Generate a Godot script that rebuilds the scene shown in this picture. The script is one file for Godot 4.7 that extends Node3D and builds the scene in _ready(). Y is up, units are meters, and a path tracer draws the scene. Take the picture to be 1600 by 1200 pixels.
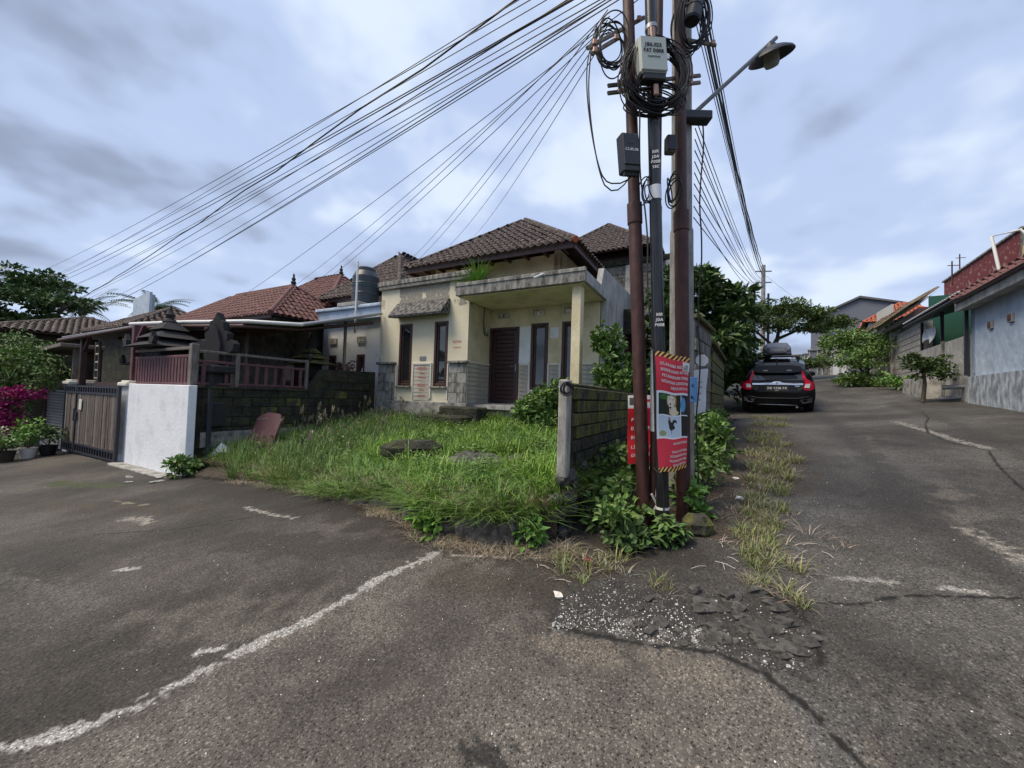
extends Node3D
# A street corner on a hillside: worn concrete junction, an empty lot with an abandoned house, utility poles, a parked car.
const EYE := 1.55
const TPS := [[0.0,0.0,0.003763],[0.0,1.5,-0.008644],[-4.6,3.5,-0.000780],[3.2,2.45,-0.000539],[3.4,6.7,0.001569],[5.2,9.6,-0.000176],[6.3,10.6,0.003521],[7.28,10.75,-0.005543],[8.6,10.3,-0.007503],[9.18,7.0,0.005984],[10.42,8.9,0.003078],[12.43,12.0,0.000175],[14.1,14.2,0.000389],[11.5,17.0,-0.000214],[16.68,18.6,0.001330],[35.0,39.6,-0.002062],[36.0,46.0,-0.001692],[31.0,45.0,0.003605],[-12.0,10.5,0.009096],[-6.4,7.52,-0.006507],[-14.0,10.7,-0.004509],[-20.0,13.0,-0.001781],[-2.84,5.41,0.004665],[-0.81,3.53,0.000345],[0.48,3.27,0.002953],[1.35,3.5,0.000246],[-12.0,4.0,0.000853],[12.0,2.0,-0.000832],[-8.0,-4.0,0.000082],[8.0,-4.0,-0.001616],[0.0,-5.0,0.000377],[60.0,70.0,-0.000020],[-40.0,20.0,-0.000047],[-40.0,-10.0,0.000675],[40.0,0.0,0.000300],[20.0,-20.0,0.000122],[-20.0,-20.0,-0.000449],[-20.0,40.0,-0.000093],[10.0,40.0,-0.000122]]
var rng := RandomNumberGenerator.new()
var used := {}
var M := {}
var meshes := {}

class MB:
	var v := PackedVector3Array()
	var n := PackedVector3Array()
	var t := PackedVector2Array()
	var c := PackedColorArray()
	var col := Color(1, 1, 1)
	func vert(p: Vector3, nn: Vector3, uv: Vector2) -> void:
		v.append(p); n.append(nn); t.append(uv); c.append(col)
	func puv(p: Vector3, nn: Vector3) -> Vector2:
		var a := nn.abs()
		if a.y > a.x and a.y > a.z: return Vector2(p.x, p.z)
		return Vector2(p.x, -p.y) if a.z >= a.x else Vector2(p.z, -p.y)
	# corners run counter-clockwise seen from outside
	func tri(a: Vector3, b: Vector3, d: Vector3) -> void:
		var nn := (b - a).cross(d - a).normalized()
		vert(a, nn, puv(a, nn)); vert(d, nn, puv(d, nn)); vert(b, nn, puv(b, nn))
	func quad(a: Vector3, b: Vector3, d: Vector3, e: Vector3) -> void:
		tri(a, b, d); tri(a, d, e)
	func smooth3(a, b, d, na, nb, nd) -> void:
		vert(a, na, Vector2.ZERO); vert(d, nd, Vector2.ZERO); vert(b, nb, Vector2.ZERO)
	func box(p: Vector3, s: Vector3, bs := Basis.IDENTITY, bv := 0.0) -> void:
		var h := s * 0.5
		if bv <= 0.0:
			var q := []
			for i in 8: q.append(p + bs * Vector3(h.x * (1 if i & 1 else -1), h.y * (1 if i & 2 else -1), h.z * (1 if i & 4 else -1)))
			quad(q[4], q[5], q[7], q[6]); quad(q[1], q[0], q[2], q[3]); quad(q[5], q[1], q[3], q[7])
			quad(q[0], q[4], q[6], q[2]); quad(q[6], q[7], q[3], q[2]); quad(q[0], q[1], q[5], q[4])
			return
		bv = minf(bv, minf(h.x, minf(h.y, h.z)) * 0.9)
		var k := {}
		for sx in [-1, 1]:
			for sy in [-1, 1]:
				for sz in [-1, 1]:
					var o := Vector3(h.x * sx, h.y * sy, h.z * sz)
					k[[sx, sy, sz, 0]] = p + bs * (o - Vector3(0, bv * sy, bv * sz))
					k[[sx, sy, sz, 1]] = p + bs * (o - Vector3(bv * sx, 0, bv * sz))
					k[[sx, sy, sz, 2]] = p + bs * (o - Vector3(bv * sx, bv * sy, 0))
		for s1 in [-1, 1]:
			face([k[[s1, -1, -1, 0]], k[[s1, 1, -1, 0]], k[[s1, 1, 1, 0]], k[[s1, -1, 1, 0]]], p)
			face([k[[-1, s1, -1, 1]], k[[1, s1, -1, 1]], k[[1, s1, 1, 1]], k[[-1, s1, 1, 1]]], p)
			face([k[[-1, -1, s1, 2]], k[[1, -1, s1, 2]], k[[1, 1, s1, 2]], k[[-1, 1, s1, 2]]], p)
			for s2 in [-1, 1]:
				face([k[[s1, s2, -1, 0]], k[[s1, s2, 1, 0]], k[[s1, s2, 1, 1]], k[[s1, s2, -1, 1]]], p)
				face([k[[s1, -1, s2, 0]], k[[s1, 1, s2, 0]], k[[s1, 1, s2, 2]], k[[s1, -1, s2, 2]]], p)
				face([k[[-1, s1, s2, 1]], k[[1, s1, s2, 1]], k[[1, s1, s2, 2]], k[[-1, s1, s2, 2]]], p)
				for s3 in [-1, 1]:
					face([k[[s1, s2, s3, 0]], k[[s1, s2, s3, 1]], k[[s1, s2, s3, 2]]], p)
	# a convex face turned away from the point o
	func face(q: Array, o: Vector3) -> void:
		var m := Vector3.ZERO
		for x in q: m += x
		m /= q.size()
		if (q[1] - q[0]).cross(q[2] - q[0]).dot(m - o) < 0: q.reverse()
		for i in range(1, q.size() - 1): tri(q[0], q[i], q[i + 1])
	# outline in x,y (counter-clockwise), pushed along z from z0 to z1, under the transform x
	func prism(poly: PackedVector2Array, z0: float, z1: float, x := Transform3D.IDENTITY) -> void:
		if not Geometry2D.is_polygon_clockwise(poly): pass
		else:
			poly = poly.duplicate(); poly.reverse()
		if z1 < z0:
			var w := z0; z0 = z1; z1 = w
		var ix := Geometry2D.triangulate_polygon(poly)
		for i in range(0, ix.size(), 3):
			var a := poly[ix[i]]; var b := poly[ix[i + 1]]; var d := poly[ix[i + 2]]
			if (b - a).cross(d - a) < 0:
				var w2 := b; b = d; d = w2
			tri(x * Vector3(a.x, a.y, z1), x * Vector3(b.x, b.y, z1), x * Vector3(d.x, d.y, z1))
			tri(x * Vector3(a.x, a.y, z0), x * Vector3(d.x, d.y, z0), x * Vector3(b.x, b.y, z0))
		for i in poly.size():
			var a := poly[i]; var b := poly[(i + 1) % poly.size()]
			quad(x * Vector3(a.x, a.y, z0), x * Vector3(b.x, b.y, z0), x * Vector3(b.x, b.y, z1), x * Vector3(a.x, a.y, z1))
	func tube(pts: Array, rad, seg := 8, caps := true) -> void:
		var rings := []
		var up := Vector3.UP
		for i in pts.size():
			var d: Vector3 = (pts[min(i + 1, pts.size() - 1)] - pts[max(i - 1, 0)]).normalized()
			if absf(d.dot(up)) > 0.95: up = Vector3.RIGHT if absf(d.x) < 0.9 else Vector3.BACK
			var s := d.cross(up).normalized(); var u := s.cross(d).normalized()
			up = u
			var r: float = rad[i] if rad is Array else rad
			var ring := []
			for j in seg:
				var a := TAU * j / seg
				var nn := s * cos(a) + u * sin(a)
				ring.append([pts[i] + nn * r, nn])
			rings.append(ring)
		for i in rings.size() - 1:
			for j in seg:
				var a = rings[i][j]; var b = rings[i][(j + 1) % seg]; var d = rings[i + 1][(j + 1) % seg]; var e = rings[i + 1][j]
				smooth3(a[0], d[0], b[0], a[1], d[1], b[1]); smooth3(a[0], e[0], d[0], a[1], e[1], d[1])
		if caps:
			for i in [0, rings.size() - 1]:
				for j in range(1, seg - 1):
					var q := [rings[i][0][0], rings[i][j][0], rings[i][j + 1][0]]
					face(q, pts[1] if i == 0 else pts[pts.size() - 2])
	# profile of (radius, height) turned about y
	func lathe(prof: Array, seg := 20, x := Transform3D.IDENTITY) -> void:
		for i in prof.size() - 1:
			var a: Vector2 = prof[i]; var b: Vector2 = prof[i + 1]
			var e := (b - a).normalized()
			for j in seg:
				var t0 := TAU * j / seg; var t1 := TAU * (j + 1) / seg
				var d0 := Vector3(cos(t0), 0, sin(t0)); var d1 := Vector3(cos(t1), 0, sin(t1))
				var n0 := (x.basis * (d0 * e.y - Vector3.UP * e.x)).normalized(); var n1 := (x.basis * (d1 * e.y - Vector3.UP * e.x)).normalized()
				var p0 := x * (d0 * a.x + Vector3.UP * a.y); var p1 := x * (d1 * a.x + Vector3.UP * a.y)
				var p2 := x * (d1 * b.x + Vector3.UP * b.y); var p3 := x * (d0 * b.x + Vector3.UP * b.y)
				smooth3(p0, p2, p1, n0, n1, n1); smooth3(p0, p3, p2, n0, n0, n1)
	func mesh() -> ArrayMesh:
		var a := []
		a.resize(Mesh.ARRAY_MAX)
		a[Mesh.ARRAY_VERTEX] = v; a[Mesh.ARRAY_NORMAL] = n; a[Mesh.ARRAY_TEX_UV] = t; a[Mesh.ARRAY_COLOR] = c
		var m := ArrayMesh.new()
		m.add_surface_from_arrays(Mesh.PRIMITIVE_TRIANGLES, a)
		return m

func g(x: float, f: float) -> float:
	var s := 0.868514 + 0.067895 * x + 0.033566 * f
	for p in TPS:
		var r2: float = (x - p[0]) * (x - p[0]) + (f - p[1]) * (f - p[1])
		if r2 > 1e-9: s += p[2] * 0.5 * r2 * log(r2)
	return s
func gp(x: float, f: float, up := 0.0) -> Vector3: return Vector3(x, g(x, f) + up, -f)
func numbered(called: String) -> String:
	var k: int = used.get(called, 0)
	used[called] = k + 1
	return called if k == 0 else "%s_%03d" % [called, k]
func metas(o: Node, label: String, category: String, group := "") -> void:
	o.set_meta("label", label); o.set_meta("category", category); o.set_meta("kind", "thing")
	if group: o.set_meta("group", group)
func thing(called: String, label: String, category: String, at := Vector3.ZERO, turn := 0.0, group := "") -> Node3D:
	var o := Node3D.new()
	o.name = numbered(called); add_child(o); o.position = at; o.rotation_degrees.y = turn
	metas(o, label, category, group)
	return o
func part(called: String, mb, mat: Material, parent: Node = self) -> MeshInstance3D:
	var o := MeshInstance3D.new()
	o.name = called; o.mesh = mb.mesh() if mb is MB else mb
	o.material_override = mat
	parent.add_child(o, true)
	return o
# a thing that is one mesh
func solo(called: String, mb, mat: Material, label: String, category: String, group := "", at := Vector3.ZERO, turn := 0.0) -> MeshInstance3D:
	var o := part(numbered(called), mb, mat)
	o.position = at; o.rotation_degrees.y = turn
	metas(o, label, category, group)
	return o
func structure(called: String, mb, mat: Material) -> MeshInstance3D:
	var o := part(numbered(called), mb, mat)
	o.set_meta("kind", "structure")
	return o
func stuff(called: String, mb, mat: Material, label: String, category: String) -> MeshInstance3D:
	var o := solo(called, mb, mat, label, category)
	o.set_meta("kind", "stuff")
	return o
func bpart(called: String, p: Vector3, s: Vector3, mat: Material, parent: Node, bv := 0.0, bs := Basis.IDENTITY) -> MeshInstance3D:
	var b := MB.new()
	b.box(Vector3.ZERO, s, bs, bv)
	var o := part(called, b, mat, parent)
	o.position = p
	return o
# a part that shares its mesh with alike pieces
func piece(called: String, key: String, make: Callable, mat: Material, parent: Node, x: Transform3D) -> MeshInstance3D:
	if not meshes.has(key): meshes[key] = make.call().mesh()
	var o := part(called, meshes[key], mat, parent)
	o.transform = x
	return o
func tpart(called: String, pts: Array, rad, mat: Material, parent: Node = self, seg := 8) -> MeshInstance3D:
	var b := MB.new()
	b.tube(pts, rad, seg)
	return part(called, b, mat, parent)
func copy_of(o: Node3D, label: String, at: Vector3, turn: float) -> Node3D:
	var c: Node3D = o.duplicate()
	c.name = numbered(String(o.name).split("_0")[0]); add_child(c); c.position = at; c.rotation_degrees.y = turn
	if label: c.set_meta("label", label)
	return c

# ---- textures and materials -------------------------------------------------
func noise(seed_: int, freq: float, oct := 4, kind := FastNoiseLite.TYPE_SIMPLEX_SMOOTH) -> FastNoiseLite:
	var f := FastNoiseLite.new()
	f.seed = seed_; f.frequency = freq; f.fractal_octaves = oct; f.noise_type = kind
	return f
func bytes_of(seed_: int, freq: float, w: int, h: int, oct := 4, kind := FastNoiseLite.TYPE_SIMPLEX_SMOOTH) -> PackedByteArray:
	var im := noise(seed_, freq, oct, kind).get_seamless_image(w, h)
	im.convert(Image.FORMAT_L8)
	return im.get_data()
func ramp_lut(ramp: Array) -> Array:
	var out := []
	for i in 256:
		var x := i / 255.0
		var k := 0
		while k < ramp.size() - 2 and x > ramp[k + 1][0]: k += 1
		var q := clampf((x - ramp[k][0]) / maxf(ramp[k + 1][0] - ramp[k][0], 1e-4), 0, 1)
		out.append((ramp[k][1] as Color).lerp(ramp[k + 1][1], q))
	return out
func image_of(data: PackedByteArray, w: int, h: int) -> ImageTexture:
	var im := Image.create_from_data(w, h, false, Image.FORMAT_RGB8, data)
	im.generate_mipmaps()
	return ImageTexture.create_from_image(im)
# colours are linear; two layers of noise: ramp (coarse) times ramp2 (fine)
func tex(seed_: int, freq: float, ramp: Array, freq2: float, ramp2: Array, w := 512) -> ImageTexture:
	var a := bytes_of(seed_, freq, w, w); var b := bytes_of(seed_ + 7, freq2, w, w, 3)
	var la := ramp_lut(ramp); var lb := ramp_lut(ramp2)
	var d := PackedByteArray()
	d.resize(w * w * 3)
	for i in w * w:
		var k: Color = (la[a[i]] * lb[b[i]]).linear_to_srgb()
		d[i * 3] = int(clampf(k.r, 0, 1) * 255); d[i * 3 + 1] = int(clampf(k.g, 0, 1) * 255); d[i * 3 + 2] = int(clampf(k.b, 0, 1) * 255)
	return image_of(d, w, w)
func bump(seed_: int, freq: float, strength: float, oct := 4, w := 512) -> ImageTexture:
	var im := noise(seed_, freq, oct).get_seamless_image(w, w)
	im.convert(Image.FORMAT_RGBA8)
	im.bump_map_to_normal_map(strength)
	im.generate_mipmaps()
	return ImageTexture.create_from_image(im)
func C3(r: float, g_: float, b: float) -> Color: return Color(r, g_, b)
func lin(r: float, g_: float, b: float) -> Color: return Color(r, g_, b).linear_to_srgb()
func surf(key: String, tx: Texture2D, rough: float, tile: Vector3, nm: Texture2D = null, ns := 1.0, world := false) -> StandardMaterial3D:
	var m := StandardMaterial3D.new()
	m.albedo_texture = tx; m.roughness = rough; m.uv1_triplanar = true; m.uv1_world_triplanar = world
	m.uv1_scale = Vector3(1 / tile.x, 1 / tile.y, 1 / tile.z); m.vertex_color_use_as_albedo = true
	if nm:
		m.normal_enabled = true; m.normal_texture = nm; m.normal_scale = ns
	M[key] = m
	return m
func plain(key: String, c: Color, rough := 0.6, metal := 0.0) -> StandardMaterial3D:
	var m := StandardMaterial3D.new()
	m.albedo_color = c.linear_to_srgb(); m.roughness = rough; m.metallic = metal
	M[key] = m
	return m
func flat2(a: float, b: float) -> Array: return [[0.0, C3(a, a, a)], [1.0, C3(b, b, b)]]

func materials() -> void:
	var fine := bump(3, 0.05, 3.0); var mid := bump(5, 0.018, 6.0); var coarse := bump(9, 0.03, 10.0, 5)
	var W := Vector3(1, 1, 1)
	# cream plaster with grey algae
	surf("cream", tex(11, 0.006, [[0.0, C3(.52, .46, .30)], [0.45, C3(.68, .60, .41)], [0.8, C3(.74, .66, .47)], [1.0, C3(.64, .60, .49)]], 0.05, flat2(.88, 1.05)), .85, W * 2.2, fine, .25)
	surf("white_wall", tex(12, 0.006, [[0.0, C3(0.663, 0.696, 0.728)], [0.5, C3(0.792, 0.824, 0.867)], [1.0, C3(0.835, 0.856, 0.888)]], 0.04, flat2(.9, 1.03)), .8, W * 2.0, fine, .25)
	surf("blue_wall", tex(13, 0.006, [[0.0, C3(.33, .41, .52)], [0.5, C3(.41, .50, .62)], [1.0, C3(.47, .55, .65)]], 0.03, flat2(.85, 1.08)), .85, Vector3(2.5, 4.5, 2.5), mid, .4)
	surf("blue_stain", tex(38, 0.010, [[0.0, C3(0.140, 0.160, 0.180)], [0.4, C3(0.260, 0.290, 0.330)], [0.65, C3(0.380, 0.430, 0.500)], [1.0, C3(0.500, 0.540, 0.580)]], 0.06, flat2(.8, 1.08)), .9, Vector3(.9, 2.2, .9), mid, .5)
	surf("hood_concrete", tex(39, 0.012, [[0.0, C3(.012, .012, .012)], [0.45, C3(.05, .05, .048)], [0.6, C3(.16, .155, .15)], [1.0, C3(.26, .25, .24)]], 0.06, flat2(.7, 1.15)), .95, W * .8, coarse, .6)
	# stained bare concrete, streaked downwards
	surf("concrete", tex(14, 0.010, [[0.0, C3(.045, .045, .043)], [0.4, C3(.16, .155, .145)], [0.65, C3(.27, .265, .25)], [1.0, C3(.38, .37, .35)]], 0.06, flat2(.75, 1.1)), .9, Vector3(.9, 2.6, .9), mid, .5)
	surf("pale_concrete", tex(15, 0.008, [[0.0, C3(.20, .20, .19)], [0.4, C3(.33, .33, .32)], [1.0, C3(.45, .45, .43)]], 0.05, flat2(.8, 1.08)), .9, Vector3(1.4, 3.0, 1.4), mid, .5)
	surf("plinth", tex(16, 0.009, [[0.0, C3(.09, .09, .085)], [0.35, C3(.22, .22, .21)], [0.6, C3(.34, .33, .31)], [1.0, C3(.43, .41, .38)]], 0.05, flat2(.75, 1.1)), .9, W * 1.6, mid, .5)
	surf("moss_block", tex(17, 0.008, [[0.0, C3(0.024, 0.024, 0.020)], [0.42, C3(0.060, 0.058, 0.044)], [0.58, C3(0.110, 0.116, 0.024)], [0.75, C3(0.170, 0.170, 0.024)], [1.0, C3(0.100, 0.100, 0.080)]], 0.05, flat2(.6, 1.15)), .95, Vector3(.7, 1.5, .7), coarse, .8, true)
	surf("dark_wall", tex(18, 0.008, [[0.0, C3(0.011, 0.011, 0.009)], [0.5, C3(0.027, 0.027, 0.022)], [0.68, C3(0.042, 0.047, 0.015)], [1.0, C3(0.079, 0.076, 0.063)]], 0.05, flat2(.6, 1.2)), .95, Vector3(1.2, 1.6, 1.2), coarse, .8, true)
	surf("rubble_stone", tex(19, 0.01, [[0.0, C3(.02, .02, .019)], [0.5, C3(.065, .062, .058)], [1.0, C3(.16, .155, .145)]], 0.06, flat2(.65, 1.2)), .95, W * .6, coarse, 1.0, true)
	surf("grey_block", tex(20, 0.009, [[0.0, C3(.20, .195, .19)], [0.5, C3(.31, .305, .30)], [1.0, C3(.38, .375, .37)]], 0.06, flat2(.8, 1.08)), .95, W * 1.1, coarse, .4, true)
	surf("old_block", tex(21, 0.009, [[0.0, C3(.06, .058, .053)], [0.5, C3(.16, .155, .14)], [1.0, C3(.30, .29, .27)]], 0.06, flat2(.7, 1.1)), .95, Vector3(1.0, 2.0, 1.0), coarse, .5, true)
	# timber
	var grain := tex(22, 0.012, [[0.0, C3(.045, .034, .030)], [0.5, C3(.105, .080, .068)], [1.0, C3(.19, .165, .15)]], 0.05, flat2(.6, 1.15))
	surf("gate_wood", grain, .8, Vector3(.35, 3.0, .35), mid, .5, true)
	surf("brown_wood", tex(23, 0.012, [[0.0, C3(.030, .014, .012)], [0.5, C3(.060, .027, .023)], [1.0, C3(.085, .042, .035)]], 0.05, flat2(.75, 1.1)), .5, Vector3(.3, 2.0, .3), mid, .3, true)
	surf("maroon_wood", tex(24, 0.012, [[0.0, C3(.060, .022, .028)], [0.5, C3(.115, .045, .055)], [1.0, C3(.16, .075, .085)]], 0.05, flat2(.7, 1.1)), .7, Vector3(.3, 2.0, .3), mid, .4, true)
	surf("grey_wood", tex(25, 0.012, [[0.0, C3(.08, .07, .062)], [0.5, C3(.17, .15, .135)], [1.0, C3(.27, .245, .225)]], 0.05, flat2(.65, 1.1)), .9, Vector3(.3, 2.5, .3), mid, .5, true)
	surf("door_wood", tex(26, 0.012, [[0.0, C3(.022, .009, .009)], [0.5, C3(.042, .016, .016)], [1.0, C3(.062, .025, .024)]], 0.05, flat2(.75, 1.1)), .45, Vector3(1.2, .3, 1.2), mid, .3, true)
	# metal and poles
	surf("rust_pole", tex(27, 0.012, [[0.0, C3(0.032, 0.011, 0.009)], [0.5, C3(0.059, 0.020, 0.017)], [1.0, C3(0.095, 0.037, 0.031)]], 0.06, flat2(.7, 1.15)), .6, Vector3(.4, 1.6, .4), mid, .25, true)
	surf("black_pole", tex(28, 0.012, [[0.0, C3(.008, .008, .010)], [1.0, C3(.028, .030, .036)]], 0.06, flat2(.7, 1.2)), .25, Vector3(.3, 2.0, .3))
	surf("pole_concrete", tex(29, 0.012, [[0.0, C3(0.156, 0.150, 0.137)], [0.5, C3(0.325, 0.319, 0.299)], [1.0, C3(0.442, 0.429, 0.403)]], 0.06, flat2(.7, 1.1)), .9, Vector3(.5, 1.8, .5), mid, .4, true)
	surf("soil", tex(30, 0.012, [[0.0, C3(.022, .018, .013)], [0.5, C3(.05, .04, .03)], [1.0, C3(.085, .07, .055)]], 0.07, flat2(.6, 1.2)), 1.0, W * 1.3, coarse, 1.0, true)
	surf("tile_dark", tex(31, 0.012, [[0.0, C3(.018, .013, .012)], [0.5, C3(.045, .032, .029)], [0.74, C3(.075, .052, .046)], [0.82, C3(.22, .20, .19)], [1.0, C3(.34, .33, .32)]], 0.07, [[0.0, C3(.6, .6, .6)], [0.72, C3(1.15, 1.15, 1.15)], [0.80, C3(5, 5, 5)], [1.0, C3(8, 8, 8)]]), .85, W * .7, coarse, .4, true)
	surf("tile_red", tex(32, 0.012, [[0.0, C3(0.036, 0.016, 0.015)], [0.4, C3(0.104, 0.039, 0.035)], [0.75, C3(0.160, 0.061, 0.055)], [1.0, C3(0.240, 0.172, 0.167)]], 0.07, [[0.0, C3(.55, .55, .55)], [0.74, C3(1.1, 1.1, 1.1)], [0.84, C3(1.8, 2.2, 2.3)], [1.0, C3(2.2, 3, 3.2)]]), .8, W * 1.1, coarse, .4, true)
	surf("tile_moss", tex(40, 0.012, [[0.0, C3(.03, .022, .018)], [0.4, C3(.10, .07, .05)], [0.6, C3(.17, .12, .085)], [0.8, C3(.15, .15, .05)], [1.0, C3(.30, .27, .22)]], 0.06, flat2(.6, 1.2)), .9, W * 1.2, coarse, .4, true)
	surf("red_paint", tex(33, 0.010, [[0.0, C3(.13, .018, .020)], [0.6, C3(.17, .026, .028)], [0.72, C3(.28, .20, .18)], [1.0, C3(.34, .30, .28)]], 0.05, flat2(.8, 1.08)), .85, W * 2.0)
	surf("carved_stone", tex(34, 0.02, [[0.0, C3(.012, .012, .014)], [1.0, C3(.045, .045, .052)]], 0.06, flat2(.6, 1.2)), .95, W * .4, coarse, 1.0)
	surf("bark", tex(35, 0.015, [[0.0, C3(.03, .024, .018)], [1.0, C3(.13, .11, .09)]], 0.06, flat2(.6, 1.2)), .95, Vector3(.2, .8, .2), coarse, 1.0)
	surf("cladding", tex(36, 0.008, [[0.0, C3(.30, .29, .26)], [0.5, C3(.46, .44, .39)], [1.0, C3(.54, .51, .45)]], 0.05, flat2(.85, 1.05)), .7, Vector3(1.5, .5, 1.5), fine, .3)
	surf("steel_grey", tex(37, 0.012, [[0.0, C3(.07, .075, .085)], [1.0, C3(.15, .16, .18)]], 0.05, flat2(.8, 1.1)), .5, W * .8)
	plain("frame_white", C3(.62, .60, .54), .6)
	plain("iron", C3(.030, .034, .045), .5, .3)
	plain("cable", C3(.012, .012, .014), .6)
	plain("cable_grey", C3(.06, .06, .065), .6)
	plain("pvc", C3(.66, .67, .66), .45)
	plain("galvanised", C3(.30, .31, .33), .45, .6)
	plain("bronze_clamp", C3(.36, .22, .17), .45, .5)
	plain("white_paint", C3(.72, .72, .71), .6)
	plain("black_plastic", C3(.012, .012, .014), .4)
	plain("box_grey", C3(.42, .46, .42), .5)
	plain("tank", C3(.022, .035, .048), .45)
	plain("orange_tile", C3(.42, .10, .045), .8)
	plain("sheet_roof", C3(.10, .105, .115), .6, .2)
	plain("green_paint", C3(.015, .085, .062), .8)
	plain("grey_gable", C3(.13, .145, .18), .85)
	plain("white_house", C3(.52, .52, .51), .85)
	plain("curtain", C3(.25, .24, .22), .9)
	var gl := plain("glass", C3(.03, .035, .04), .03)
	gl.metallic_specular = .9; gl.transparency = BaseMaterial3D.TRANSPARENCY_ALPHA; gl.albedo_color.a = .45
	var lf := StandardMaterial3D.new()
	lf.vertex_color_use_as_albedo = true; lf.roughness = .55; lf.backlight_enabled = true; lf.backlight = Color(.10, .13, .05); lf.cull_mode = BaseMaterial3D.CULL_DISABLED
	M.leaf = lf
	var vc := StandardMaterial3D.new()
	vc.vertex_color_use_as_albedo = true; vc.roughness = .7
	M.vcol = vc

func _ready() -> void:
	rng.seed = 20240611
	# ---- camera, sky, sun, exposure
	var cam := Camera3D.new()
	cam.name = "camera"; add_child(cam)
	cam.position = Vector3(0, EYE, 0)
	cam.basis = Basis(Vector3.RIGHT, deg_to_rad(1.88)) * Basis(Vector3.BACK, deg_to_rad(1.78))
	cam.fov = 89.05; cam.near = 0.05; cam.far = 3000.0; cam.current = true
	var env := Environment.new()
	env.background_mode = Environment.BG_SKY
	env.sky = Sky.new(); env.sky.sky_material = cloudy_sky()
	env.background_energy_multiplier = 1.0
	env.tonemap_mode = Environment.TONE_MAPPER_LINEAR
	env.tonemap_exposure = 3.0
	env.sdfgi_enabled = true; env.ssao_enabled = true; env.ssil_enabled = true
	env.fog_enabled = true; env.fog_density = 0.0012; env.fog_light_color = Color(.72, .78, .88)
	var we := WorldEnvironment.new()
	we.name = "environment"; we.environment = env; add_child(we)
	var sun := DirectionalLight3D.new()
	sun.name = "sun"; add_child(sun)
	sun.light_energy = 0.45; sun.light_angular_distance = 30.0; sun.light_color = Color(1, .94, .84); sun.shadow_enabled = true
	sun.rotation_degrees = Vector3(-58, -76, 0)
	# ---- setting, then things
	materials()
	ground()
	main_house()
	rear_house()
	left_side()
	right_side()
	boundary_wall()
	poles()
	cables()
	across_the_road()
	car()
	plants()
	debris()

func cloudy_sky() -> PanoramaSkyMaterial:
	var w := 1536; var h := 768
	# one cloud layer overhead, seen in perspective
	var na := noise(41, 0.55, 5); var nb := noise(43, 1.9, 5)
	var im := Image.create(w, h, false, Image.FORMAT_RGBF)
	var base := C3(.158, .197, .290); var pale := C3(.200, .245, .325); var dark := C3(.098, .116, .160); var bright := C3(.275, .310, .362)
	for y in h:
		var e := PI * (.5 - (y + .5) / h)
		for x in w:
			if e < -.03:
				im.set_pixel(x, y, C3(.07, .07, .065)); continue
			var a := TAU * (x + .5) / w
			var k := 1.0 / (maxf(sin(e), 0.0) + .22)
			var p := Vector2(cos(a), sin(a)) * cos(e) * k
			var q := na.get_noise_2dv(p) * .58 + nb.get_noise_2dv(p) * .42
			var c := base.lerp(pale, clampf(k * .22, 0, 1))
			c = c.lerp(bright, smoothstep(.0, .36, q) * .85).lerp(dark, smoothstep(-.04, -.40, q) * .85)
			im.set_pixel(x, y, c)
	var m := PanoramaSkyMaterial.new()
	m.panorama = ImageTexture.create_from_image(im)
	return m

# ---- ground -------------------------------------------------------------------
const RW := 2048
const RH := 1280
const LINE := [[-2.6, 1.55], [-2.19, 1.77], [-2.09, 1.82], [-1.91, 1.87], [-1.75, 2.01], [-1.61, 2.21], [-1.42, 2.42], [-1.26, 2.55], [-1.11, 2.76], [-0.93, 3.02], [-0.6, 3.33]]
const CRACK_A := [[1.34, 1.1], [1.32, 1.48], [1.3, 1.71], [1.25, 1.89], [1.09, 2.05], [0.74, 2.15], [0.31, 2.33]]
const CRACK_B := [[1.54, 1.93], [1.59, 2.01], [1.67, 2.14], [1.69, 2.32], [1.64, 2.49]]
const CRACK_C := [[1.72, 2.38], [1.87, 2.36], [2.05, 2.31], [2.23, 2.34], [2.42, 2.35], [2.59, 2.32], [2.93, 2.25], [3.6, 2.1]]
const CRACK_D := [[8.63, 8.22], [7.8, 7.3], [7.16, 6.76], [6.5, 6.1], [6.09, 5.46], [5.97, 4.89], [5.39, 4.33], [4.77, 3.64], [4.3, 2.6]]
const CRACK_E := [[-2.2, 4.95], [-2.9, 4.55], [-3.6, 4.35], [-4.6, 4.4]]
const RUBBLE := [[0.27, 2.31], [0.38, 2.62], [0.76, 2.79], [1.1, 2.53], [1.37, 2.49], [1.63, 2.52], [1.69, 2.32], [1.69, 2.16], [1.54, 1.93], [1.39, 1.87], [1.23, 1.95], [1.07, 2.07], [0.74, 2.18], [0.52, 2.28]]
func near_line(p: Vector2, line: Array) -> float:
	var best := 1e9
	for i in line.size() - 1:
		var q := Geometry2D.get_closest_point_to_segment(p, Vector2(line[i][0], line[i][1]), Vector2(line[i + 1][0], line[i + 1][1]))
		best = minf(best, p.distance_to(q))
	return best
func poly_of(a: Array) -> PackedVector2Array:
	var o := PackedVector2Array()
	for q in a: o.append(Vector2(q[0], q[1]))
	return o
func px(x: float) -> int: return clampi(int((x + 14.0) / 32.0 * RW), 0, RW - 1)
func pf(f: float) -> int: return clampi(int((f + 1.0) / 20.0 * RH), 0, RH - 1)
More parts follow.
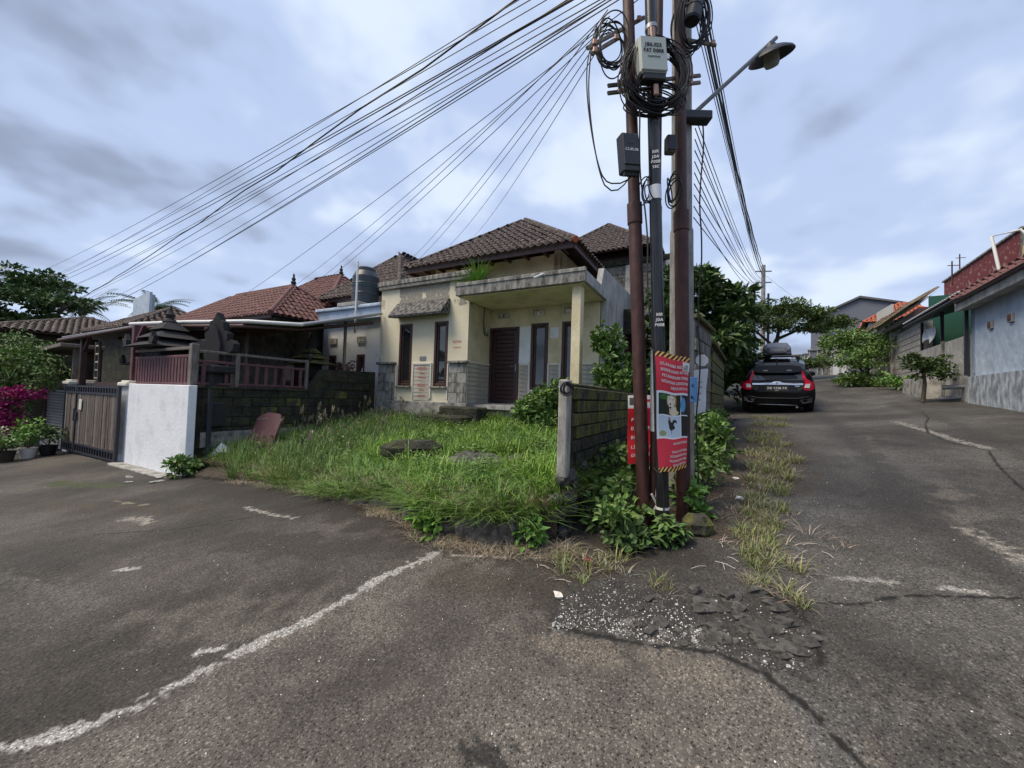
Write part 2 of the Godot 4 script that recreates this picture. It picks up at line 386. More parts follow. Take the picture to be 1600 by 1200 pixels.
# mixes a paint or dirt colour into the road picture near a line of points, with a ragged outline
func smear(d: PackedByteArray, hgt: PackedByteArray, line: Array, width: float, col: Color, nz: PackedByteArray, cut: float, soft: float, sink := 0, strength := 1.0) -> void:
	var x0 := 1e9; var x1 := -1e9; var f0 := 1e9; var f1 := -1e9
	for q in line:
		x0 = minf(x0, q[0]); x1 = maxf(x1, q[0]); f0 = minf(f0, q[1]); f1 = maxf(f1, q[1])
	var k := col.linear_to_srgb()
	var kr := k.r * 255; var kg := k.g * 255; var kb := k.b * 255
	for j in range(pf(f0 - width * 1.6), pf(f1 + width * 1.6) + 1):
		for i in range(px(x0 - width * 1.6), px(x1 + width * 1.6) + 1):
			var p := Vector2(-14.0 + 32.0 * (i + .5) / RW, -1.0 + 20.0 * (j + .5) / RH)
			var e := near_line(p, line) / width
			if e > 1.5: continue
			var o := j * RW + i
			var z := nz[o] / 255.0
			var q := smoothstep(cut, cut + soft, (1.0 - e) + (z - .5) * 1.5) * strength
			if q <= 0.0: continue
			d[o * 3] = int(lerpf(d[o * 3], kr, q)); d[o * 3 + 1] = int(lerpf(d[o * 3 + 1], kg, q)); d[o * 3 + 2] = int(lerpf(d[o * 3 + 2], kb, q))
			if sink: hgt[o] = clampi(hgt[o] - int(sink * q), 0, 255)

func road_material() -> StandardMaterial3D:
	var im := noise(51, 0.008, 5).get_image(RW, RH); im.convert(Image.FORMAT_L8)
	var a := im.get_data()
	im = noise(52, 0.11, 3).get_image(RW, RH); im.convert(Image.FORMAT_L8)
	var b := im.get_data()
	im = noise(53, 0.045, 4).get_image(RW, RH); im.convert(Image.FORMAT_L8)
	var z := im.get_data()
	im = noise(54, 0.7, 2).get_image(RW, RH); im.convert(Image.FORMAT_L8)
	var hgt := im.get_data()
	im = noise(58, 0.17, 5).get_image(RW, RH); im.convert(Image.FORMAT_L8)
	var r5 := im.get_data()
	# three slabs, each with its own dirt: dark mossy junction, browner near slab, greyer street
	var ramps := [
		ramp_lut([[0.0, C3(0.067, 0.059, 0.049)], [0.4, C3(0.115, 0.102, 0.087)], [0.65, C3(0.164, 0.147, 0.128)], [1.0, C3(0.231, 0.209, 0.181)]]),
		ramp_lut([[0.0, C3(0.114, 0.099, 0.085)], [0.4, C3(0.188, 0.168, 0.150)], [0.65, C3(0.261, 0.236, 0.210)], [1.0, C3(0.364, 0.334, 0.300)]]),
		ramp_lut([[0.0, C3(0.088, 0.080, 0.072)], [0.4, C3(0.149, 0.141, 0.133)], [0.65, C3(0.206, 0.198, 0.190)], [1.0, C3(0.295, 0.285, 0.274)]])]
	var lut := []
	for r in ramps:
		var l := PackedByteArray()
		for k in r:
			var s: Color = k.linear_to_srgb()
			l.append(int(s.r * 255)); l.append(int(s.g * 255)); l.append(int(s.b * 255))
		lut.append(l)
	var near_slab := poly_of([[-9, -1], [-9, 0.0], [-2.6, 1.55], [-2.09, 1.82], [-1.75, 2.01], [-1.42, 2.42], [-1.11, 2.76], [-.6, 3.33], [-.1, 3.1], [.27, 2.33], [.74, 2.15], [1.09, 2.05], [1.3, 1.71], [1.34, 1.1], [1.3, -1]])
	var street := poly_of([[1.3, -1], [1.34, 1.1], [1.3, 1.71], [1.09, 2.05], [.3, 2.33], [.4, 2.8], [1.5, 2.9], [1.6, 3.4], [2.5, 4.6], [3.5, 6.5], [5, 9], [9, 19], [18, 19], [18, -1]])
	var mask := PackedByteArray()
	mask.resize((RW / 8) * (RH / 8))
	for j in RH / 8:
		for i in RW / 8:
			var p := Vector2(-14.0 + 32.0 * (i * 8 + 4) / RW, -1.0 + 20.0 * (j * 8 + 4) / RH)
			mask[j * (RW / 8) + i] = 1 if Geometry2D.is_point_in_polygon(p, near_slab) else (2 if Geometry2D.is_point_in_polygon(p, street) else 0)
	var d := PackedByteArray()
	d.resize(RW * RH * 3)
	for j in RH:
		for i in RW:
			var o := j * RW + i
			# ragged slab limits: look the slab up a few pixels away, as the noise says
			var zi: int = (z[o] - 128) / 12
			var ii := clampi(i + zi, 0, RW - 1) >> 3
			var jj := clampi(j + zi, 0, RH - 1) >> 3
			var l: PackedByteArray = lut[mask[jj * (RW >> 3) + ii]]
			var q := clampi((a[o] * 6 + z[o] * 2 - 3 * 128) / 5, 0, 255) * 3
			var s := 200 + (b[o] * 3) / 20
			if hgt[o] > 205 and r5[o] > 120: s += (hgt[o] - 190) * 4
			d[o * 3] = mini((l[q] * s) >> 8, 235); d[o * 3 + 1] = mini((l[q + 1] * s) >> 8, 232); d[o * 3 + 2] = mini((l[q + 2] * s) >> 8, 226)
	# worn patches of pale cement, dust and dark wet soil
	smear(d, hgt, [[-2.4, 2.7], [-1.31, 2.65], [-0.9, 2.45]], .55, C3(0.270, 0.243, 0.209), z, .35, .8, 0, .55)
	smear(d, hgt, [[0.25, 2.2], [0.75, 2.08], [1.0, 1.95]], .25, C3(0.338, 0.297, 0.243), z, .3, .7, 0, .6)
	smear(d, hgt, [[-0.3, 2.9], [0.2, 2.75], [.7, 2.95]], .4, C3(0.074, 0.057, 0.041), z, .2, .6, 0, .6)
	smear(d, hgt, [[-5.8, 7.6], [-4.2, 6.0], [-2.6, 4.9], [-1.0, 4.0]], .5, C3(0.043, 0.034, 0.026), z, .2, .6, 0, .75)
	smear(d, hgt, [[3.0, 4.5], [4.2, 6.4], [5.0, 8.2]], .7, C3(0.088, 0.063, 0.046), z, .25, .6, 0, .7)
	smear(d, hgt, [[1.8, 3.5], [2.6, 4.6], [3.4, 6.4], [4.3, 8.0]], .5, C3(.125, .088, .062), z, .15, .5, 0, .9)
	smear(d, hgt, [[-7.0, 6.0], [-5.0, 5.4], [-4.0, 5.1]], .35, C3(0.101, 0.081, 0.054), z, .3, .6, 0, .6)
	smear(d, hgt, [[3.55, 3.05], [3.44, 2.76], [3.31, 2.45]], .16, C3(0.432, 0.405, 0.365), r5, .45, .5)
	smear(d, hgt, [[4.3, 3.9], [3.7, 3.2]], .3, C3(0.270, 0.243, 0.216), z, .45, .6, 0, .7)
	smear(d, hgt, [[2.13, 2.59], [2.44, 2.48]], .07, C3(0.432, 0.419, 0.405), r5, .5, .3)
	smear(d, hgt, [[2.62, 2.40], [2.71, 2.37], [2.87, 2.29]], .05, C3(0.567, 0.553, 0.540), r5, .4, .3)
	smear(d, hgt, [[7.15, 7.26], [6.7, 6.4], [6.53, 6.03], [6.2, 5.4], [6.1, 5.02]], .16, C3(0.446, 0.432, 0.405), r5, .55, .3)
	smear(d, hgt, [[5.0, 5.5], [5.6, 6.2]], .4, C3(0.230, 0.203, 0.176), z, .5, .5, 0, .6)
	# tyre-polished tracks, oil and damp spots, patches of bare mortar
	smear(d, hgt, [[2.6, 1.2], [3.4, 3.2], [5.6, 6.5], [8.5, 11.0]], .22, C3(.062, .058, .054), z, .25, .5, 0, .55)
	smear(d, hgt, [[4.0, 1.0], [4.9, 2.9], [7.0, 6.0], [10.2, 10.5]], .22, C3(.062, .058, .054), z, .25, .5, 0, .5)
	smear(d, hgt, [[-3.6, 2.6], [-3.3, 2.5]], .3, C3(.05, .047, .043), r5, .35, .3, 0, .6)
	smear(d, hgt, [[-.1, 1.62], [-.02, 1.60]], .10, C3(.03, .029, .027), r5, .3, .25, 0, .8)
	smear(d, hgt, [[.55, 1.75], [.95, 1.55], [1.1, 1.3]], .12, C3(.24, .225, .20), r5, .62, .2, 0, .7)
	smear(d, hgt, [[1.6, 1.7], [2.1, 1.6], [2.4, 1.9]], .25, C3(.21, .20, .185), r5, .62, .2, 0, .6)
	smear(d, hgt, [[-5.5, 3.8], [-4.2, 3.4], [-3.0, 2.9]], .3, C3(.20, .19, .175), r5, .68, .15, 0, .6)
	smear(d, hgt, [[-2.6, 3.9], [-1.6, 3.6], [-1.0, 3.5]], .35, C3(.05, .042, .034), z, .25, .4, 0, .6)
	# white line, mostly worn away, and splashes of paint and cement
	smear(d, hgt, LINE, .075, C3(.60, .60, .58), z, .62, .10)
	smear(d, hgt, LINE, .10, C3(.56, .56, .55), r5, .66, .08)
	smear(d, hgt, [[-1.77, 2.32], [-1.65, 2.35]], .05, C3(0.620, 0.620, 0.620), r5, .5, .15)
	smear(d, hgt, [[-3.36, 3.44], [-3.2, 3.44]], .05, C3(0.620, 0.620, 0.620), r5, .35, .15)
	smear(d, hgt, [[-4.75, 4.9], [-4.45, 4.85], [-4.25, 4.65]], .14, C3(0.446, 0.419, 0.378), r5, .5, .2)
	smear(d, hgt, [[-3.3, 4.95], [-3.05, 4.78], [-2.7, 4.55], [-2.38, 4.4]], .07, C3(0.486, 0.459, 0.419), r5, .5, .2)
	smear(d, hgt, [[-5.9, 5.9], [-5.0, 5.5]], .1, C3(0.338, 0.297, 0.230), z, .6, .3)
	smear(d, hgt, [[-8.4, 7.3], [-7.6, 7.0], [-7.0, 7.05]], .3, C3(0.074, 0.101, 0.027), z, .4, .4)
	smear(d, hgt, [[-.45, 3.28], [-.1, 3.2], [.3, 3.12]], .04, C3(0.540, 0.499, 0.446), z, .6, .2)
	# rubble bed, then the cracks, sunk into the relief
	for j in range(pf(1.8), pf(2.9)):
		for i in range(px(.2), px(1.8)):
			var o := j * RW + i
			var p := Vector2(-14.0 + 32.0 * (i + .5) / RW, -1.0 + 20.0 * (j + .5) / RH)
			p += Vector2(z[o] - 128, b[o] - 128) * .0012
			if Geometry2D.is_point_in_polygon(p, poly_of(RUBBLE)):
				var s: float = .55 + (b[o] / 255.0) * .5
				if b[o] + z[o] > 330 and p.y < 2.45 and p.x < 1.25: s = 2.6
				var k := C3(.085 * s, .080 * s, .076 * s).linear_to_srgb()
				d[o * 3] = int(k.r * 255); d[o * 3 + 1] = int(k.g * 255); d[o * 3 + 2] = int(k.b * 255)
				hgt[o] = b[o]
	for c in [[CRACK_A, .024], [CRACK_B, .026], [CRACK_C, .016], [CRACK_D, .020], [CRACK_E, .018]]:
		smear(d, hgt, c[0], c[1], C3(.014, .013, .011), r5, .42, .10, 120)
	var m := StandardMaterial3D.new()
	m.albedo_texture = image_of(d, RW, RH); m.roughness = .88
	var hi := Image.create_from_data(RW, RH, false, Image.FORMAT_L8, hgt)
	hi.convert(Image.FORMAT_RGBA8); hi.bump_map_to_normal_map(1.0); hi.generate_mipmaps()
	m.normal_enabled = true; m.normal_texture = ImageTexture.create_from_image(hi); m.normal_scale = 1.0
	m.detail_enabled = true; m.detail_blend_mode = BaseMaterial3D.BLEND_MODE_MUL; m.detail_uv_layer = BaseMaterial3D.DETAIL_UV_2
	# exposed aggregate: pale and dark grains in a grey binder
	var w := 1024
	var ca := bytes_of(55, 0.085, w, w, 1, FastNoiseLite.TYPE_CELLULAR); var cb := bytes_of(56, 0.02, w, w, 4); var cc := bytes_of(57, .22, w, w, 2); var cd := bytes_of(59, .06, w, w, 2)
	var t := PackedByteArray()
	t.resize(w * w * 3)
	for i in w * w:
		var k: int = 172 + (cb[i] - 128) / 6 + (cc[i] - 128) / 2
		# single stones, pale or dark, where the cell noise has its centres
		if ca[i] < 95:
			if cd[i] > 148: k += (95 - ca[i]) * 2
			elif cd[i] < 104: k -= (95 - ca[i]) * 2
		k = clampi(k, 45, 255)
		t[i * 3] = k; t[i * 3 + 1] = clampi(k - 2, 0, 255); t[i * 3 + 2] = clampi(k - 5, 0, 255)
	m.detail_albedo = image_of(t, w, w)
	return m

func ground() -> void:
	var xs := []; var fs := []
	for v in [[-60.0, -16.0, 2.0], [-16.0, -9.0, .5], [-9.0, 8.0, .2], [8.0, 20.0, .5], [20.0, 80.01, 2.0]]:
		var q: float = v[0]
		while q < v[1] - 1e-4:
			xs.append(q); q += v[2]
	for v in [[-14.0, -1.0, 1.0], [-1.0, 10.0, .2], [10.0, 22.0, .5], [22.0, 100.01, 2.0]]:
		var q: float = v[0]
		while q < v[1] - 1e-4:
			fs.append(q); q += v[2]
	var vs := PackedVector3Array(); var ns := PackedVector3Array(); var uv := PackedVector2Array(); var uv2 := PackedVector2Array(); var ix := PackedInt32Array()
	for f in fs:
		for x in xs:
			vs.append(gp(x, f))
			ns.append(Vector3(g(x - .05, f) - g(x + .05, f), .1, g(x, f + .05) - g(x, f - .05)).normalized())
			uv.append(Vector2((x + 14.0) / 32.0, (f + 1.0) / 20.0)); uv2.append(Vector2(x, f) / 1.3)
	var w := xs.size()
	for j in fs.size() - 1:
		for i in w - 1:
			var o := j * w + i
			ix.append_array([o, o + w, o + 1, o + 1, o + w, o + w + 1])
	var arr := []
	arr.resize(Mesh.ARRAY_MAX)
	arr[Mesh.ARRAY_VERTEX] = vs; arr[Mesh.ARRAY_NORMAL] = ns; arr[Mesh.ARRAY_TEX_UV] = uv; arr[Mesh.ARRAY_TEX_UV2] = uv2; arr[Mesh.ARRAY_INDEX] = ix
	var am := ArrayMesh.new()
	am.add_surface_from_arrays(Mesh.PRIMITIVE_TRIANGLES, arr)
	structure("road", am, road_material())
	# country beyond, out to the horizon
	var b := MB.new()
	b.quad(Vector3(-1500, -7, 1500), Vector3(1500, -7, 1500), Vector3(1500, -7, -1500), Vector3(-1500, -7, -1500))
	structure("ground", b, M.soil)
	# empty lot: a grassed bank from the road edge up to the house
	b = MB.new()
	var nu := 60; var nv := 30
	var q := []
	for i in nu + 1:
		var row := []
		for j in nv + 1: row.append(lot(float(i) / nu, float(j) / nv))
		q.append(row)
	for i in nu:
		for j in nv: b.quad(q[i][j], q[i + 1][j], q[i + 1][j + 1], q[i][j + 1])
		var a: Vector3 = q[i][0]; var c: Vector3 = q[i + 1][0]
		b.quad(Vector3(a.x, a.y - .7, a.z), Vector3(c.x, c.y - .7, c.z), c, a)
	structure("lot_ground", b, M.soil)
	# broken concrete lip along the near edge of the lot
	var lip := thing("concrete_edging", "low broken dark concrete edging along the front of the grassy lot", "edging", lot(.75, 0))
	for i in 13:
		var u := .46 + i * .040 + rng.randf_range(-.008, .008)
		var p := lot(u, .0); var e := lot(u + .045, .0)
		var o := part("kerb_stone", rock_mb(200 + i, Vector3(p.distance_to(e) * rng.randf_range(.6, .85), rng.randf_range(.12, .19), .12), .22), M.rubble_stone, lip)
		o.position = (p + e) * .5 - lip.position + Vector3(0, rng.randf_range(-.17, -.12), -.03)
		o.rotation.y = atan2(-(e.z - p.z), e.x - p.x) + rng.randf_range(-.15, .15)

const FRONT := [[-6.2, 7.55], [-5.4, 7.0], [-4.1, 6.35], [-2.75, 5.4], [-1.8, 4.75], [-1.1, 4.35], [-.8, 3.85], [-.2, 3.45], [.42, 3.35]]
const STEP := [0.02, .03, .05, .06, .10, .16, .24, .26, .26]
# u runs along the road edge from the white wall to the block wall, v from the edge to the house
func lot(u: float, v: float) -> Vector3:
	var k := clampf(u, 0, 1) * (FRONT.size() - 1)
	var i := mini(int(k), FRONT.size() - 2)
	var t := k - i
	var x := lerpf(FRONT[i][0], FRONT[i + 1][0], t); var f := lerpf(FRONT[i][1], FRONT[i + 1][1], t)
	var y := g(x, f) + lerpf(STEP[i], STEP[i + 1], t)
	var back := HP(lerpf(-3.2, 4.62, u), 1.0, .88)
	var p := Vector3(x, y, -f).lerp(back, v)
	p.y = lerpf(y, .86, pow(v, .75)) + sin(x * 3.1 + v * 9) * .02 + sin(f * 4.3 + u * 17) * .02
	return p
# house frame: a to the right along the facade, d into the plot, y up
const HT := -28.0
func HP(a: float, d: float, y: float) -> Vector3:
	var t := deg_to_rad(28.0)
	return Vector3(-1.194 + a * cos(t) + d * sin(t), y, -10.23 + a * sin(t) - d * cos(t))

# ---- roofs ----------------------------------------------------------------------
func tile_mb() -> MB:
	var b := MB.new()
	var w := .235; var l := .34
	var k := 6
	for i in k:
		var x0 := -w * .5 + w * i / k; var x1 := -w * .5 + w * (i + 1) / k
		var y0 := .040 * sin(PI * 1.5 * i / k) + .01; var y1 := .040 * sin(PI * 1.5 * (i + 1) / k) + .01
		b.quad(Vector3(x0, y0 + .030, l * .5), Vector3(x1, y1 + .030, l * .5), Vector3(x1, y1, -l * .5), Vector3(x0, y0, -l * .5))
		b.quad(Vector3(x0, y0 + .006, l * .5), Vector3(x1, y1 + .006, l * .5), Vector3(x1, y1 + .030, l * .5), Vector3(x0, y0 + .030, l * .5))
	return b
func cap_mb() -> MB:
	var b := MB.new()
	b.tube([Vector3(0, 0, .17), Vector3(0, .02, -.17)], [.085, .072], 8)
	return b
# one pitched face: eave from e0 to e1 (seen from outside, left to right), top edge t0..t1
func tile_face(parent: Node, e0: Vector3, e1: Vector3, t1: Vector3, t0: Vector3, mat: Material, single: bool, w := .21, row := .27) -> void:
	var s := (e1 - e0).normalized()
	var up := (t0 - e0) - s * (t0 - e0).dot(s)
	var h := up.length()
	up = up.normalized()
	var nn := s.cross(up).normalized()
	var len := e0.distance_to(e1)
	var l0 := (t0 - e0).dot(s); var l1 := (t1 - e0).dot(s)
	if not meshes.has("tile"): meshes.tile = tile_mb().mesh()
	var at := []
	for r in int(h / row) + 1:
		var v := r * row
		var q := clampf((v + row * .3) / h, 0, 1)
		var x := lerpf(0, l0, q) + w * .5
		while x < lerpf(len, l1, q):
			var jit := Basis(nn, rng.randf_range(-.03, .03)) * Basis(s, rng.randf_range(-.03, .03))
			at.append(Transform3D(jit * Basis(s, nn, -up).orthonormalized(), e0 + s * (x + rng.randf_range(-.008, .008)) + up * (v + .1) + nn * (.02 + rng.randf() * .008)))
			x += w
	var b := MB.new()
	b.face([e0, e1, t1, t0] if t0.distance_to(t1) > .01 else [e0, e1, t1], e0 - nn * 5)
	b.face([e0 - nn * .07, e1 - nn * .07, t1 - nn * .07], e0 + nn * 5)
	if t0.distance_to(t1) > .01: b.face([e0 - nn * .07, t1 - nn * .07, t0 - nn * .07], e0 + nn * 5)
	b.quad(e0 - nn * .07, e1 - nn * .07, e1, e0)
	part("roof_deck", b, M.brown_wood, parent)
	if single:
		for t in at:
			var o := part("tile", meshes.tile, mat, parent)
			o.transform = t
	else:
		var mm := MultiMesh.new()
		mm.transform_format = MultiMesh.TRANSFORM_3D; mm.mesh = meshes.tile; mm.instance_count = at.size()
		for i in at.size(): mm.set_instance_transform(i, at[i])
		var mi := MultiMeshInstance3D.new()
		mi.name = "tiles"; mi.multimesh = mm; mi.material_override = mat
		parent.add_child(mi, true); mi.set_meta("kind", "stuff")
func caps(parent: Node, a: Vector3, b: Vector3, mat: Material) -> void:
	if not meshes.has("cap"): meshes.cap = cap_mb().mesh()
	var n := int(a.distance_to(b) / .3)
	var d := (b - a).normalized()
	for i in n:
		var o := part("ridge_cap", meshes.cap, mat, parent)
		o.transform = Transform3D(Basis.looking_at(d, Vector3.UP), a + d * (i + .5) * .3 + Vector3(0, .03, 0))
# hip roof over x0..x1, z0 (front, larger) .. z1, with the ridge along x or z
func hip_roof(parent: Node, x0: float, x1: float, z0: float, z1: float, ye: float, yr: float, mat: Material, single_front := false, w := .21, row := .27) -> void:
	var inset := minf(x1 - x0, z0 - z1) * .5
	var r0 := Vector3((x0 + x1) * .5, yr, z0 - inset); var r1 := Vector3((x0 + x1) * .5, yr, z1 + inset)
	if x1 - x0 > z0 - z1:
		r0 = Vector3(x0 + inset, yr, (z0 + z1) * .5); r1 = Vector3(x1 - inset, yr, (z0 + z1) * .5)
	var a := Vector3(x0, ye, z0); var b := Vector3(x1, ye, z0); var c := Vector3(x1, ye, z1); var d := Vector3(x0, ye, z1)
	if x1 - x0 > z0 - z1:
		tile_face(parent, a, b, r1, r0, mat, single_front, w, row); tile_face(parent, b, c, r1, r1, mat, false, w, row)
		tile_face(parent, c, d, r0, r1, mat, false, w, row); tile_face(parent, d, a, r0, r0, mat, false, w, row)
	else:
		tile_face(parent, a, b, r0, r0, mat, single_front, w, row); tile_face(parent, b, c, r1, r0, mat, false, w, row)
		tile_face(parent, c, d, r1, r1, mat, false, w, row); tile_face(parent, d, a, r0, r1, mat, false, w, row)
	if x1 - x0 > z0 - z1:
		caps(parent, a, r0, mat); caps(parent, b, r1, mat); caps(parent, c, r1, mat); caps(parent, d, r0, mat)
	else:
		caps(parent, a, r0, mat); caps(parent, b, r0, mat); caps(parent, c, r1, mat); caps(parent, d, r1, mat)
	if r0.distance_to(r1) > .3: caps(parent, r0, r1, mat)

# ---- walls ----------------------------------------------------------------------
# a wall in the x,y plane, front face at z, with rectangular openings [x0, x1, y0, y1] in order of x
func holed(b: MB, x0: float, x1: float, y0: float, y1: float, z: float, th: float, holes: Array) -> void:
	var x := x0
	for h in holes:
		if h[0] > x: b.box(Vector3((x + h[0]) * .5, (y0 + y1) * .5, z - th * .5), Vector3(h[0] - x, y1 - y0, th))
		if h[2] > y0: b.box(Vector3((h[0] + h[1]) * .5, (y0 + h[2]) * .5, z - th * .5), Vector3(h[1] - h[0], h[2] - y0, th))
		if h[3] < y1: b.box(Vector3((h[0] + h[1]) * .5, (y1 + h[3]) * .5, z - th * .5), Vector3(h[1] - h[0], y1 - h[3], th))
		x = h[1]
	if x < x1: b.box(Vector3((x + x1) * .5, (y0 + y1) * .5, z - th * .5), Vector3(x1 - x, y1 - y0, th))
func window_in(parent: Node, x0: float, x1: float, y0: float, y1: float, z: float, wood: Material) -> void:
	var b := MB.new()
	var f := .075
	b.box(Vector3(x0 + f * .5, (y0 + y1) * .5, z), Vector3(f, y1 - y0, .10), Basis.IDENTITY, .008)
	b.box(Vector3(x1 - f * .5, (y0 + y1) * .5, z), Vector3(f, y1 - y0, .10), Basis.IDENTITY, .008)
	b.box(Vector3((x0 + x1) * .5, y1 - f * .5, z - .004), Vector3(x1 - x0 - f * 2, f, .092), Basis.IDENTITY, .008)
	b.box(Vector3((x0 + x1) * .5, y0 + f * .5, z - .004), Vector3(x1 - x0 - f * 2, f, .092), Basis.IDENTITY, .008)
	var w := part("window", b, wood, parent)
	b = MB.new()
	var i0 := x0 + f; var i1 := x1 - f; var j0 := y0 + f; var j1 := y1 - f; var k := .05
	b.box(Vector3(i0 + k * .5, (j0 + j1) * .5, z - .02), Vector3(k, j1 - j0, .05), Basis.IDENTITY, .006)
	b.box(Vector3(i1 - k * .5, (j0 + j1) * .5, z - .02), Vector3(k, j1 - j0, .05), Basis.IDENTITY, .006)
	b.box(Vector3((i0 + i1) * .5, j1 - k * .5, z - .023), Vector3(i1 - i0 - k * 2, k, .045), Basis.IDENTITY, .006)
	b.box(Vector3((i0 + i1) * .5, j0 + k * .7, z - .023), Vector3(i1 - i0 - k * 2, k * 1.4, .045), Basis.IDENTITY, .006)
	part("sash", b, wood, w)
	bpart("pane", Vector3((i0 + i1) * .5, (j0 + j1) * .5, z - .028), Vector3(i1 - i0 - k * 1.5, j1 - j0 - k * 1.5, .006), M.glass, w)
func rings(parent: Node, c: Vector3, w: float, h: float) -> void:
	# pierced ventilation block: a pale plate round two open rings
	var b := MB.new()
	b.box(c + Vector3(0, h * .46, 0), Vector3(w, h * .08, .04)); b.box(c - Vector3(0, h * .46, 0), Vector3(w, h * .08, .04))
	b.box(c + Vector3(w * .475, 0, 0), Vector3(w * .05, h * .84, .04)); b.box(c - Vector3(w * .475, 0, 0), Vector3(w * .05, h * .84, .04))
	for s in [-1, 1]:
		var p := []
		for i in 13: p.append(c + Vector3(s * w * .22 + cos(TAU * i / 12) * h * .26, sin(TAU * i / 12) * h * .26, 0))
		b.tube(p, .016, 6, false)
		for q in [Vector2(1, 1), Vector2(-1, 1)]:
			b.tube([c + Vector3(s * w * .22 - q.x * h * .33, -h * .33 * q.y, 0), c + Vector3(s * w * .22 + q.x * h * .33, h * .33 * q.y, 0)], .011, 5)
	part("ventilation_block", b, M.frame_white, parent)

# stains on the plaster of the front room: drips below the parapet and over the awning, algae at the corner
func bay_plaster() -> StandardMaterial3D:
	var w := 512; var h := 640
	var im := noise(61, 0.012, 4).get_image(w, h); im.convert(Image.FORMAT_L8)
	var a := im.get_data()
	im = noise(62, 0.09, 3).get_image(w, h); im.convert(Image.FORMAT_L8)
	var b := im.get_data()
	var drip := noise(63, 0.035, 3)
	var base := C3(.66, .60, .44); var grey := C3(.13, .13, .125); var pale := C3(.71, .67, .54)
	var d := PackedByteArray()
	d.resize(w * h * 3)
	for j in h:
		var y := 4.85 - 4.05 * j / h
		for i in w:
			var x := -3.2 + 3.2 * i / w
			var o := j * w + i
			var k := base.lerp(pale, a[o] / 255.0 * .8) * (.92 + b[o] / 255.0 * .13)
			var n := drip.get_noise_2d(i, 0.0) * .5 + .5
			# drips above the awning: they start at the parapet and run down different lengths
			if x > -2.5 + n * .12 and x < -.62 - n * .1:
				var run := 4.62 - n * 1.0
				if (y > run and y < 4.64) or (y < 4.2 + n * .28 and y > 3.88): k = k.lerp(grey, .5 + b[o] / 255.0 * .45)
			# algae patches at the top by the porch roof: ragged blots and runs
			if x > -.5 and y > 3.95 and a[o] + b[o] / 2 + n * 120.0 > 245.0: k = k.lerp(grey, .45 + b[o] / 255.0 * .4)
			if x < -3.05: k = k.lerp(C3(.30, .20, .10), smoothstep(.55, .75, a[o] / 255.0) * .6)
			var s := k.linear_to_srgb()
			d[o * 3] = int(clampf(s.r, 0, 1) * 255); d[o * 3 + 1] = int(clampf(s.g, 0, 1) * 255); d[o * 3 + 2] = int(clampf(s.b, 0, 1) * 255)
	var m := StandardMaterial3D.new()
	m.albedo_texture = image_of(d, w, h); m.roughness = .88
	m.uv1_scale = Vector3(1 / 3.2, 1 / 4.05, 1); m.uv1_offset = Vector3(1, 1, 0)
	return m
func boards(parent: Node, x0: float, x1: float, y0: float, y1: float, at: Callable, mat: Material) -> void:
	# horizontal cladding courses with real gaps
	var n := int(round((y1 - y0) / .115))
	for i in n:
		var b := MB.new()
		b.box(Vector3.ZERO, Vector3(x1 - x0, (y1 - y0) / n - .012, .022), Basis.IDENTITY, .004)
		var o := part("cladding_board", b, mat, parent)
		o.transform = at.call((x0 + x1) * .5, y0 + (i + .5) * (y1 - y0) / n)
func lettering(text: String, size: float, mat: Material, parent: Node, at: Vector3, basis := Basis.IDENTITY, called := "lettering", thick := .003) -> MeshInstance3D:
	var tm := TextMesh.new()
	var f := SystemFont.new()
	f.font_names = PackedStringArray(["Droid Sans"]); f.font_weight = 700
	tm.font = f; tm.text = text; tm.font_size = 32; tm.pixel_size = size / 32.0; tm.depth = thick; tm.curve_step = 4.0
	var o := part(called, tm, mat, parent)
	o.transform = Transform3D(basis, at)
	return o

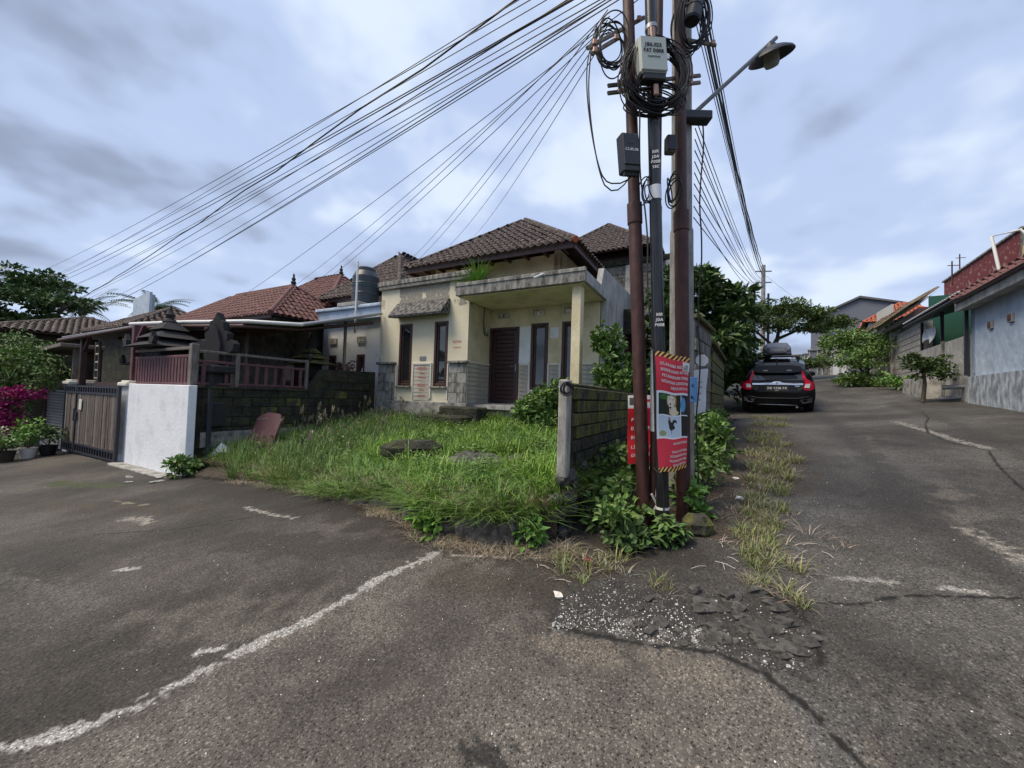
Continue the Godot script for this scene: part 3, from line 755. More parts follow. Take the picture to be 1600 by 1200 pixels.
func main_house() -> void:
	var t := thing("abandoned_house", "abandoned single-storey house with stained cream plaster, brown door and dark tiled hip roof", "house", HP(0, 0, .8), HT)
	var B := -.8
	var Y := func(y: float) -> float: return y + B
	# bay: front room
	var b := MB.new()
	var bw := [[-2.42, -1.92, Y.call(1.77), Y.call(3.56)], [-1.125, -.65, Y.call(1.77), Y.call(3.56)]]
	holed(b, -3.2, 0, 0.0, Y.call(4.62), 0, .15, bw)
	var bay := part("front_room_wall", b, bay_plaster(), t)
	for w in bw:
		window_in(bay, w[0], w[1], w[2], w[3], -.04, M.brown_wood)
		bpart("sill", Vector3((w[0] + w[1]) * .5, w[2] - .025, .03), Vector3(w[1] - w[0] + .1, .05, .12), M.concrete, bay, .008)
	b = MB.new()
	b.box(Vector3(-.075, Y.call(4.62) * .5, -.62), Vector3(.15, Y.call(4.62), .94))
	b.box(Vector3(-3.125, Y.call(4.62) * .5, -3.4), Vector3(.15, Y.call(4.62), 6.5))
	b.box(Vector3(-1.6, Y.call(4.5), -.8), Vector3(2.9, .12, 1.3))
	part("side_wall", b, M.cream, t)
	b = MB.new()
	for k in [[4.62, .10, .05], [4.72, .13, .09]]:
		b.box(Vector3(-1.6, Y.call(k[0] + k[1] * .5), -.03), Vector3(3.2 + k[2] * 2, k[1], .2 + k[2]), Basis.IDENTITY, .012)
		b.box(Vector3(-.03, Y.call(k[0] + k[1] * .5), -.62), Vector3(.2 + k[2], k[1], 1.0), Basis.IDENTITY, .012)
	part("parapet_moulding", b, M.concrete, t)
	# concrete hood over the two windows
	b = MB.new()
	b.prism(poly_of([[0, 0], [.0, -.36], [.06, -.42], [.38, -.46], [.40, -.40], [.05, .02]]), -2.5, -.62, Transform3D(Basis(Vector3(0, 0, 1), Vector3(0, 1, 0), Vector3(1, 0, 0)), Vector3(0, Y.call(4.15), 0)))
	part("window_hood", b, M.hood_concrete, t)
	# plinth and dado
	b = MB.new()
	b.box(Vector3(-1.6, .05, -.3), Vector3(3.26, 1.0, .66), Basis.IDENTITY, .015)
	b.box(Vector3(1.63, .04, -1.0), Vector3(3.24, .98, 1.30), Basis.IDENTITY, .015)
	part("plinth", b, M.plinth, t)
	var bayat := func(x: float, y: float) -> Transform3D: return Transform3D(Basis.IDENTITY, Vector3(x, y, .012))
	var porchat := func(x: float, y: float) -> Transform3D: return Transform3D(Basis.IDENTITY, Vector3(x, y, -1.088))
	boards(t, -1.80, -1.22, Y.call(1.36), Y.call(2.36), bayat, M.cladding)
	for q in [[-3.2, -2.52], [-.57, 0.0]]:
		# stained dado of square blocks at both ends of the front
		for i in 4:
			for j in 2:
				bpart("dado_block", Vector3(lerpf(q[0], q[1], (j + .5) / 2), Y.call(1.34) + (i + .5) * .265, .012), Vector3((q[1] - q[0]) * .49, .258, .03), M.concrete if (i + j) % 3 else M.pale_concrete, t, .006)
		bpart("dado_cap", Vector3((q[0] + q[1]) * .5, Y.call(2.43), .03), Vector3(q[1] - q[0] + .08, .07, .14), M.concrete, t, .015)
	for q in [[-1.51, 2.40, .70, .06], [-1.83, 1.9, .05, .94], [-1.19, 1.9, .05, .94], [-2.47, 1.9, .05, .94], [-.605, 1.9, .045, .94]]: bpart("white_trim", Vector3(q[0], Y.call(q[1]), .018), Vector3(q[2], q[3], .045), M.frame_white, t, .006)
	for q in [[1.29, 1.9, .05, 1.2], [1.14, 2.44, .27, .06], [1.58, 1.73, .62, .05], [1.85, 2.08, .05, .74], [2.02, 2.44, .3, .05], [2.175, 2.08, .05, .74], [2.95, 2.44, .5, .05]]: bpart("white_trim", Vector3(q[0], Y.call(q[1]), -1.08), Vector3(q[2], q[3], .045), M.frame_white, t, .006)
	bpart("white_trim", Vector3(.018, Y.call(2.44), -.56), Vector3(.045, .06, 1.08), M.frame_white, t, .006)
	boards(t, 0, 1.08, Y.call(1.34), Y.call(2.40), func(x: float, y: float) -> Transform3D: return Transform3D(Basis(Vector3.UP, PI / 2), Vector3(.012, y, -x)), M.cladding)
	boards(t, .99, 1.26, Y.call(1.36), Y.call(2.40), porchat, M.cladding)
	boards(t, 1.88, 2.15, Y.call(1.36), Y.call(2.40), porchat, M.cladding)
	boards(t, 2.72, 3.2, Y.call(1.36), Y.call(2.40), porchat, M.cladding)
	boards(t, 1.30, 1.84, Y.call(1.36), Y.call(1.70), porchat, M.cladding)
	# porch wall with door and two windows
	b = MB.new()
	var ph := [[.02, .96, Y.call(1.35), Y.call(3.50)], [1.31, 1.82, Y.call(1.76), Y.call(3.56)], [2.2, 2.7, Y.call(1.76), Y.call(3.56)]]
	holed(b, 0, 3.2, 0, Y.call(3.66), -1.1, .15, ph)
	var vh := []
	for a in [.45, 1.52, 2.42]: vh.append([a - .17, a + .17, Y.call(3.76), Y.call(3.92)])
	holed(b, 0, 3.2, Y.call(3.66), Y.call(4.24), -1.1, .15, vh)
	holed(b, -2.04, 2.08, Y.call(4.5), Y.call(5.4), -1.1, .15, [])
	holed(b, 0, 2.08, Y.call(4.24), Y.call(4.5), -1.1, .15, [])
	var pw := part("porch_wall", b, M.cream, t)
	bpart("bare_patch", Vector3(1.13, Y.call(2.98), -1.094), Vector3(.34, 1.02, .012), M.white_wall, pw, .003)
	for w in [ph[1], ph[2]]:
		window_in(pw, w[0], w[1], w[2], w[3], -1.14, M.brown_wood)
	for a in [.45, 1.52, 2.42]: rings(pw, Vector3(a, Y.call(3.84), -1.074), .36, .18)
	b = MB.new()
	b.box(Vector3(2.08 - .075, Y.call(4.85), -3.6), Vector3(.15, 1.3, 5.0)); b.box(Vector3(-2.0, Y.call(4.85), -3.6), Vector3(.15, 1.3, 5.0))
	part("upper_wall", b, M.cream, t)
	b = MB.new()
	for x in [.055, .925]: b.box(Vector3(x, Y.call(2.425), -1.13), Vector3(.07, 2.15, .12), Basis.IDENTITY, .008)
	b.box(Vector3(.49, Y.call(3.465), -1.132), Vector3(.80, .07, .116), Basis.IDENTITY, .008)
	var door := part("door", b, M.brown_wood, t)
	b = MB.new()
	for x in [.145, .835]: b.box(Vector3(x, Y.call(2.39), -1.14), Vector3(.11, 2.06, .045), Basis.IDENTITY, .006)
	for y in [1.42, 3.36]: b.box(Vector3(.49, Y.call(y), -1.142), Vector3(.58, .12, .04), Basis.IDENTITY, .006)
	part("stile", b, M.door_wood, door)
	for i in 15:
		bpart("louvre", Vector3(.49, Y.call(1.48 + (i + .5) * .1207), -1.145), Vector3(.58, .112, .03), M.door_wood, door, .008, Basis(Vector3.RIGHT, .05))
	bpart("back_panel", Vector3(.49, Y.call(2.4), -1.175), Vector3(.8, 2.08, .02), M.door_wood, door)
	b = MB.new()
	b.box(Vector3(.86, Y.call(2.36), -1.11), Vector3(.035, .2, .012), Basis.IDENTITY, .004); b.tube([Vector3(.86, Y.call(2.40), -1.1), Vector3(.86, Y.call(2.40), -1.06), Vector3(.72, Y.call(2.40), -1.06)], .009, 6)
	part("handle", b, M.galvanised, door)
	bpart("threshold", Vector3(.49, Y.call(1.33), -1.06), Vector3(1.1, .05, .22), M.pale_concrete, t, .01)
	# rooms inside: floor, back wall, flat roofs beside the raised part
	bpart("floor", Vector3(0, Y.call(1.26), -3.4), Vector3(6.2, .1, 6.4), M.pale_concrete, t)
	bpart("rear_wall", Vector3(0, 2.0, -6.6), Vector3(6.2, 4.0, .15), M.cream, t)
	for x in [-2.56, 2.65]: bpart("flat_roof", Vector3(x, Y.call(4.42), -3.95), Vector3(1.16, .1, 5.3), M.concrete, t)
	bpart("room_partition", Vector3(-.075, 1.9, -3.0), Vector3(.12, 3.6, 3.6), M.cream, t)
	# porch slab on its column, with a raised lip and a side parapet
	b = MB.new()
	b.box(Vector3(1.66, Y.call(4.15), -.25), Vector3(3.36, .23, 1.68), Basis.IDENTITY, .012)
	b.box(Vector3(1.66, Y.call(4.30), .56), Vector3(3.36, .09, .10), Basis.IDENTITY, .01)
	part("porch_slab", b, M.concrete, t)
	bpart("porch_ceiling", Vector3(1.68, Y.call(4.02), -.27), Vector3(3.2, .02, 1.55), M.cream, t)
	bpart("column", Vector3(3.1, Y.call(2.42), .33), Vector3(.21, 3.2, .21), M.cream, t, .012)
	b = MB.new()
	b.prism(poly_of([[-.58, Y.call(4.27)], [.55, Y.call(4.27)], [.55, Y.call(4.03)], [-1.1, Y.call(4.03)], [-1.1, .0], [-7.6, .0], [-7.6, Y.call(5.0)], [-.8, Y.call(4.74)]]), 3.22, 3.36, Transform3D(Basis(Vector3(0, 0, 1), Vector3(0, 1, 0), Vector3(1, 0, 0)), Vector3.ZERO))
	part("side_parapet_wall", b, M.pale_concrete, t)
	bpart("side_window_hood", Vector3(3.50, Y.call(3.83), -3.95), Vector3(.3, .74, 1.9), M.dark_wall, t, .02)
	bpart("side_window", Vector3(3.37, Y.call(2.95), -3.95), Vector3(.03, .95, 1.5), M.brown_wood, t, .006)
	bpart("drain_pipe", Vector3(2.33, Y.call(4.26), .66), Vector3(.045, .045, .40), M.pvc, t, .015, Basis(Vector3.UP, -.5) * Basis(Vector3.RIGHT, .5))
	b = MB.new()
	b.box(Vector3(0, 0, 0), Vector3(.05, .20, .14), Basis.IDENTITY, .02)
	var meter := part("electricity_meter", b, M.box_grey, t)
	meter.position = Vector3(.045, Y.call(3.42), -.86)
	tpart("conduit", [Vector3(0, -.10, 0), Vector3(0, -.17, -.03), Vector3(.0, -.16, .12), Vector3(0, .0, .18), Vector3(0, .62, .18), Vector3(0, .66, .50), Vector3(0, .68, .78)], .012, M.cable, meter, 6)
	bpart("paper_notice", Vector3(1.99, Y.call(3.28), -1.092), Vector3(.24, .28, .006), M.white_wall, t)
	bpart("house_number_plate", Vector3(-1.50, Y.call(2.55), .012), Vector3(.22, .11, .012), M.galvanised, t)
	# red stencilled notices, too worn to read
	plain("stencil_red", C3(.48, .16, .13), .9)
	for k in [["DIJUAL", -1.5, 2.27, .11], ["TANAH", -1.5, 2.13, .06], ["HUBUNGI", -1.5, 2.02, .06], ["DIJUAL", -1.5, 1.80, .10], ["TANAH", -1.5, 1.66, .06], ["HUBUNGI", -1.5, 1.50, .06]]:
		lettering(k[0], k[3], M.stencil_red, t, Vector3(k[1], Y.call(k[2]), .026))
	for k in [["DIJUAL", -.34, 2.98, .09], ["HUBUNGI", -.34, 2.82, .05]]: lettering(k[0], k[3], M.stencil_red, t, Vector3(k[1], Y.call(k[2]), .002), Basis.IDENTITY, "lettering", .002)
	# roof
	var roof := Node3D.new()
	roof.name = "roof"; t.add_child(roof)
	hip_roof(roof, -2.62, 2.78, -.3, -6.7, Y.call(5.33), Y.call(7.42), M.tile_dark, true)
	var oc := part("end_cap", cap_mb(), M.orange_tile, roof)
	oc.transform = Transform3D(Basis.looking_at(Vector3(-.7, .5, -.7), Vector3.UP).scaled(Vector3.ONE * .95), Vector3(2.70, Y.call(5.42), -.38))
	for q in [[Vector3(.08, Y.call(5.26), -.34), Vector3(5.3, .16, .04)], [Vector3(2.74, Y.call(5.26), -3.5), Vector3(.04, .16, 6.3)], [Vector3(-2.58, Y.call(5.26), -3.5), Vector3(.04, .16, 6.3)]]: bpart("fascia_board", q[0], q[1], M.brown_wood, roof)
	for i in 9: bpart("rafter", Vector3(-2.3 + i * .58, Y.call(5.36), -.7), Vector3(.06, .09, .8), M.brown_wood, roof)
	# steps
	b = MB.new()
	b.box(Vector3(.1, .25, .25), Vector3(1.2, .42, .5), Basis.IDENTITY, .04); b.box(Vector3(-.2, .12, .72), Vector3(1.5, .26, .5), Basis.IDENTITY, .04)
	part("entrance_step", b, M.dark_wall, t)

func rear_house() -> void:
	var t := thing("block_house", "unplastered grey block house with dark tiled hip roof behind the cream house", "house", HP(0, 8.5, 2.0), HT)
	var b := MB.new()
	b.box(Vector3(.6, 2.9, -3.0), Vector3(7.0, 5.0, 6.0))
	part("wall", b, M.old_block, t)
	for i in 13:
		for j in 15: if rng.randf() > .12: bpart("block", Vector3(.4 + (j + (i % 2) * .5) * .41 - 2.0, 3.15 + i * .175, .015), Vector3(.39, .16, .04), M.old_block, t, .008)
	for x in [2.35, 3.95]: bpart("pillar", Vector3(x, 2.7, .04), Vector3(.22, 5.3, .16), M.pale_concrete, t, .01)
	bpart("ring_beam", Vector3(.8, 5.5, .02), Vector3(6.7, .22, .2), M.dark_wall, t, .01)
	b = MB.new()
	b.box(Vector3(.55, 5.8, -2.9), Vector3(4.6, .5, 5.4))
	part("gable_wall", b, M.brown_wood, t)
	var roof := Node3D.new()
	roof.name = "roof"; t.add_child(roof)
	hip_roof(roof, -1.9, 3.6, .5, -5.6, 5.95, 8.3, M.tile_dark, true)

# ---- left neighbour -------------------------------------------------------------
func HB(b: MB, a: float, d: float, y: float, s: Vector3, o: Vector3, bv := 0.0) -> void: b.box(HP(a, d, y) - o, s, Basis(Vector3.UP, deg_to_rad(HT)), bv)
func left_side() -> void:
	var b := MB.new()
	# block wall between the two plots
	var w := thing("boundary_wall", "dark mossy block wall with one raised end between the lot and the terrace", "wall", HP(-3.2, -2.4, 0), HT)
	b.prism(poly_of([[2.3, -.5], [2.3, 1.52], [-.1, 1.52], [-.55, 2.10], [-2.3, 2.16], [-2.3, -.5]]), -.17, -.03, Transform3D(Basis(Vector3(0, 0, 1), Vector3(0, 1, 0), Vector3(1, 0, 0)), Vector3.ZERO))
	part("core", b, M.dark_wall, w)
	for i in 10:
		for j in 12:
			var z := 2.3 - (j + .5 + (i % 2) * .5) * .38
			if z < -2.2 or z > 2.12 or (i > 7 and z > -.6): continue
			bpart("block", Vector3(-.030, .02 + i * .205 + (.0 if i < 8 else .03), z), Vector3(.05, .19, .365), M.dark_wall if rng.randf() < .88 else M.moss_block, w, .006)
	var cp := bpart("coping", Vector3(-.1, 1.55, 1.05), Vector3(.24, .06, 2.45), M.dark_wall, w, .015)
	cp.set_meta("label", "dark mossy coping")
	solo("metal_post", (func() -> MB:
		var m := MB.new(); m.box(Vector3(0, .75, 0), Vector3(.07, 1.75, .07), Basis.IDENTITY, .008); m.box(Vector3(0, 1.63, 0), Vector3(.08, .02, .08)); return m).call(), M.iron, "dark blue square metal post standing before the mossy wall", "post", "", HP(-3.0, -4.45, g(-6.0, 7.8)), HT)
	# white wall, gate pillars and gate
	var ww := thing("white_wall", "plain white plastered wall panel beside the wooden gate", "wall", HP(-4.5, -4.77, -.2), HT)
	bpart("panel", Vector3(.03, .79, -.07), Vector3(2.72, 1.98, .14), M.white_wall, ww, .01)
	bpart("footing", Vector3(-.1, -.08, .05), Vector3(2.9, .2, .34), M.plinth, ww, .02)
	for k in [[-6.15, "white gate pillar with flat cap, joined to the white wall"], [-9.85, "white gate pillar with flat cap, beside the roller shutter"]]:
		var p := thing("gate_pillar", k[1], "pillar", HP(k[0], -4.5, -.3), HT, "gate pillars")
		bpart("shaft", Vector3(0, .9, 0), Vector3(.36, 1.84, .46), M.white_wall, p, .01)
		bpart("cap", Vector3(0, 1.86, 0), Vector3(.5, .09, .6), M.frame_white, p, .02)
		bpart("cap_top", Vector3(0, 1.925, 0), Vector3(.42, .05, .5), M.frame_white, p, .02)
	var gt := thing("wooden_gate", "weathered brown plank gate in a dark iron frame", "gate", HP(-7.78, -4.85, -.2), HT)
	b = MB.new()
	for y in [.03, .22, 1.52, 1.68]: b.box(Vector3(0, y, 0), Vector3(3.42, .045, .04))
	for x in [-1.73, -.88, 1.73]: b.box(Vector3(x, .86, .002), Vector3(.06, 1.72, .05))
	part("frame", b, M.iron, gt)
	for i in 21:
		bpart("bar", Vector3(-1.62 + i * .162, 1.60, 0), Vector3(.05, .12, .03), M.iron, gt)
		bpart("bar", Vector3(-1.62 + i * .162, .125, 0), Vector3(.05, .15, .03), M.iron, gt)
	for i in 27: bpart("plank", Vector3(-1.64 + i * .1262, .87 + rng.randf_range(-.01, .01), -.01 + rng.randf_range(-.006, .006)), Vector3(.116, 1.26, .022), M.gate_wood if i % 4 else M.grey_wood, gt, .005)
	bpart("nameplate", Vector3(-.55, 1.22, .02), Vector3(.18, .26, .012), M.frame_white, gt, .004, Basis(Vector3.BACK, -.06))
	bpart("latch_plate", Vector3(-.93, .95, .03), Vector3(.07, .32, .02), M.iron, gt)
	bpart("latch_plate", Vector3(-.78, .93, .03), Vector3(.07, .24, .02), M.iron, gt)
	for x in [-1.2, .9]: bpart("roller_wheel", Vector3(x, -.02, 0), Vector3(.10, .10, .03), M.iron, gt, .03)
	# roller shutter and its surround
	var rs := thing("roller_shutter", "grey ribbed roller shutter beside the gate pillar", "shutter", HP(-11.2, -4.6, -.35), HT)
	for i in 17: bpart("slat", Vector3(0, .34 + i * .083, 0), Vector3(1.75, .074, .05), M.galvanised, rs, .02)
	bpart("lintel", Vector3(0, 1.85, -.05), Vector3(2.1, .22, .3), M.grey_wood, rs, .01)
	bpart("side_board", Vector3(-1.0, .9, -.05), Vector3(.2, 1.9, .2), M.brown_wood, rs)
	bpart("striped_sill", Vector3(0, .18, 0), Vector3(1.9, .28, .2), M.pale_concrete, rs, .02)
	var sh := thing("timber_shed", "old timber shed with plank roof over the roller shutter", "shed", HP(-11.4, -4.0, 1.5), HT)
	bpart("roof_board", Vector3(0, 1.05, .4), Vector3(2.4, .1, .9), M.grey_wood, sh, .01, Basis(Vector3.BACK, .05))
	bpart("back_board", Vector3(.1, .5, 0), Vector3(2.0, 1.1, .05), M.brown_wood, sh)
	bpart("side_post", Vector3(1.0, .5, .5), Vector3(.1, 1.1, .1), M.grey_wood, sh)
	bpart("pale_board", Vector3(.7, .45, .35), Vector3(.5, .7, .04), M.galvanised, sh)
	var ld := thing("ladder", "short pale ladder leaning by the terrace post", "ladder", HP(-9.85, -4.2, 1.6), HT)
	for x in [-.13, .13]: bpart("rail", Vector3(x, .55, 0), Vector3(.04, 1.2, .05), M.grey_wood, ld)
	for i in 5: bpart("rung", Vector3(0, .12 + i * .23, 0), Vector3(.26, .035, .04), M.frame_white, ld)
	# terrace: floor, rail, posts, sheet awning
	var te := thing("terrace", "raised terrace behind the gate with concrete floor and pale back wall", "terrace", HP(-6, -2.3, .5), HT)
	bpart("floor_slab", Vector3(.1, .0, .0), Vector3(5.4, .3, 4.4), M.plinth, te)
	bpart("front_beam", Vector3(.1, .95, 2.22), Vector3(5.3, .30, .15), M.brown_wood, te)
	bpart("front_wall", Vector3(.1, .3, 2.18), Vector3(5.3, 1.2, .12), M.dark_wall, te)
	bpart("back_wall", Vector3(-1.6, 1.5, -1.9), Vector3(3.4, 2.9, .12), M.curtain, te)
	bpart("door", Vector3(-2.2, 1.1, -1.83), Vector3(.9, 2.0, .04), M.door_wood, te)
	bpart("door", Vector3(-.4, 1.1, -1.83), Vector3(.7, 2.0, .04), M.door_wood, te)
	var fr := thing("terrace_railing", "maroon timber railing with close slats facing the street", "railing", HP(-4.75, -4.6, 1.55), HT, "terrace railings")
	for y in [.05, .62, .78]: bpart("rail", Vector3(0, y, 0), Vector3(2.66, .06, .05), M.grey_wood if y > .7 else M.maroon_wood, fr, .008)
	for i in 19: bpart("slat", Vector3(-1.24 + i * .136, .34, .005), Vector3(.095, .56, .028), M.maroon_wood, fr, .005)
	bpart("corner_post", Vector3(1.36, .40, 0), Vector3(.13, .92, .13), M.grey_wood, fr, .01)
	var sr := thing("terrace_railing", "maroon timber railing with open balusters on the mossy wall", "railing", HP(-3.3, -3.4, 1.55), HT, "terrace railings")
	for y in [.07, .52, .72]: bpart("rail", Vector3(0, y, 0), Vector3(.05, .055, 2.3), M.grey_wood if y > .7 else M.maroon_wood, sr, .008)
	for i in 11: bpart("baluster", Vector3(.0, .30, 1.06 - i * .205), Vector3(.035, .45, .07), M.maroon_wood, sr, .005)
	bpart("post", Vector3(0, .33, .45), Vector3(.08, .8, .08), M.grey_wood, sr, .008)
	bpart("post", Vector3(0, .36, -1.15), Vector3(.07, .8, .07), M.grey_wood, sr, .008)
	for k in [[-6.12, -4.6, 1.5, 2.95, M.maroon_wood, "maroon timber post at the railing end carrying the awning"], [-9.4, -4.6, 1.5, 2.85, M.brown_wood, "dark timber post above the gate carrying the awning"], [-3.5, -1.0, .8, 3.55, M.grey_wood, "thin pale post carrying the awning beside the white house"], [-4.6, -3.0, .8, 3.0, M.grey_wood, "thin grey post in the middle of the terrace"]]:
		var po := thing("awning_post", k[5], "post", HP(k[0], k[1], k[2]), HT, "awning posts")
		var h: float = k[3] - k[2]
		bpart("shaft", Vector3(0, h * .5, 0), Vector3(.13, h, .13) if k[0] < -5 else Vector3(.07, h, .07), k[4], po, .01)
		if k[0] < -5:
			bpart("brace", Vector3(.2, h - .25, 0), Vector3(.07, .62, .07), k[4], po, .01, Basis(Vector3.BACK, -.75))
	var aw := thing("sheet_awning", "dark sloping sheet awning over the terrace with white gutter pipe", "awning", HP(-6, -2.5, 2.7), HT)
	var L := func(a: float, d: float, y: float) -> Vector3: return Vector3(a + 6, y - 2.7, -(d + 2.5))
	b = MB.new()
	var fe := [[-9.9, -4.9, 2.76], [-8.6, -4.7, 2.86], [-7.2, -4.3, 3.05], [-5.2, -4.0, 3.03], [-3.3, -3.7, 2.98]]
	var me := [[-9.9, -2.5, 3.06], [-8.6, -2.5, 3.14], [-7.2, -2.5, 3.22], [-5.2, -2.5, 3.2], [-3.2, -2.5, 3.14]]
	var be := [[-9.7, -.2, 3.6], [-8.3, -.2, 3.7], [-6.7, -.2, 3.8], [-4.8, -.2, 3.86], [-3.22, -.05, 3.9]]
	for rows in [[fe, me], [me, be]]:
		for i in 4:
			var p = []
			for q in [rows[0][i], rows[0][i + 1], rows[1][i + 1], rows[1][i]]: p.append(L.call(q[0], q[1], q[2]))
			b.quad(p[0], p[1], p[2], p[3])
			for q in 4: p[q] -= Vector3(0, .02, 0)
			b.quad(p[3], p[2], p[1], p[0])
	part("sheet", b, M.sheet_roof, aw)
	b = MB.new()
	for i in 26:
		var x := -9.85 + i * .10
		b.tube([L.call(x, -4.92 + (x + 9.9) * .22, 2.775 + (x + 9.9) * .095), L.call(x, -4.0, 2.88 + (x + 9.9) * .085)], .026, 5)
	part("corrugation", b, M.galvanised, aw)
	b = MB.new()
	for i in 4: b.tube([L.call(fe[i][0], fe[i][1] - .05, fe[i][2] - .07), L.call(fe[i + 1][0], fe[i + 1][1] - .05, fe[i + 1][2] - .07)], .05, 6)
	part("front_purlin", b, M.brown_wood, aw)
	for a in [-9.2, -8, -6.8, -5.6, -4.4, -3.3]: tpart("rafter", [L.call(a, -4.0, 2.86), L.call(a, -2.5, 3.04), L.call(a, -.2, 3.62)], .045, M.brown_wood, aw, 4)
	tpart("gutter_pipe", [L.call(-7.25, -4.36, 3.08), L.call(-5.2, -4.05, 3.06), L.call(-3.2, -3.72, 3.01), L.call(-3.1, -2.55, 3.14)], .045, M.pvc, aw, 10)
	tpart("gutter", [L.call(-3.1, -2.55, 3.14), L.call(-3.12, -.06, 3.92)], .045, M.galvanised, aw, 8)
	# white house with the water tank
	var wh := thing("white_house", "white plastered house beside the cream house with blue-grey parapet and maroon windows", "house", HP(-5.2, .2, .5), HT)
	b = MB.new()
	holed(b, -.9, 1.93, 0, 2.45, 0, .15, [[-.55, -.18, 1.15, 2.25], [.78, 1.16, 1.15, 2.25]])
	holed(b, -.9, 1.93, 2.45, 3.4, 0, .15, [[-.52, -.21, 2.63, 2.81], [.82, 1.13, 2.63, 2.81]])
	b.box(Vector3(.5, 1.7, -3.8), Vector3(2.8, 3.4, .1)); b.box(Vector3(.5, .9, -2.0), Vector3(2.6, .1, 3.6))
	b.box(Vector3(-.82, 1.7, -2.0), Vector3(.15, 3.4, 3.7))
	b.box(Vector3(.1, 3.9, -1.2), Vector3(4.0, 1.1, .15))
	var wp := part("wall", b, M.white_wall, wh)
	for q in [[-.55, -.18], [.78, 1.16]]:
		window_in(wp, q[0], q[1], 1.15, 2.25, -.04, M.maroon_wood)
		rings(wp, Vector3((q[0] + q[1]) * .5, 2.72, .026), .34, .2)
	b = MB.new()
	b.box(Vector3(.45, 3.52, .05), Vector3(2.96, .34, .2), Basis.IDENTITY, .02); b.box(Vector3(.45, 3.74, .09), Vector3(3.04, .10, .3), Basis.IDENTITY, .02); b.box(Vector3(.45, 3.36, .08), Vector3(3.0, .06, .26), Basis.IDENTITY, .02)
	part("parapet", b, M.blue_wall, wh)
	bpart("flat_roof", Vector3(.45, 3.6, -.75), Vector3(2.9, .1, 1.4), M.pale_concrete, wh)
	var tk := thing("water_tank", "tall dark blue plastic water tank on the white house", "tank", HP(-4.55, .55, 4.3), HT)
	b = MB.new()
	b.lathe([Vector2(0, 0), Vector2(.40, 0), Vector2(.42, .05), Vector2(.42, .34), Vector2(.43, .36), Vector2(.42, .38), Vector2(.42, .66), Vector2(.43, .68), Vector2(.42, .70), Vector2(.42, .92), Vector2(.33, 1.10), Vector2(.30, 1.11), Vector2(.30, 1.21), Vector2(.26, 1.24), Vector2(0, 1.25)], 28)
	var tb := part("body", b, M.tank, tk)
	tb.position.y = .12
	b = MB.new(); b.lathe([Vector2(.425, 0), Vector2(.437, .01), Vector2(.425, .02)], 28)
	part("band", b, M.green_paint, tk).position.y = .70
	bpart("stand", Vector3(-.1, .05, .1), Vector3(1.0, .12, 1.0), M.pale_concrete, tk, .01)
	tpart("pipe", [Vector3(.32, -.9, .62), Vector3(.32, 1.35, .62)], .03, M.pvc, tk, 8)
	var fl := bpart("float_lid", Vector3(0, 1.40, 0), Vector3(.2, .04, .2), M.tank, tk, .01)
	fl.position.y = 1.37
	var ac := thing("air_conditioner", "white outdoor air conditioner unit on the terrace back wall", "air conditioner", HP(-6.9, -.62, 2.1), HT)
	bpart("case", Vector3.ZERO, Vector3(.75, .52, .28), M.frame_white, ac, .02)
	b = MB.new(); b.lathe([Vector2(0, 0), Vector2(.2, 0), Vector2(.21, .01)], 20, Transform3D(Basis(Vector3.RIGHT, PI / 2), Vector3(.08, 0, .142)))
	part("fan_grille", b, M.black_plastic, ac)
	bpart("bracket", Vector3(0, -.29, 0), Vector3(.6, .04, .3), M.iron, ac)
	# tiled roofs behind
	for k in [["red_roofed_house", "house with weathered red tiled hip roof and carved finial behind the terrace", -13.4, -6.1, -1.6, 2.0, 3.85, 5.3, M.tile_red, true], ["brown_roofed_house", "house with red and brown tiled hip roof and small finial, left of the water tank", -13.0, -6.9, .9, 5.4, 4.7, 6.7, M.tile_red, true], ["dark_roofed_house", "house with dark speckled tile roof right behind the water tank", -7.5, -3.4, .9, 6.2, 4.95, 7.0, M.tile_dark, false]]:
		var h := thing(k[0], k[1], "house", HP((k[2] + k[3]) * .5, (k[4] + k[5]) * .5, .6), HT)
		var hx: float = (k[3] - k[2]) * .5; var hz: float = (k[5] - k[4]) * .5
		bpart("wall", Vector3(0, (k[6] - .6) * .5, 0), Vector3(hx * 2 - .9, k[6] - .6, hz * 2 - .9), M.old_block if k[9] else M.white_wall, h)
		var rf := Node3D.new()
		rf.name = "roof"; h.add_child(rf)
		hip_roof(rf, -hx, hx, hz, -hz, k[6] - .6, k[7] - .6, k[8], false, .20, .26)
		bpart("fascia", Vector3(0, k[6] - .66, hz - .05), Vector3(hx * 2 - .1, .14, .04), M.brown_wood, rf)
		if k[9]:
			b = MB.new()
			b.lathe([Vector2(.14, 0), Vector2(.16, .08), Vector2(.09, .16), Vector2(.13, .24), Vector2(.07, .34), Vector2(.10, .42), Vector2(.04, .52), Vector2(.05, .6), Vector2(0, .72)], 10)
			var fi := part("finial", b, M.carved_stone, rf)
			fi.position = Vector3(0 if hx <= hz else hx - hz, k[7] - .62, 0); fi.scale = Vector3.ONE * .75
	for k in [[-12.6, 4.0, "small orange tiled roof between the terrace awning and the grey screen", M.tile_red, 1.2, 4.6], [-14.0, -1.0, "brown tiled roof low behind the awning", M.tile_dark, 2.0, 3.95]]:
		var h := thing("small_roofed_house", k[2], "house", HP(k[0], k[1], .5), HT)
		bpart("wall", Vector3(0, k[5] * .5 - .4, 0), Vector3(k[4] * 2 - .4, k[5] - .8, k[4] * 1.6), M.dark_wall, h)
		var rf := Node3D.new(); rf.name = "roof"; h.add_child(rf)
		hip_roof(rf, -k[4], k[4], k[4], -k[4], k[5] - .9, k[5] + .25, k[3], false, .24, .3)
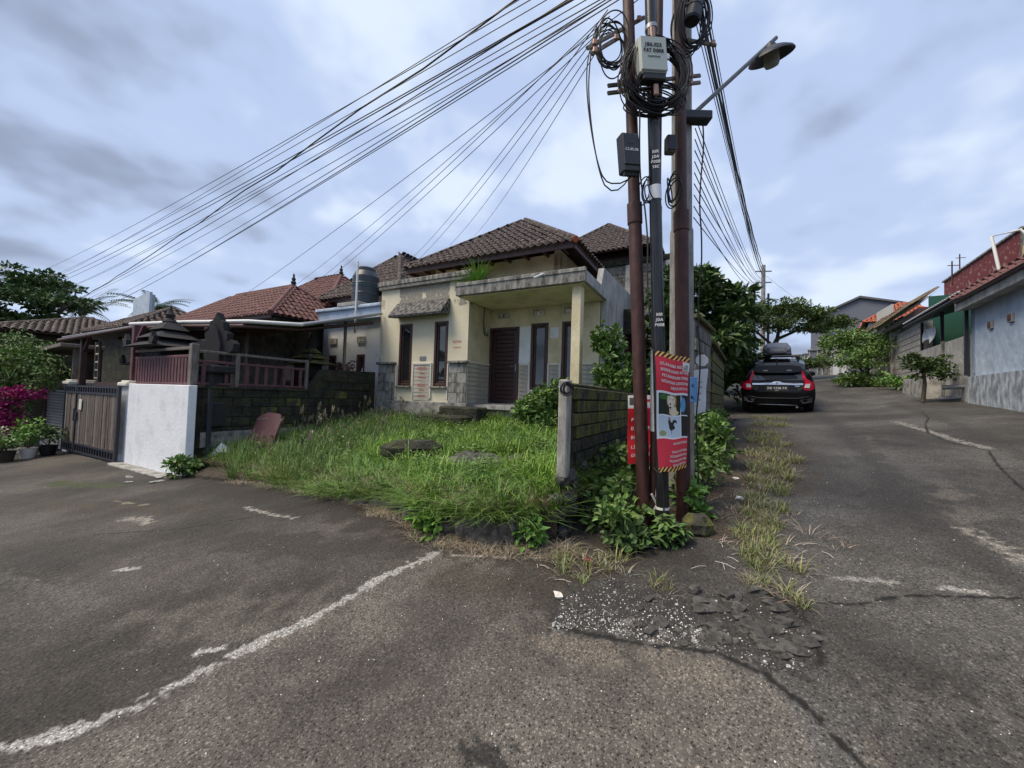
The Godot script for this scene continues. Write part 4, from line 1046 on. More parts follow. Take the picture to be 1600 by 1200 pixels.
	var fa := thing("long_roofed_house", "long house with low dark brown roof beyond the vines", "house", Vector3(-22.8, -1.95, -20.5), -35)
	bpart("wall", Vector3(0, 2.75, 0), Vector3(9, 5.5, 5), M.dark_wall, fa)
	var frf := Node3D.new(); frf.name = "roof"; fa.add_child(frf)
	hip_roof(frf, -5, 5, 3.2, -3.2, 5.6, 6.75, M.tile_dark, false, .21, .26)
	var sc := thing("metal_screen", "pale grey metal screen wall standing above the roofs", "screen", Vector3(-18.7, .95, -19.5), -35)
	bpart("panel", Vector3(0, 4.0, 0), Vector3(3.0, 2.2, .1), M.blue_wall, sc)
	for x in [-1.4, 0, 1.4]: bpart("post", Vector3(x, 2.3, -.1), Vector3(.12, 5.4, .12), M.galvanised, sc)
	shrines()

func shrines() -> void:
	# carved back of an open throne shrine
	var s := thing("throne_shrine", "black carved stone throne shrine with flame-shaped back on the terrace", "shrine", HP(-3.55, -4.2, .75), HT + 20)
	bpart("base", Vector3(0, .25, 0), Vector3(.75, .5, .7), M.carved_stone, s, .03)
	bpart("shaft", Vector3(0, .8, 0), Vector3(.5, .65, .5), M.carved_stone, s, .05)
	bpart("seat", Vector3(0, 1.18, 0), Vector3(.72, .16, .6), M.carved_stone, s, .03)
	var b := MB.new()
	b.prism(poly_of([[-.24, 0], [-.26, .3], [-.40, .36], [-.44, .52], [-.36, .60], [-.26, .56], [-.27, .74], [-.18, .80], [-.16, .98], [-.07, 1.02], [0, 1.18], [.07, 1.02], [.16, .98], [.18, .80], [.27, .74], [.26, .56], [.36, .60], [.44, .52], [.40, .36], [.26, .3], [.24, 0]]), -.10, .06, Transform3D(Basis.IDENTITY, Vector3(0, 1.22, -.1)))
	b.prism(poly_of([[-.15, .05], [-.17, .5], [-.08, .8], [0, .92], [.08, .8], [.17, .5], [.15, .05]]), .06, .12, Transform3D(Basis.IDENTITY, Vector3(0, 1.22, -.1)))
	part("carved_back", b, M.carved_stone, s)
	# roofed shrine with tiers
	for k in [[-5.3, -4.3, .7, 1.02, "black roofed family shrine with carved ridge beside the throne shrine", M.carved_stone], [-2.0 - 1.9, -1.75, 1.0, .75, "small stone shrine with mossy tiered roof near the white house", M.moss_block], [-7.9, -3.6, .5, .95, "dark pointed shrine seen under the awning above the gate", M.carved_stone]]:
		var q := thing("roofed_shrine", k[4], "shrine", HP(k[0], k[1], k[2]), HT, "family shrines")
		var z: float = k[3]
		bpart("base", Vector3(0, .3 * z, 0), Vector3(.8, .6, .7) * z, M.carved_stone, q, .03)
		bpart("shaft", Vector3(0, .85 * z, 0), Vector3(.5, .6, .45) * z, M.carved_stone, q, .04)
		bpart("cell", Vector3(0, 1.4 * z, 0), Vector3(.62, .5, .55) * z, M.carved_stone, q, .03)
		for i in 3:
			b = MB.new()
			var r := (.72 - i * .2) * z
			var y := (1.68 + i * .20) * z
			var e := [Vector3(-r, y, r * .8), Vector3(r, y, r * .8), Vector3(r, y, -r * .8), Vector3(-r, y, -r * .8)]
			var u := []
			for p in e: u.append(Vector3(p.x * .45, y + .17 * z, p.z * .45))
			for j in 4: b.quad(e[j], e[(j + 1) % 4], u[(j + 1) % 4], u[j])
			b.quad(u[0], u[1], u[2], u[3]); b.quad(e[3], e[2], e[1], e[0])
			part("roof_tier", b, k[5], q)
		b = MB.new()
		b.lathe([Vector2(.12, 0), Vector2(.15, .08), Vector2(.07, .16), Vector2(.10, .24), Vector2(.05, .32), Vector2(0, .5)], 8)
		part("finial", b, M.carved_stone, q).position = Vector3(0, 2.2 * z, 0)
		for x in [-1, 1]:
			b = MB.new()
			b.prism(poly_of([[0, 0], [.16, .02], [.24, .16], [.14, .14], [.10, .26], [0, .12]]), -.04, .04)
			var o := part("roof_horn", b, M.carved_stone, q)
			o.transform = Transform3D(Basis(Vector3.UP, 0 if x > 0 else PI) * Basis.IDENTITY.scaled(Vector3.ONE * z), Vector3(x * .55 * z, 1.7 * z, .5 * z))

# ---- right side of the street ---------------------------------------------------
const ST := -33.0
func SP(a: float, d: float, y: float) -> Vector3:
	var t := deg_to_rad(33.0)
	return Vector3(9.18 + a * cos(t) + d * sin(t), y, -7.0 + a * sin(t) - d * cos(t))
func right_side() -> void:
	var XZ := Basis(Vector3(0, 0, 1), Vector3(0, 1, 0), Vector3(1, 0, 0))
	var h := thing("blue_house", "pale blue plastered house wall with stained grey base and red tile eave", "house", SP(0, -2.9, 1.2), ST)
	var b := MB.new()
	b.prism(poly_of([[-5.0, -.9], [-5.0, 2.85], [5.0, 2.85], [5.0, -.9]]), 0, .2, Transform3D(XZ, Vector3.ZERO))
	b.box(Vector3(3.0, 1.2, -4.9), Vector3(6, 3.3, .2))
	part("wall", b, M.blue_wall, h)
	b = MB.new()
	b.prism(poly_of([[-5.02, -.9], [-5.02, 1.12], [5.0, 1.06], [5.0, -.9]]), -.06, .1, Transform3D(XZ, Vector3.ZERO))
	part("stained_base", b, M.blue_stain, h)
	for q in [[4.03, 2.13], [3.24, 2.13]]:
		var v := bpart("vent_brick", Vector3(-.012, q[1], -q[0]), Vector3(.06, .17, .17), M.pale_concrete, h, .008)
		bpart("opening", Vector3(-.032, 0, 0), Vector3(.006, .12, .12), M.tile_red, v)
	bpart("fascia_board", Vector3(-.26, 2.72, .1), Vector3(.04, .26, 10.0), M.pale_concrete, h)
	bpart("soffit", Vector3(-.13, 2.63, .1), Vector3(.25, .03, 10.0), M.pale_concrete, h)
	bpart("corner_pipe", Vector3(-.06, 1.9, -5.05), Vector3(.06, 1.5, .06), M.iron, h)
	var roof := Node3D.new(); roof.name = "roof"; h.add_child(roof)
	tile_face(roof, Vector3(-.34, 2.82, -4.8), Vector3(-.34, 2.82, 5.2), Vector3(3.2, 4.0, 5.2), Vector3(3.2, 4.0, -4.8), M.tile_red, true, .24, .55)
	# grey yard wall, porch awning and green room
	var gw := thing("grey_yard_wall", "bare grey concrete yard wall between the blue house and the block outbuilding", "wall", SP(0, 3.9, 1.5), ST)
	for q in [[1.0, 1.55], [-.85, 1.95]]: bpart("panel", Vector3(.07, .8, q[0]), Vector3(.14, 2.0, q[1]), M.pale_concrete, gw, .01)
	bpart("post", Vector3(.04, .85, .18), Vector3(.16, 1.98, .14), M.concrete, gw, .01)
	b = MB.new()
	b.prism(poly_of([[-2.1, .2], [-2.0, .98], [-.1, .9], [.25, -.1], [-2.1, .1]]), -.3, .02, Transform3D(XZ, Vector3.ZERO))
	part("plastered_bulge", b, M.plinth, gw)
	for q in [[.15, .62], [.35, .36]]: tpart("drain_pipe", [Vector3(.1, q[1], 1.55 - q[0]), Vector3(-.34, q[1] - .03, 1.5 - q[0])], .055, M.galvanised, gw, 10)
	var pa := thing("green_porch", "dark green porch room under a lean-to awning behind the grey yard wall", "porch", SP(1.4, 3.9, 1.6), ST)
	bpart("back_wall", Vector3(.9, 1.7, -.3), Vector3(.12, 3.6, 4.6), M.green_paint, pa)
	bpart("end_wall", Vector3(0, 1.7, -2.5), Vector3(2.0, 3.6, .1), M.green_paint, pa)
	bpart("inner_canopy", Vector3(.3, 1.9, .6), Vector3(.9, .06, 1.6), M.iron, pa, 0.0, Basis(Vector3.BACK, .3))
	bpart("window", Vector3(.83, 1.4, .6), Vector3(.03, .8, .9), M.brown_wood, pa)
	b = MB.new()
	b.face([Vector3(-1.7, 2.55, 2.2), Vector3(-1.7, 2.55, -2.0), Vector3(1.2, 3.5, -2.0), Vector3(1.2, 3.5, 2.2)], Vector3(0, -9, 0))
	b.face([Vector3(-1.7, 2.51, 2.2), Vector3(-1.7, 2.51, -2.0), Vector3(1.2, 3.46, -2.0), Vector3(1.2, 3.46, 2.2)], Vector3(0, 19, 0))
	part("awning_sheet", b, M.sheet_roof, pa)
	b = MB.new()
	for i in 28: b.tube([Vector3(-1.72, 2.58, 2.15 - i * .15), Vector3(-.8, 2.89, 2.15 - i * .15)], .026, 5)
	part("sheet_ribs", b, M.galvanised, pa)
	for q in [-.3, -1.9]: bpart("awning_post", Vector3(-1.3, 1.3, q), Vector3(.06, 2.6, .06), M.iron, pa)
	tpart("edge_beam", [Vector3(-1.66, 2.48, 2.2), Vector3(-1.66, 2.48, -2.0)], .05, M.iron, pa, 6)
	solo("white_cloth", (func() -> MB:
		var m := MB.new()
		for i in 8:
			for j in 6:
				var p := []
				for q in [[i, j], [i + 1, j], [i + 1, j + 1], [i, j + 1]]:
					var u: float = q[0] / 8.0; var v: float = q[1] / 6.0
					p.append(Vector3(.04 * sin(u * 9 + v * 3), -.46 * v * (.8 + .2 * sin(u * 7)) - .07 * sin(u * PI), -u * .8))
				m.quad(p[0], p[1], p[2], p[3])
		return m).call(), M.white_wall, "white cloth hung to dry between the porch posts", "cloth", "", SP(.02, 4.5, 3.92), ST)
	# block outbuilding with old tile roof
	var bw := thing("brick_outbuilding", "pale grey block outbuilding under a ragged mossy tile roof", "building", SP(.2, 7.65, 1.9), ST)
	bpart("wall", Vector3(.12, 1.1, 0), Vector3(.2, 2.6, 3.0), M.grey_block, bw)
	for i in 10:
		for j in 8:
			var z := 1.45 - (j + .5 + (i % 2) * .5) * .36
			if z > -1.4: bpart("block", Vector3(.005, .40 + i * .195, z), Vector3(.05, .18, .345), M.grey_block, bw, .008)
	bpart("dark_base", Vector3(-.05, .2, 0), Vector3(.18, 1.0, 3.05), M.dark_wall, bw, .04)
	for z in [-1.6, -2.3]: bpart("pillar", Vector3(0, 1.3, z), Vector3(.26, 3.2, .26), M.concrete, bw, .02)
	for i in 7: bpart("fence_slat", Vector3(.15, .9, -2.55 - i * .22), Vector3(.04, 1.8, .11), M.grey_wood, bw, .005)
	bpart("back_fence", Vector3(.4, .9, -4.2), Vector3(.1, 2.4, 4.0), M.dark_wall, bw)
	bpart("roof_beam", Vector3(-.1, 2.65, -.4), Vector3(.2, .18, 4.8), M.brown_wood, bw)
	var rf := Node3D.new(); rf.name = "roof"; bw.add_child(rf)
	tile_face(rf, Vector3(-.4, 2.85, -2.4), Vector3(-.4, 2.85, 1.8), Vector3(1.0, 3.95, -1.2), Vector3(1.0, 3.95, -3.6), M.tile_moss, false, .26, .33)
	var pb := thing("pale_panel_house", "house with a tilted pale panel and orange-brown tiles up the street", "house", SP(.5, 13.0, 2.3), ST)
	bpart("wall", Vector3(1.8, 1.4, 0), Vector3(3.4, 3.0, 5.4), M.old_block, pb)
	bpart("panel", Vector3(.0, 3.1, .6), Vector3(.06, 1.1, 2.6), M.white_house, pb, 0.0, Basis(Vector3.RIGHT, .06))
	var rf2 := Node3D.new(); rf2.name = "roof"; pb.add_child(rf2)
	tile_face(rf2, Vector3(-.3, 2.9, -2.8), Vector3(-.3, 2.9, 2.6), Vector3(1.3, 4.0, .8), Vector3(1.3, 4.0, -2.8), M.tile_moss, false, .28, .34)
	var rw := thing("red_parapet_building", "tall building with flaking dark red parapet wall behind the porch", "building", SP(3.0, 11.6, 2.0), ST)
	bpart("parapet", Vector3(.15, 4.3, 0), Vector3(.3, 2.3, 6.6), M.red_paint, rw, .01)
	bpart("lower_wall", Vector3(.2, 1.55, 0), Vector3(.3, 3.2, 6.6), M.plinth, rw)
	bpart("coping", Vector3(.15, 5.48, 0), Vector3(.42, .08, 6.7), M.concrete, rw, .01)
	bpart("end_wall", Vector3(2.0, 2.7, 3.2), Vector3(4.0, 5.4, .2), M.plinth, rw)
	var ty := thing("yellow_tank", "faded yellow and orange water tank on the red parapet building", "tank", SP(3.3, 7.3, 1.9), ST)
	b = MB.new(); b.lathe([Vector2(0, 3.6), Vector2(.6, 3.6), Vector2(.64, 3.7), Vector2(.64, 4.7), Vector2(.5, 5.0), Vector2(.2, 5.1), Vector2(0, 5.1)], 20)
	part("body", b, plain("tank_yellow", C3(.62, .42, .18), .7), ty)
	bpart("stand", Vector3(0, 1.7, 0), Vector3(1.2, 3.8, 1.2), M.plinth, ty)
	tpart("pipe", [Vector3(-.9, 3.6, -.5), Vector3(-1.1, 5.3, -.6), Vector3(-.5, 5.4, -.6), Vector3(-.3, 4.9, -.4)], .045, M.pvc, ty, 8)
	for q in [[SP(3.1, 13.5, 7.4), "thin red aerial mast on the red parapet building"], [SP(1.9, 10.0, 6.2), "thin grey aerial mast above the mossy tile roof"]]:
		var am := thing("aerial_mast", q[1], "aerial", q[0], ST, "roof aerials")
		tpart("pole", [Vector3.ZERO, Vector3(0, .9, 0)], .022, M.rust_pole, am, 6)
		tpart("crossbar", [Vector3(-.12, .75, 0), Vector3(.18, .72, 0)], .014, M.rust_pole, am, 6)
	# houses up the hill
	var gg := thing("grey_gabled_house", "large slate-grey gabled house high up the street", "house", Vector3(41.0, 4.5, -46), -39)
	b = MB.new()
	b.prism(poly_of([[-4.6, -1], [-4.6, 7.9], [0, 10.0], [4.6, 8.6], [4.6, -1]]), -8, 0)
	part("wall", b, M.grey_gable, gg)
	b = MB.new()
	b.prism(poly_of([[-5.0, 7.75], [0, 10.05], [5.0, 8.5], [5.0, 8.7], [0, 10.3], [-5.0, 7.95]]), -8.2, .3)
	part("roof_slab", b, M.sheet_roof, gg)
	bpart("ledge", Vector3(-1, 5.2, .1), Vector3(6, .15, .3), M.pale_concrete, gg)
	bpart("window", Vector3(1.2, 3.4, .02), Vector3(1.2, 1.2, .05), M.glass, gg)
	var rr := thing("red_roofed_hill_house", "house with bright red hip roof up the hill behind the mossy roof", "house", Vector3(37.5, 4.3, -37.5), -39)
	bpart("wall", Vector3(0, 2.6, 0), Vector3(5, 5.6, 5), M.white_house, rr)
	var r2 := Node3D.new(); r2.name = "roof"; rr.add_child(r2)
	hip_roof(r2, -3, 3, 3, -3, 5.4, 7.6, M.orange_tile, false, .3, .36)
	for k in [[32.1, -38.2, 1.3, 3.6, M.white_house, "pale blue-white gate wall beside the grey gabled house"], [34.7, -42.5, 1.4, 4.1, M.old_block, "stone gate pillar house front up the street"], [36.4, -46.5, 1.5, 3.5, M.grey_gable, "grey house front with small awning up the street"], [39.8, -51.5, 1.9, 3.4, M.white_house, "white house front closing the end of the street"], [44.6, -60, 2.6, 3.8, M.blue_wall, "pale blue house at the far end of the street"]]:
		var q := thing("house_front", k[5], "house", Vector3(k[0], g(k[0], -k[1]) - .3, k[1]), -39, "house fronts up the street")
		bpart("wall", Vector3(0, k[3] * .5, -2), Vector3(k[2], k[3], 4), k[4], q, .02)
		bpart("roof_slab", Vector3(-.05, k[3] + .08, -2), Vector3(k[2] + .3, .16, 4.3), M.concrete, q, .02)
		bpart("doorway", Vector3(-k[2] * .5 - .01, 1.2, -1.4), Vector3(.04, 1.9, 1.0), M.door_wood, q)
		bpart("small_awning", Vector3(-k[2] * .5 - .3, 2.5, -1.6), Vector3(.7, .06, 1.8), M.sheet_roof, q, 0.0, Basis(Vector3.BACK, .3))
		for i in 3: bpart("pilaster", Vector3(-k[2] * .5 + i * k[2] * .5, k[3] * .5, .03), Vector3(.12, k[3], .08), M.pale_concrete, q)
	# block walls on the near side of the street, behind the poles
	for k in [[Vector2(2.72, 5.85), Vector2(3.55, 7.0), 2.82, M.old_block, "grey block garden wall with sloping top behind the white banner"], [Vector2(3.58, 7.05), Vector2(5.35, 9.9), 2.62, M.moss_block, "yellow-mossy block garden wall beside the parked car"]]:
		var p: Vector2 = k[0]; var e: Vector2 = k[1]
		var len := p.distance_to(e)
		var w := thing("garden_wall", k[4], "wall", gp((p.x + e.x) * .5, (p.y + e.y) * .5, -.1), 0, "garden walls along the street")
		w.rotation.y = -atan2(e.x - p.x, e.y - p.y)
		var hh: float = k[2] - w.position.y
		bpart("core", Vector3(-.07, hh * .5, 0), Vector3(.14, hh, len), k[3], w)
		for i in int(hh / .2):
			for j in int(len / .4):
				bpart("block", Vector3(.01, .1 + i * .2, len * .5 - .2 - j * .4 - (i % 2) * .12), Vector3(.04, .186, .385), k[3], w, .008)
		bpart("coping", Vector3(-.05, hh + .03, 0), Vector3(.26, .07, len + .05), M.moss_block, w, .015)

# ---- near block wall ------------------------------------------------------------
func rock_mb(sd: int, r: Vector3, rough := .35) -> MB:
	var b := MB.new()
	var nz := noise(sd, 1.3, 2)
	var at := func(i: int, j: int) -> Vector3:
		var th := PI * i / 5.0; var ph := TAU * (j % 8) / 8.0
		var d := Vector3(sin(th) * cos(ph), cos(th), sin(th) * sin(ph))
		var q := d * (1.0 + nz.get_noise_3dv(d * 1.2) * rough * 2.0)
		return Vector3(clampf(q.x, -.93, .93), clampf(q.y, -.9, .9), clampf(q.z, -.93, .93)) * r
	for i in 5:
		for j in 8: b.quad(at.call(i, j), at.call(i, j + 1), at.call(i + 1, j + 1), at.call(i + 1, j))
	return b
func boundary_wall() -> void:
	var w := thing("block_wall", "low mossy block wall on rubble footing with a crumbling end post", "wall", Vector3(.50, g(.5, 3.4), -3.42), HT)
	var y0 := w.position.y
	bpart("core", Vector3(-.06, .62, -1.75), Vector3(.08, 1.46, 3.3), M.dark_wall, w)
	for i in 6:
		for j in 12:
			var z := -.10 - (j + .5) * .27 - (i % 2) * .13
			if z > -3.3: bpart("block", Vector3(-.02 + rng.randf_range(-.004, .004), 1.66 - y0 - .06 - i * .122, z), Vector3(.06, .112, .258), M.moss_block if i < 4 else M.dark_wall, w, .008)
	for z in [-.35, -1.1]: bpart("block", Vector3(-.06, 1.68 - y0, z), Vector3(.09, .03, .6), M.moss_block, w, .01)
	var b := MB.new()
	b.box(Vector3(-.04, .95, -.02), Vector3(.09, .86, .11), Basis.IDENTITY, .012)
	part("end_post", b, M.pole_concrete, w)
	for i in 52:
		var z := .08 - rng.randf() * 1.9 if i > 20 else .08 - rng.randf() * .25
		var y := rng.randf_range(-.08, .62 + z * .05)
		var r := rng.randf_range(.035, .085)
		var o := part("footing_stone", rock_mb(i + 300, Vector3(r, r * .85, r * 1.1)), M.rubble_stone, w)
		o.position = Vector3(-.03 + rng.randf_range(-.05, .03), y, z)
	var coil := solo("wire_coil", (func() -> MB:
		var m := MB.new()
		for k in 7:
			var p := []
			var r := .030 + k * .004
			for i in 21: p.append(Vector3(cos(TAU * i / 20) * r + sin(k * 2.0) * .012, sin(TAU * i / 20) * r * 1.1, k * .006 + sin(i + k) * .006))
			m.tube(p, .0045, 5, false)
		return m).call(), M.cable, "small tangle of black wire hung on the wall's end post", "wire", "", Vector3(.47, 1.63, -3.34))
	coil.set_meta("category", "wire")

# ---- utility poles --------------------------------------------------------------
func V(a: Array) -> Vector3: return Vector3(a[0], a[1], a[2])
func loops(c: Vector3, rx: float, ry: float, n: int, sd: int, thick := .006) -> MB:
	var m := MB.new()
	var r := RandomNumberGenerator.new(); r.seed = sd
	for k in n:
		var p := []
		var o := Vector3(r.randf_range(-.03, .03), r.randf_range(-.04, .02), r.randf_range(-.05, .05))
		var a := rx * r.randf_range(.82, 1.08); var e := ry * r.randf_range(.82, 1.1)
		var tilt := r.randf_range(-.25, .25); var ph := r.randf() * 6
		for i in 33:
			var t := TAU * i / 32
			p.append(c + o + Vector3(cos(t) * a, sin(t) * e, sin(t + ph) * .04 + tilt * cos(t) * .2))
		m.tube(p, thick, 5, false)
	return m
func poles() -> void:
	for k in [["steel_pole", [1.223, .2, -3.5], [.852, 7.5, -3.5], [.058, .058, .052, .048], "thick leaning brown steel utility pole, left of the group", M.rust_pole],
			["steel_pole", [1.29, .2, -3.49], [1.29, 7.5, -3.64], [.036, .036, .034, .034], "slim brown steel pole with a faded white band and chalky arrow", M.rust_pole],
			["black_pole", [1.35, .2, -3.40], [1.04, 7.5, -3.40], [.053, .052, .050, .050], "glossy black utility pole with white stencilled letters", M.black_pole],
			["steel_pole", [1.62, .2, -3.62], [1.44, 7.5, -3.62], [.062, .062, .052, .048], "brown steel utility pole standing before the concrete pole", M.rust_pole],
			["concrete_pole", [1.72, .2, -3.90], [1.60, 7.5, -3.90], [.118, .110, .098, .09], "grey concrete electricity pole carrying the street lamp", M.pole_concrete]]:
		var t := thing(k[0], k[4], "pole", V(k[1]), 0, "utility poles at the corner")
		var a := V(k[1]); var d := V(k[2]) - a
		tpart("shaft", [Vector3.ZERO, d * .42, d * .425, d], k[3], k[5], t, 20)
		if k[0] == "steel_pole": tpart("joint_collar", [d * .405, d * .43], k[3][0] + .008, k[5], t, 20)
		if k[0] == "black_pole":
			tpart("white_ring", [d * .058, d * .061], .055, M.white_paint, t, 20)
			tpart("red_band", [d * .040, d * .048], .0545, M.red_paint, t, 20)
			for q in [["18C", 3.60], ["P008", 3.645], ["JDA", 3.69], ["MR", 3.735], ["P008", 2.21], ["JDA", 2.255], ["MR", 2.30]]:
				var dy: float = (q[1] - .2) / 7.3
				lettering(q[0], .036, M.white_paint, t, d * dy + Vector3(-.008, 0, .0515), Basis(Vector3.UP, -.3), "stencil", .004)
			tpart("label_sleeve", [d * .428, d * .445], .054, M.white_wall, t, 20)
			tpart("top_wrap", [d * .64, d * .645], .055, M.galvanised, t, 16)
		if k[3][0] == .036:
			tpart("white_band", [d * .148, d * .248], .0385, M.white_wall, t, 14)
			var mb := MB.new()
			mb.box(Vector3(.014, .72, .037), Vector3(.026, .42, .006), Basis(Vector3.BACK, -.02), .003)
			mb.box(Vector3(.0, .47, .037), Vector3(.02, .16, .006), Basis(Vector3.BACK, .5), .003); mb.box(Vector3(.028, .47, .037), Vector3(.02, .16, .006), Basis(Vector3.BACK, -.5), .003)
			part("chalk_arrow", mb, M.pvc, t)
	# concrete foot
	var ft := part(numbered("pole_footing"), rock_mb(77, Vector3(.15, .12, .12), .15), M.moss_block)
	ft.position = gp(1.62, 3.35, .05); metas(ft, "mossy concrete footing block at the foot of the poles", "footing")
	# fibre boxes
	var gb := thing("fibre_box", "pale grey-green fibre distribution box strapped high on the poles", "junction box", Vector3(1.11, 4.30, -3.25), 8)
	gb.rotation_degrees.z = 5
	bpart("case", Vector3(0, .17, 0), Vector3(.245, .31, .10), M.box_grey, gb, .012)
	bpart("lid", Vector3(.004, .175, .055), Vector3(.235, .29, .016), M.box_grey, gb, .006)
	bpart("base", Vector3(.01, .0, .0), Vector3(.21, .07, .09), M.black_plastic, gb, .01)
	bpart("hinge_tab", Vector3(.13, .16, .05), Vector3(.03, .05, .02), M.pvc, gb, .004)
	lettering("JBK.023", .042, M.cable, gb, Vector3(0, .245, .0655), Basis.IDENTITY, "lettering", .002)
	lettering("FAT D008", .042, M.cable, gb, Vector3(0, .195, .0655), Basis.IDENTITY, "lettering", .002)
	lettering("LAYANAN 24 JAM", .014, M.cable_grey, gb, Vector3(0, .145, .0655), Basis.IDENTITY, "lettering", .002)
	for y in [.40, -.10]: bpart("clamp", Vector3(.03, y, .01), Vector3(.045, .10, .03), M.bronze_clamp, gb, .008)
	var bb := thing("terminal_box", "black cable terminal box with pale lettering on the leaning pole", "junction box", Vector3(.975, 3.52, -3.36), 14)
	bb.rotation_degrees.z = 6
	bpart("case", Vector3(0, .18, 0), Vector3(.165, .34, .10), M.black_plastic, bb, .012)
	bpart("cover", Vector3(0, .20, .055), Vector3(.155, .27, .012), M.iron, bb, .006)
	lettering("BJA", .034, M.cable_grey, bb, Vector3(-.005, .255, .0625), Basis.IDENTITY, "lettering", .002)
	lettering("C2.05.08", .032, M.pvc, bb, Vector3(0, .195, .0625), Basis.IDENTITY, "lettering", .002)
	for i in 8: bpart("cable_gland", Vector3(-.066 + i * .019, .0, .02), Vector3(.012, .04, .03), M.black_plastic, bb, .003)
	var sb := thing("splice_box", "small dark splice box between the black pole and the concrete pole", "junction box", Vector3(1.40, 3.93, -3.55), 0)
	bpart("case", Vector3.ZERO, Vector3(.09, .16, .08), M.grey_wood, sb, .01)
	bpart("lid", Vector3(0, 0, .045), Vector3(.08, .14, .012), M.iron, sb, .004)
	var cc := thing("cable_closure", "dark ribbed cable closure drum at the top of the concrete pole", "closure", Vector3(1.58, 5.12, -3.55), 0)
	cc.rotation_degrees.z = -12
	var b := MB.new(); b.lathe([Vector2(0, 0), Vector2(.065, 0), Vector2(.075, .02), Vector2(.07, .12), Vector2(.075, .13), Vector2(.07, .15), Vector2(.07, .30), Vector2(.05, .38), Vector2(0, .40)], 18)
	part("drum", b, M.iron, cc)
	tpart("strap", [Vector3(-.075, .2, -.06), Vector3(.0, .2, .078), Vector3(.075, .2, -.06)], .012, M.galvanised, cc, 6)
	# cross bars
	for k in [[[.79, 4.42, -3.48], [1.75, 4.75, -3.72], "upper pale steel cross bar behind the cable coil"], [[.79, 4.35, -3.48], [1.75, 4.68, -3.72], "lower pale steel cross bar behind the cable coil"], [[.56, 4.60, -3.30], [1.16, 5.22, -3.62], "slanting steel bracket arm reaching left from the leaning pole"], [[.60, 4.55, -3.30], [.88, 4.86, -3.46], "short steel brace under the slanting bracket arm"], [[1.5, 5.02, -3.62], [1.88, 5.02, -3.68], "short cross bar beside the cable closure"]]:
		var s := thing("cross_bar", k[2], "bracket", V(k[0]), 0, "steel cross bars on the poles")
		var d := V(k[1]) - V(k[0])
		bpart("bar", d * .5, Vector3(d.length(), .035, .02), M.grey_wood, s, .004, Basis(Quaternion(Vector3.RIGHT, d.normalized())))
		for q in [.12, .88]: bpart("clamp", d * q + Vector3(0, 0, .02), Vector3(.04, .05, .03), M.bronze_clamp, s, .006)
	# slack cable
	for k in [[Vector3(1.16, 4.40, -3.32), .27, .29, 22, 5, "large coil of slack black cable hung round the fibre box"], [Vector3(1.17, 4.18, -3.34), .25, .12, 9, 6, "drooping black cable loops under the fibre box"], [Vector3(.80, 4.76, -3.42), .14, .22, 9, 7, "coil of slack cable left of the leaning pole"], [Vector3(1.60, 5.18, -3.58), .15, .26, 14, 8, "coil of slack cable round the cable closure"], [Vector3(1.15, 3.45, -3.42), .05, .10, 5, 9, "small black cable coil below the terminal box"], [Vector3(1.40, 3.48, -3.50), .045, .12, 5, 10, "small black cable coil beside the black pole"]]:
		solo("cable_coil", loops(Vector3.ZERO, k[1], k[2], k[3], k[4]), M.cable, k[5], "cable", "slack cable coils on the poles", k[0])
	for k in [[[.62, 4.75], [.60, 4.3], [.66, 3.8], [.76, 3.44], [.88, 3.40], [.97, 3.50], "long slack cable looping down to the terminal box"], [[.66, 4.9], [.58, 4.5], [.62, 4.0], [.74, 3.52], [.90, 3.46], [1.0, 3.53], "second slack cable looping down beside it to the terminal box"]]:
		var p := []
		for i in 6: p.append(Vector3(k[i][0], k[i][1], -3.38))
		solo("drop_cable", (func() -> MB:
			var m := MB.new(); m.tube(smoothed(p), .006, 6); return m).call(), M.cable, k[6], "cable", "slack drop cables")
	for k in [[1.81, 3.9, "black cable clipped down the right side of the concrete pole"], [1.02, 3.44, "thin cable running down the leaning pole"]]:
		var p := []
		for i in 14: p.append(Vector3(k[0] + sin(i * 1.7) * .015 + (i * -.0245 if k[0] < 1.5 else 0.0) * -1.0 - (0.0 if k[0] > 1.5 else .02), 4.4 - i * .30, -k[1] + .11))
		solo("pole_cable", (func() -> MB:
			var m := MB.new(); m.tube(smoothed(p), .007, 6); return m).call(), M.cable, k[2], "cable", "cables running down the poles")
	# street lamp
	var lp := thing("street_lamp", "unlit street lamp with dark dish shade on a slanting pipe arm", "street lamp", Vector3(1.72, 4.40, -3.80), 0)
	tpart("arm", [Vector3(-.02, .0, 0), Vector3(1.02, 1.12, -.30)], .022, M.steel_grey, lp, 10)
	bpart("bracket", Vector3(.02, -.03, .02), Vector3(.28, .09, .12), M.iron, lp, .01)
	var sx := Transform3D(Basis(Vector3.BACK, .28) * Basis(Vector3.RIGHT, .25), Vector3(.96, .88, -.28))
	b = MB.new(); b.lathe([Vector2(.215, 0), Vector2(.20, .025), Vector2(.14, .065), Vector2(.06, .10), Vector2(.035, .14), Vector2(.0, .15)], 26, sx); b.lathe([Vector2(.0, .12), Vector2(.05, .085), Vector2(.13, .052), Vector2(.20, .012), Vector2(.215, 0)], 26, sx)
	part("shade", b, M.iron, lp)
	b = MB.new(); b.lathe([Vector2(0, -.09), Vector2(.06, -.085), Vector2(.072, -.06), Vector2(.072, .05), Vector2(.06, .07)], 20, sx)
	part("lens", b, M.curtain, lp)
	tpart("hanger", [sx * Vector3(0, .14, 0), Vector3(.94, 1.04, -.28)], .018, M.galvanised, lp, 8)
	banners()
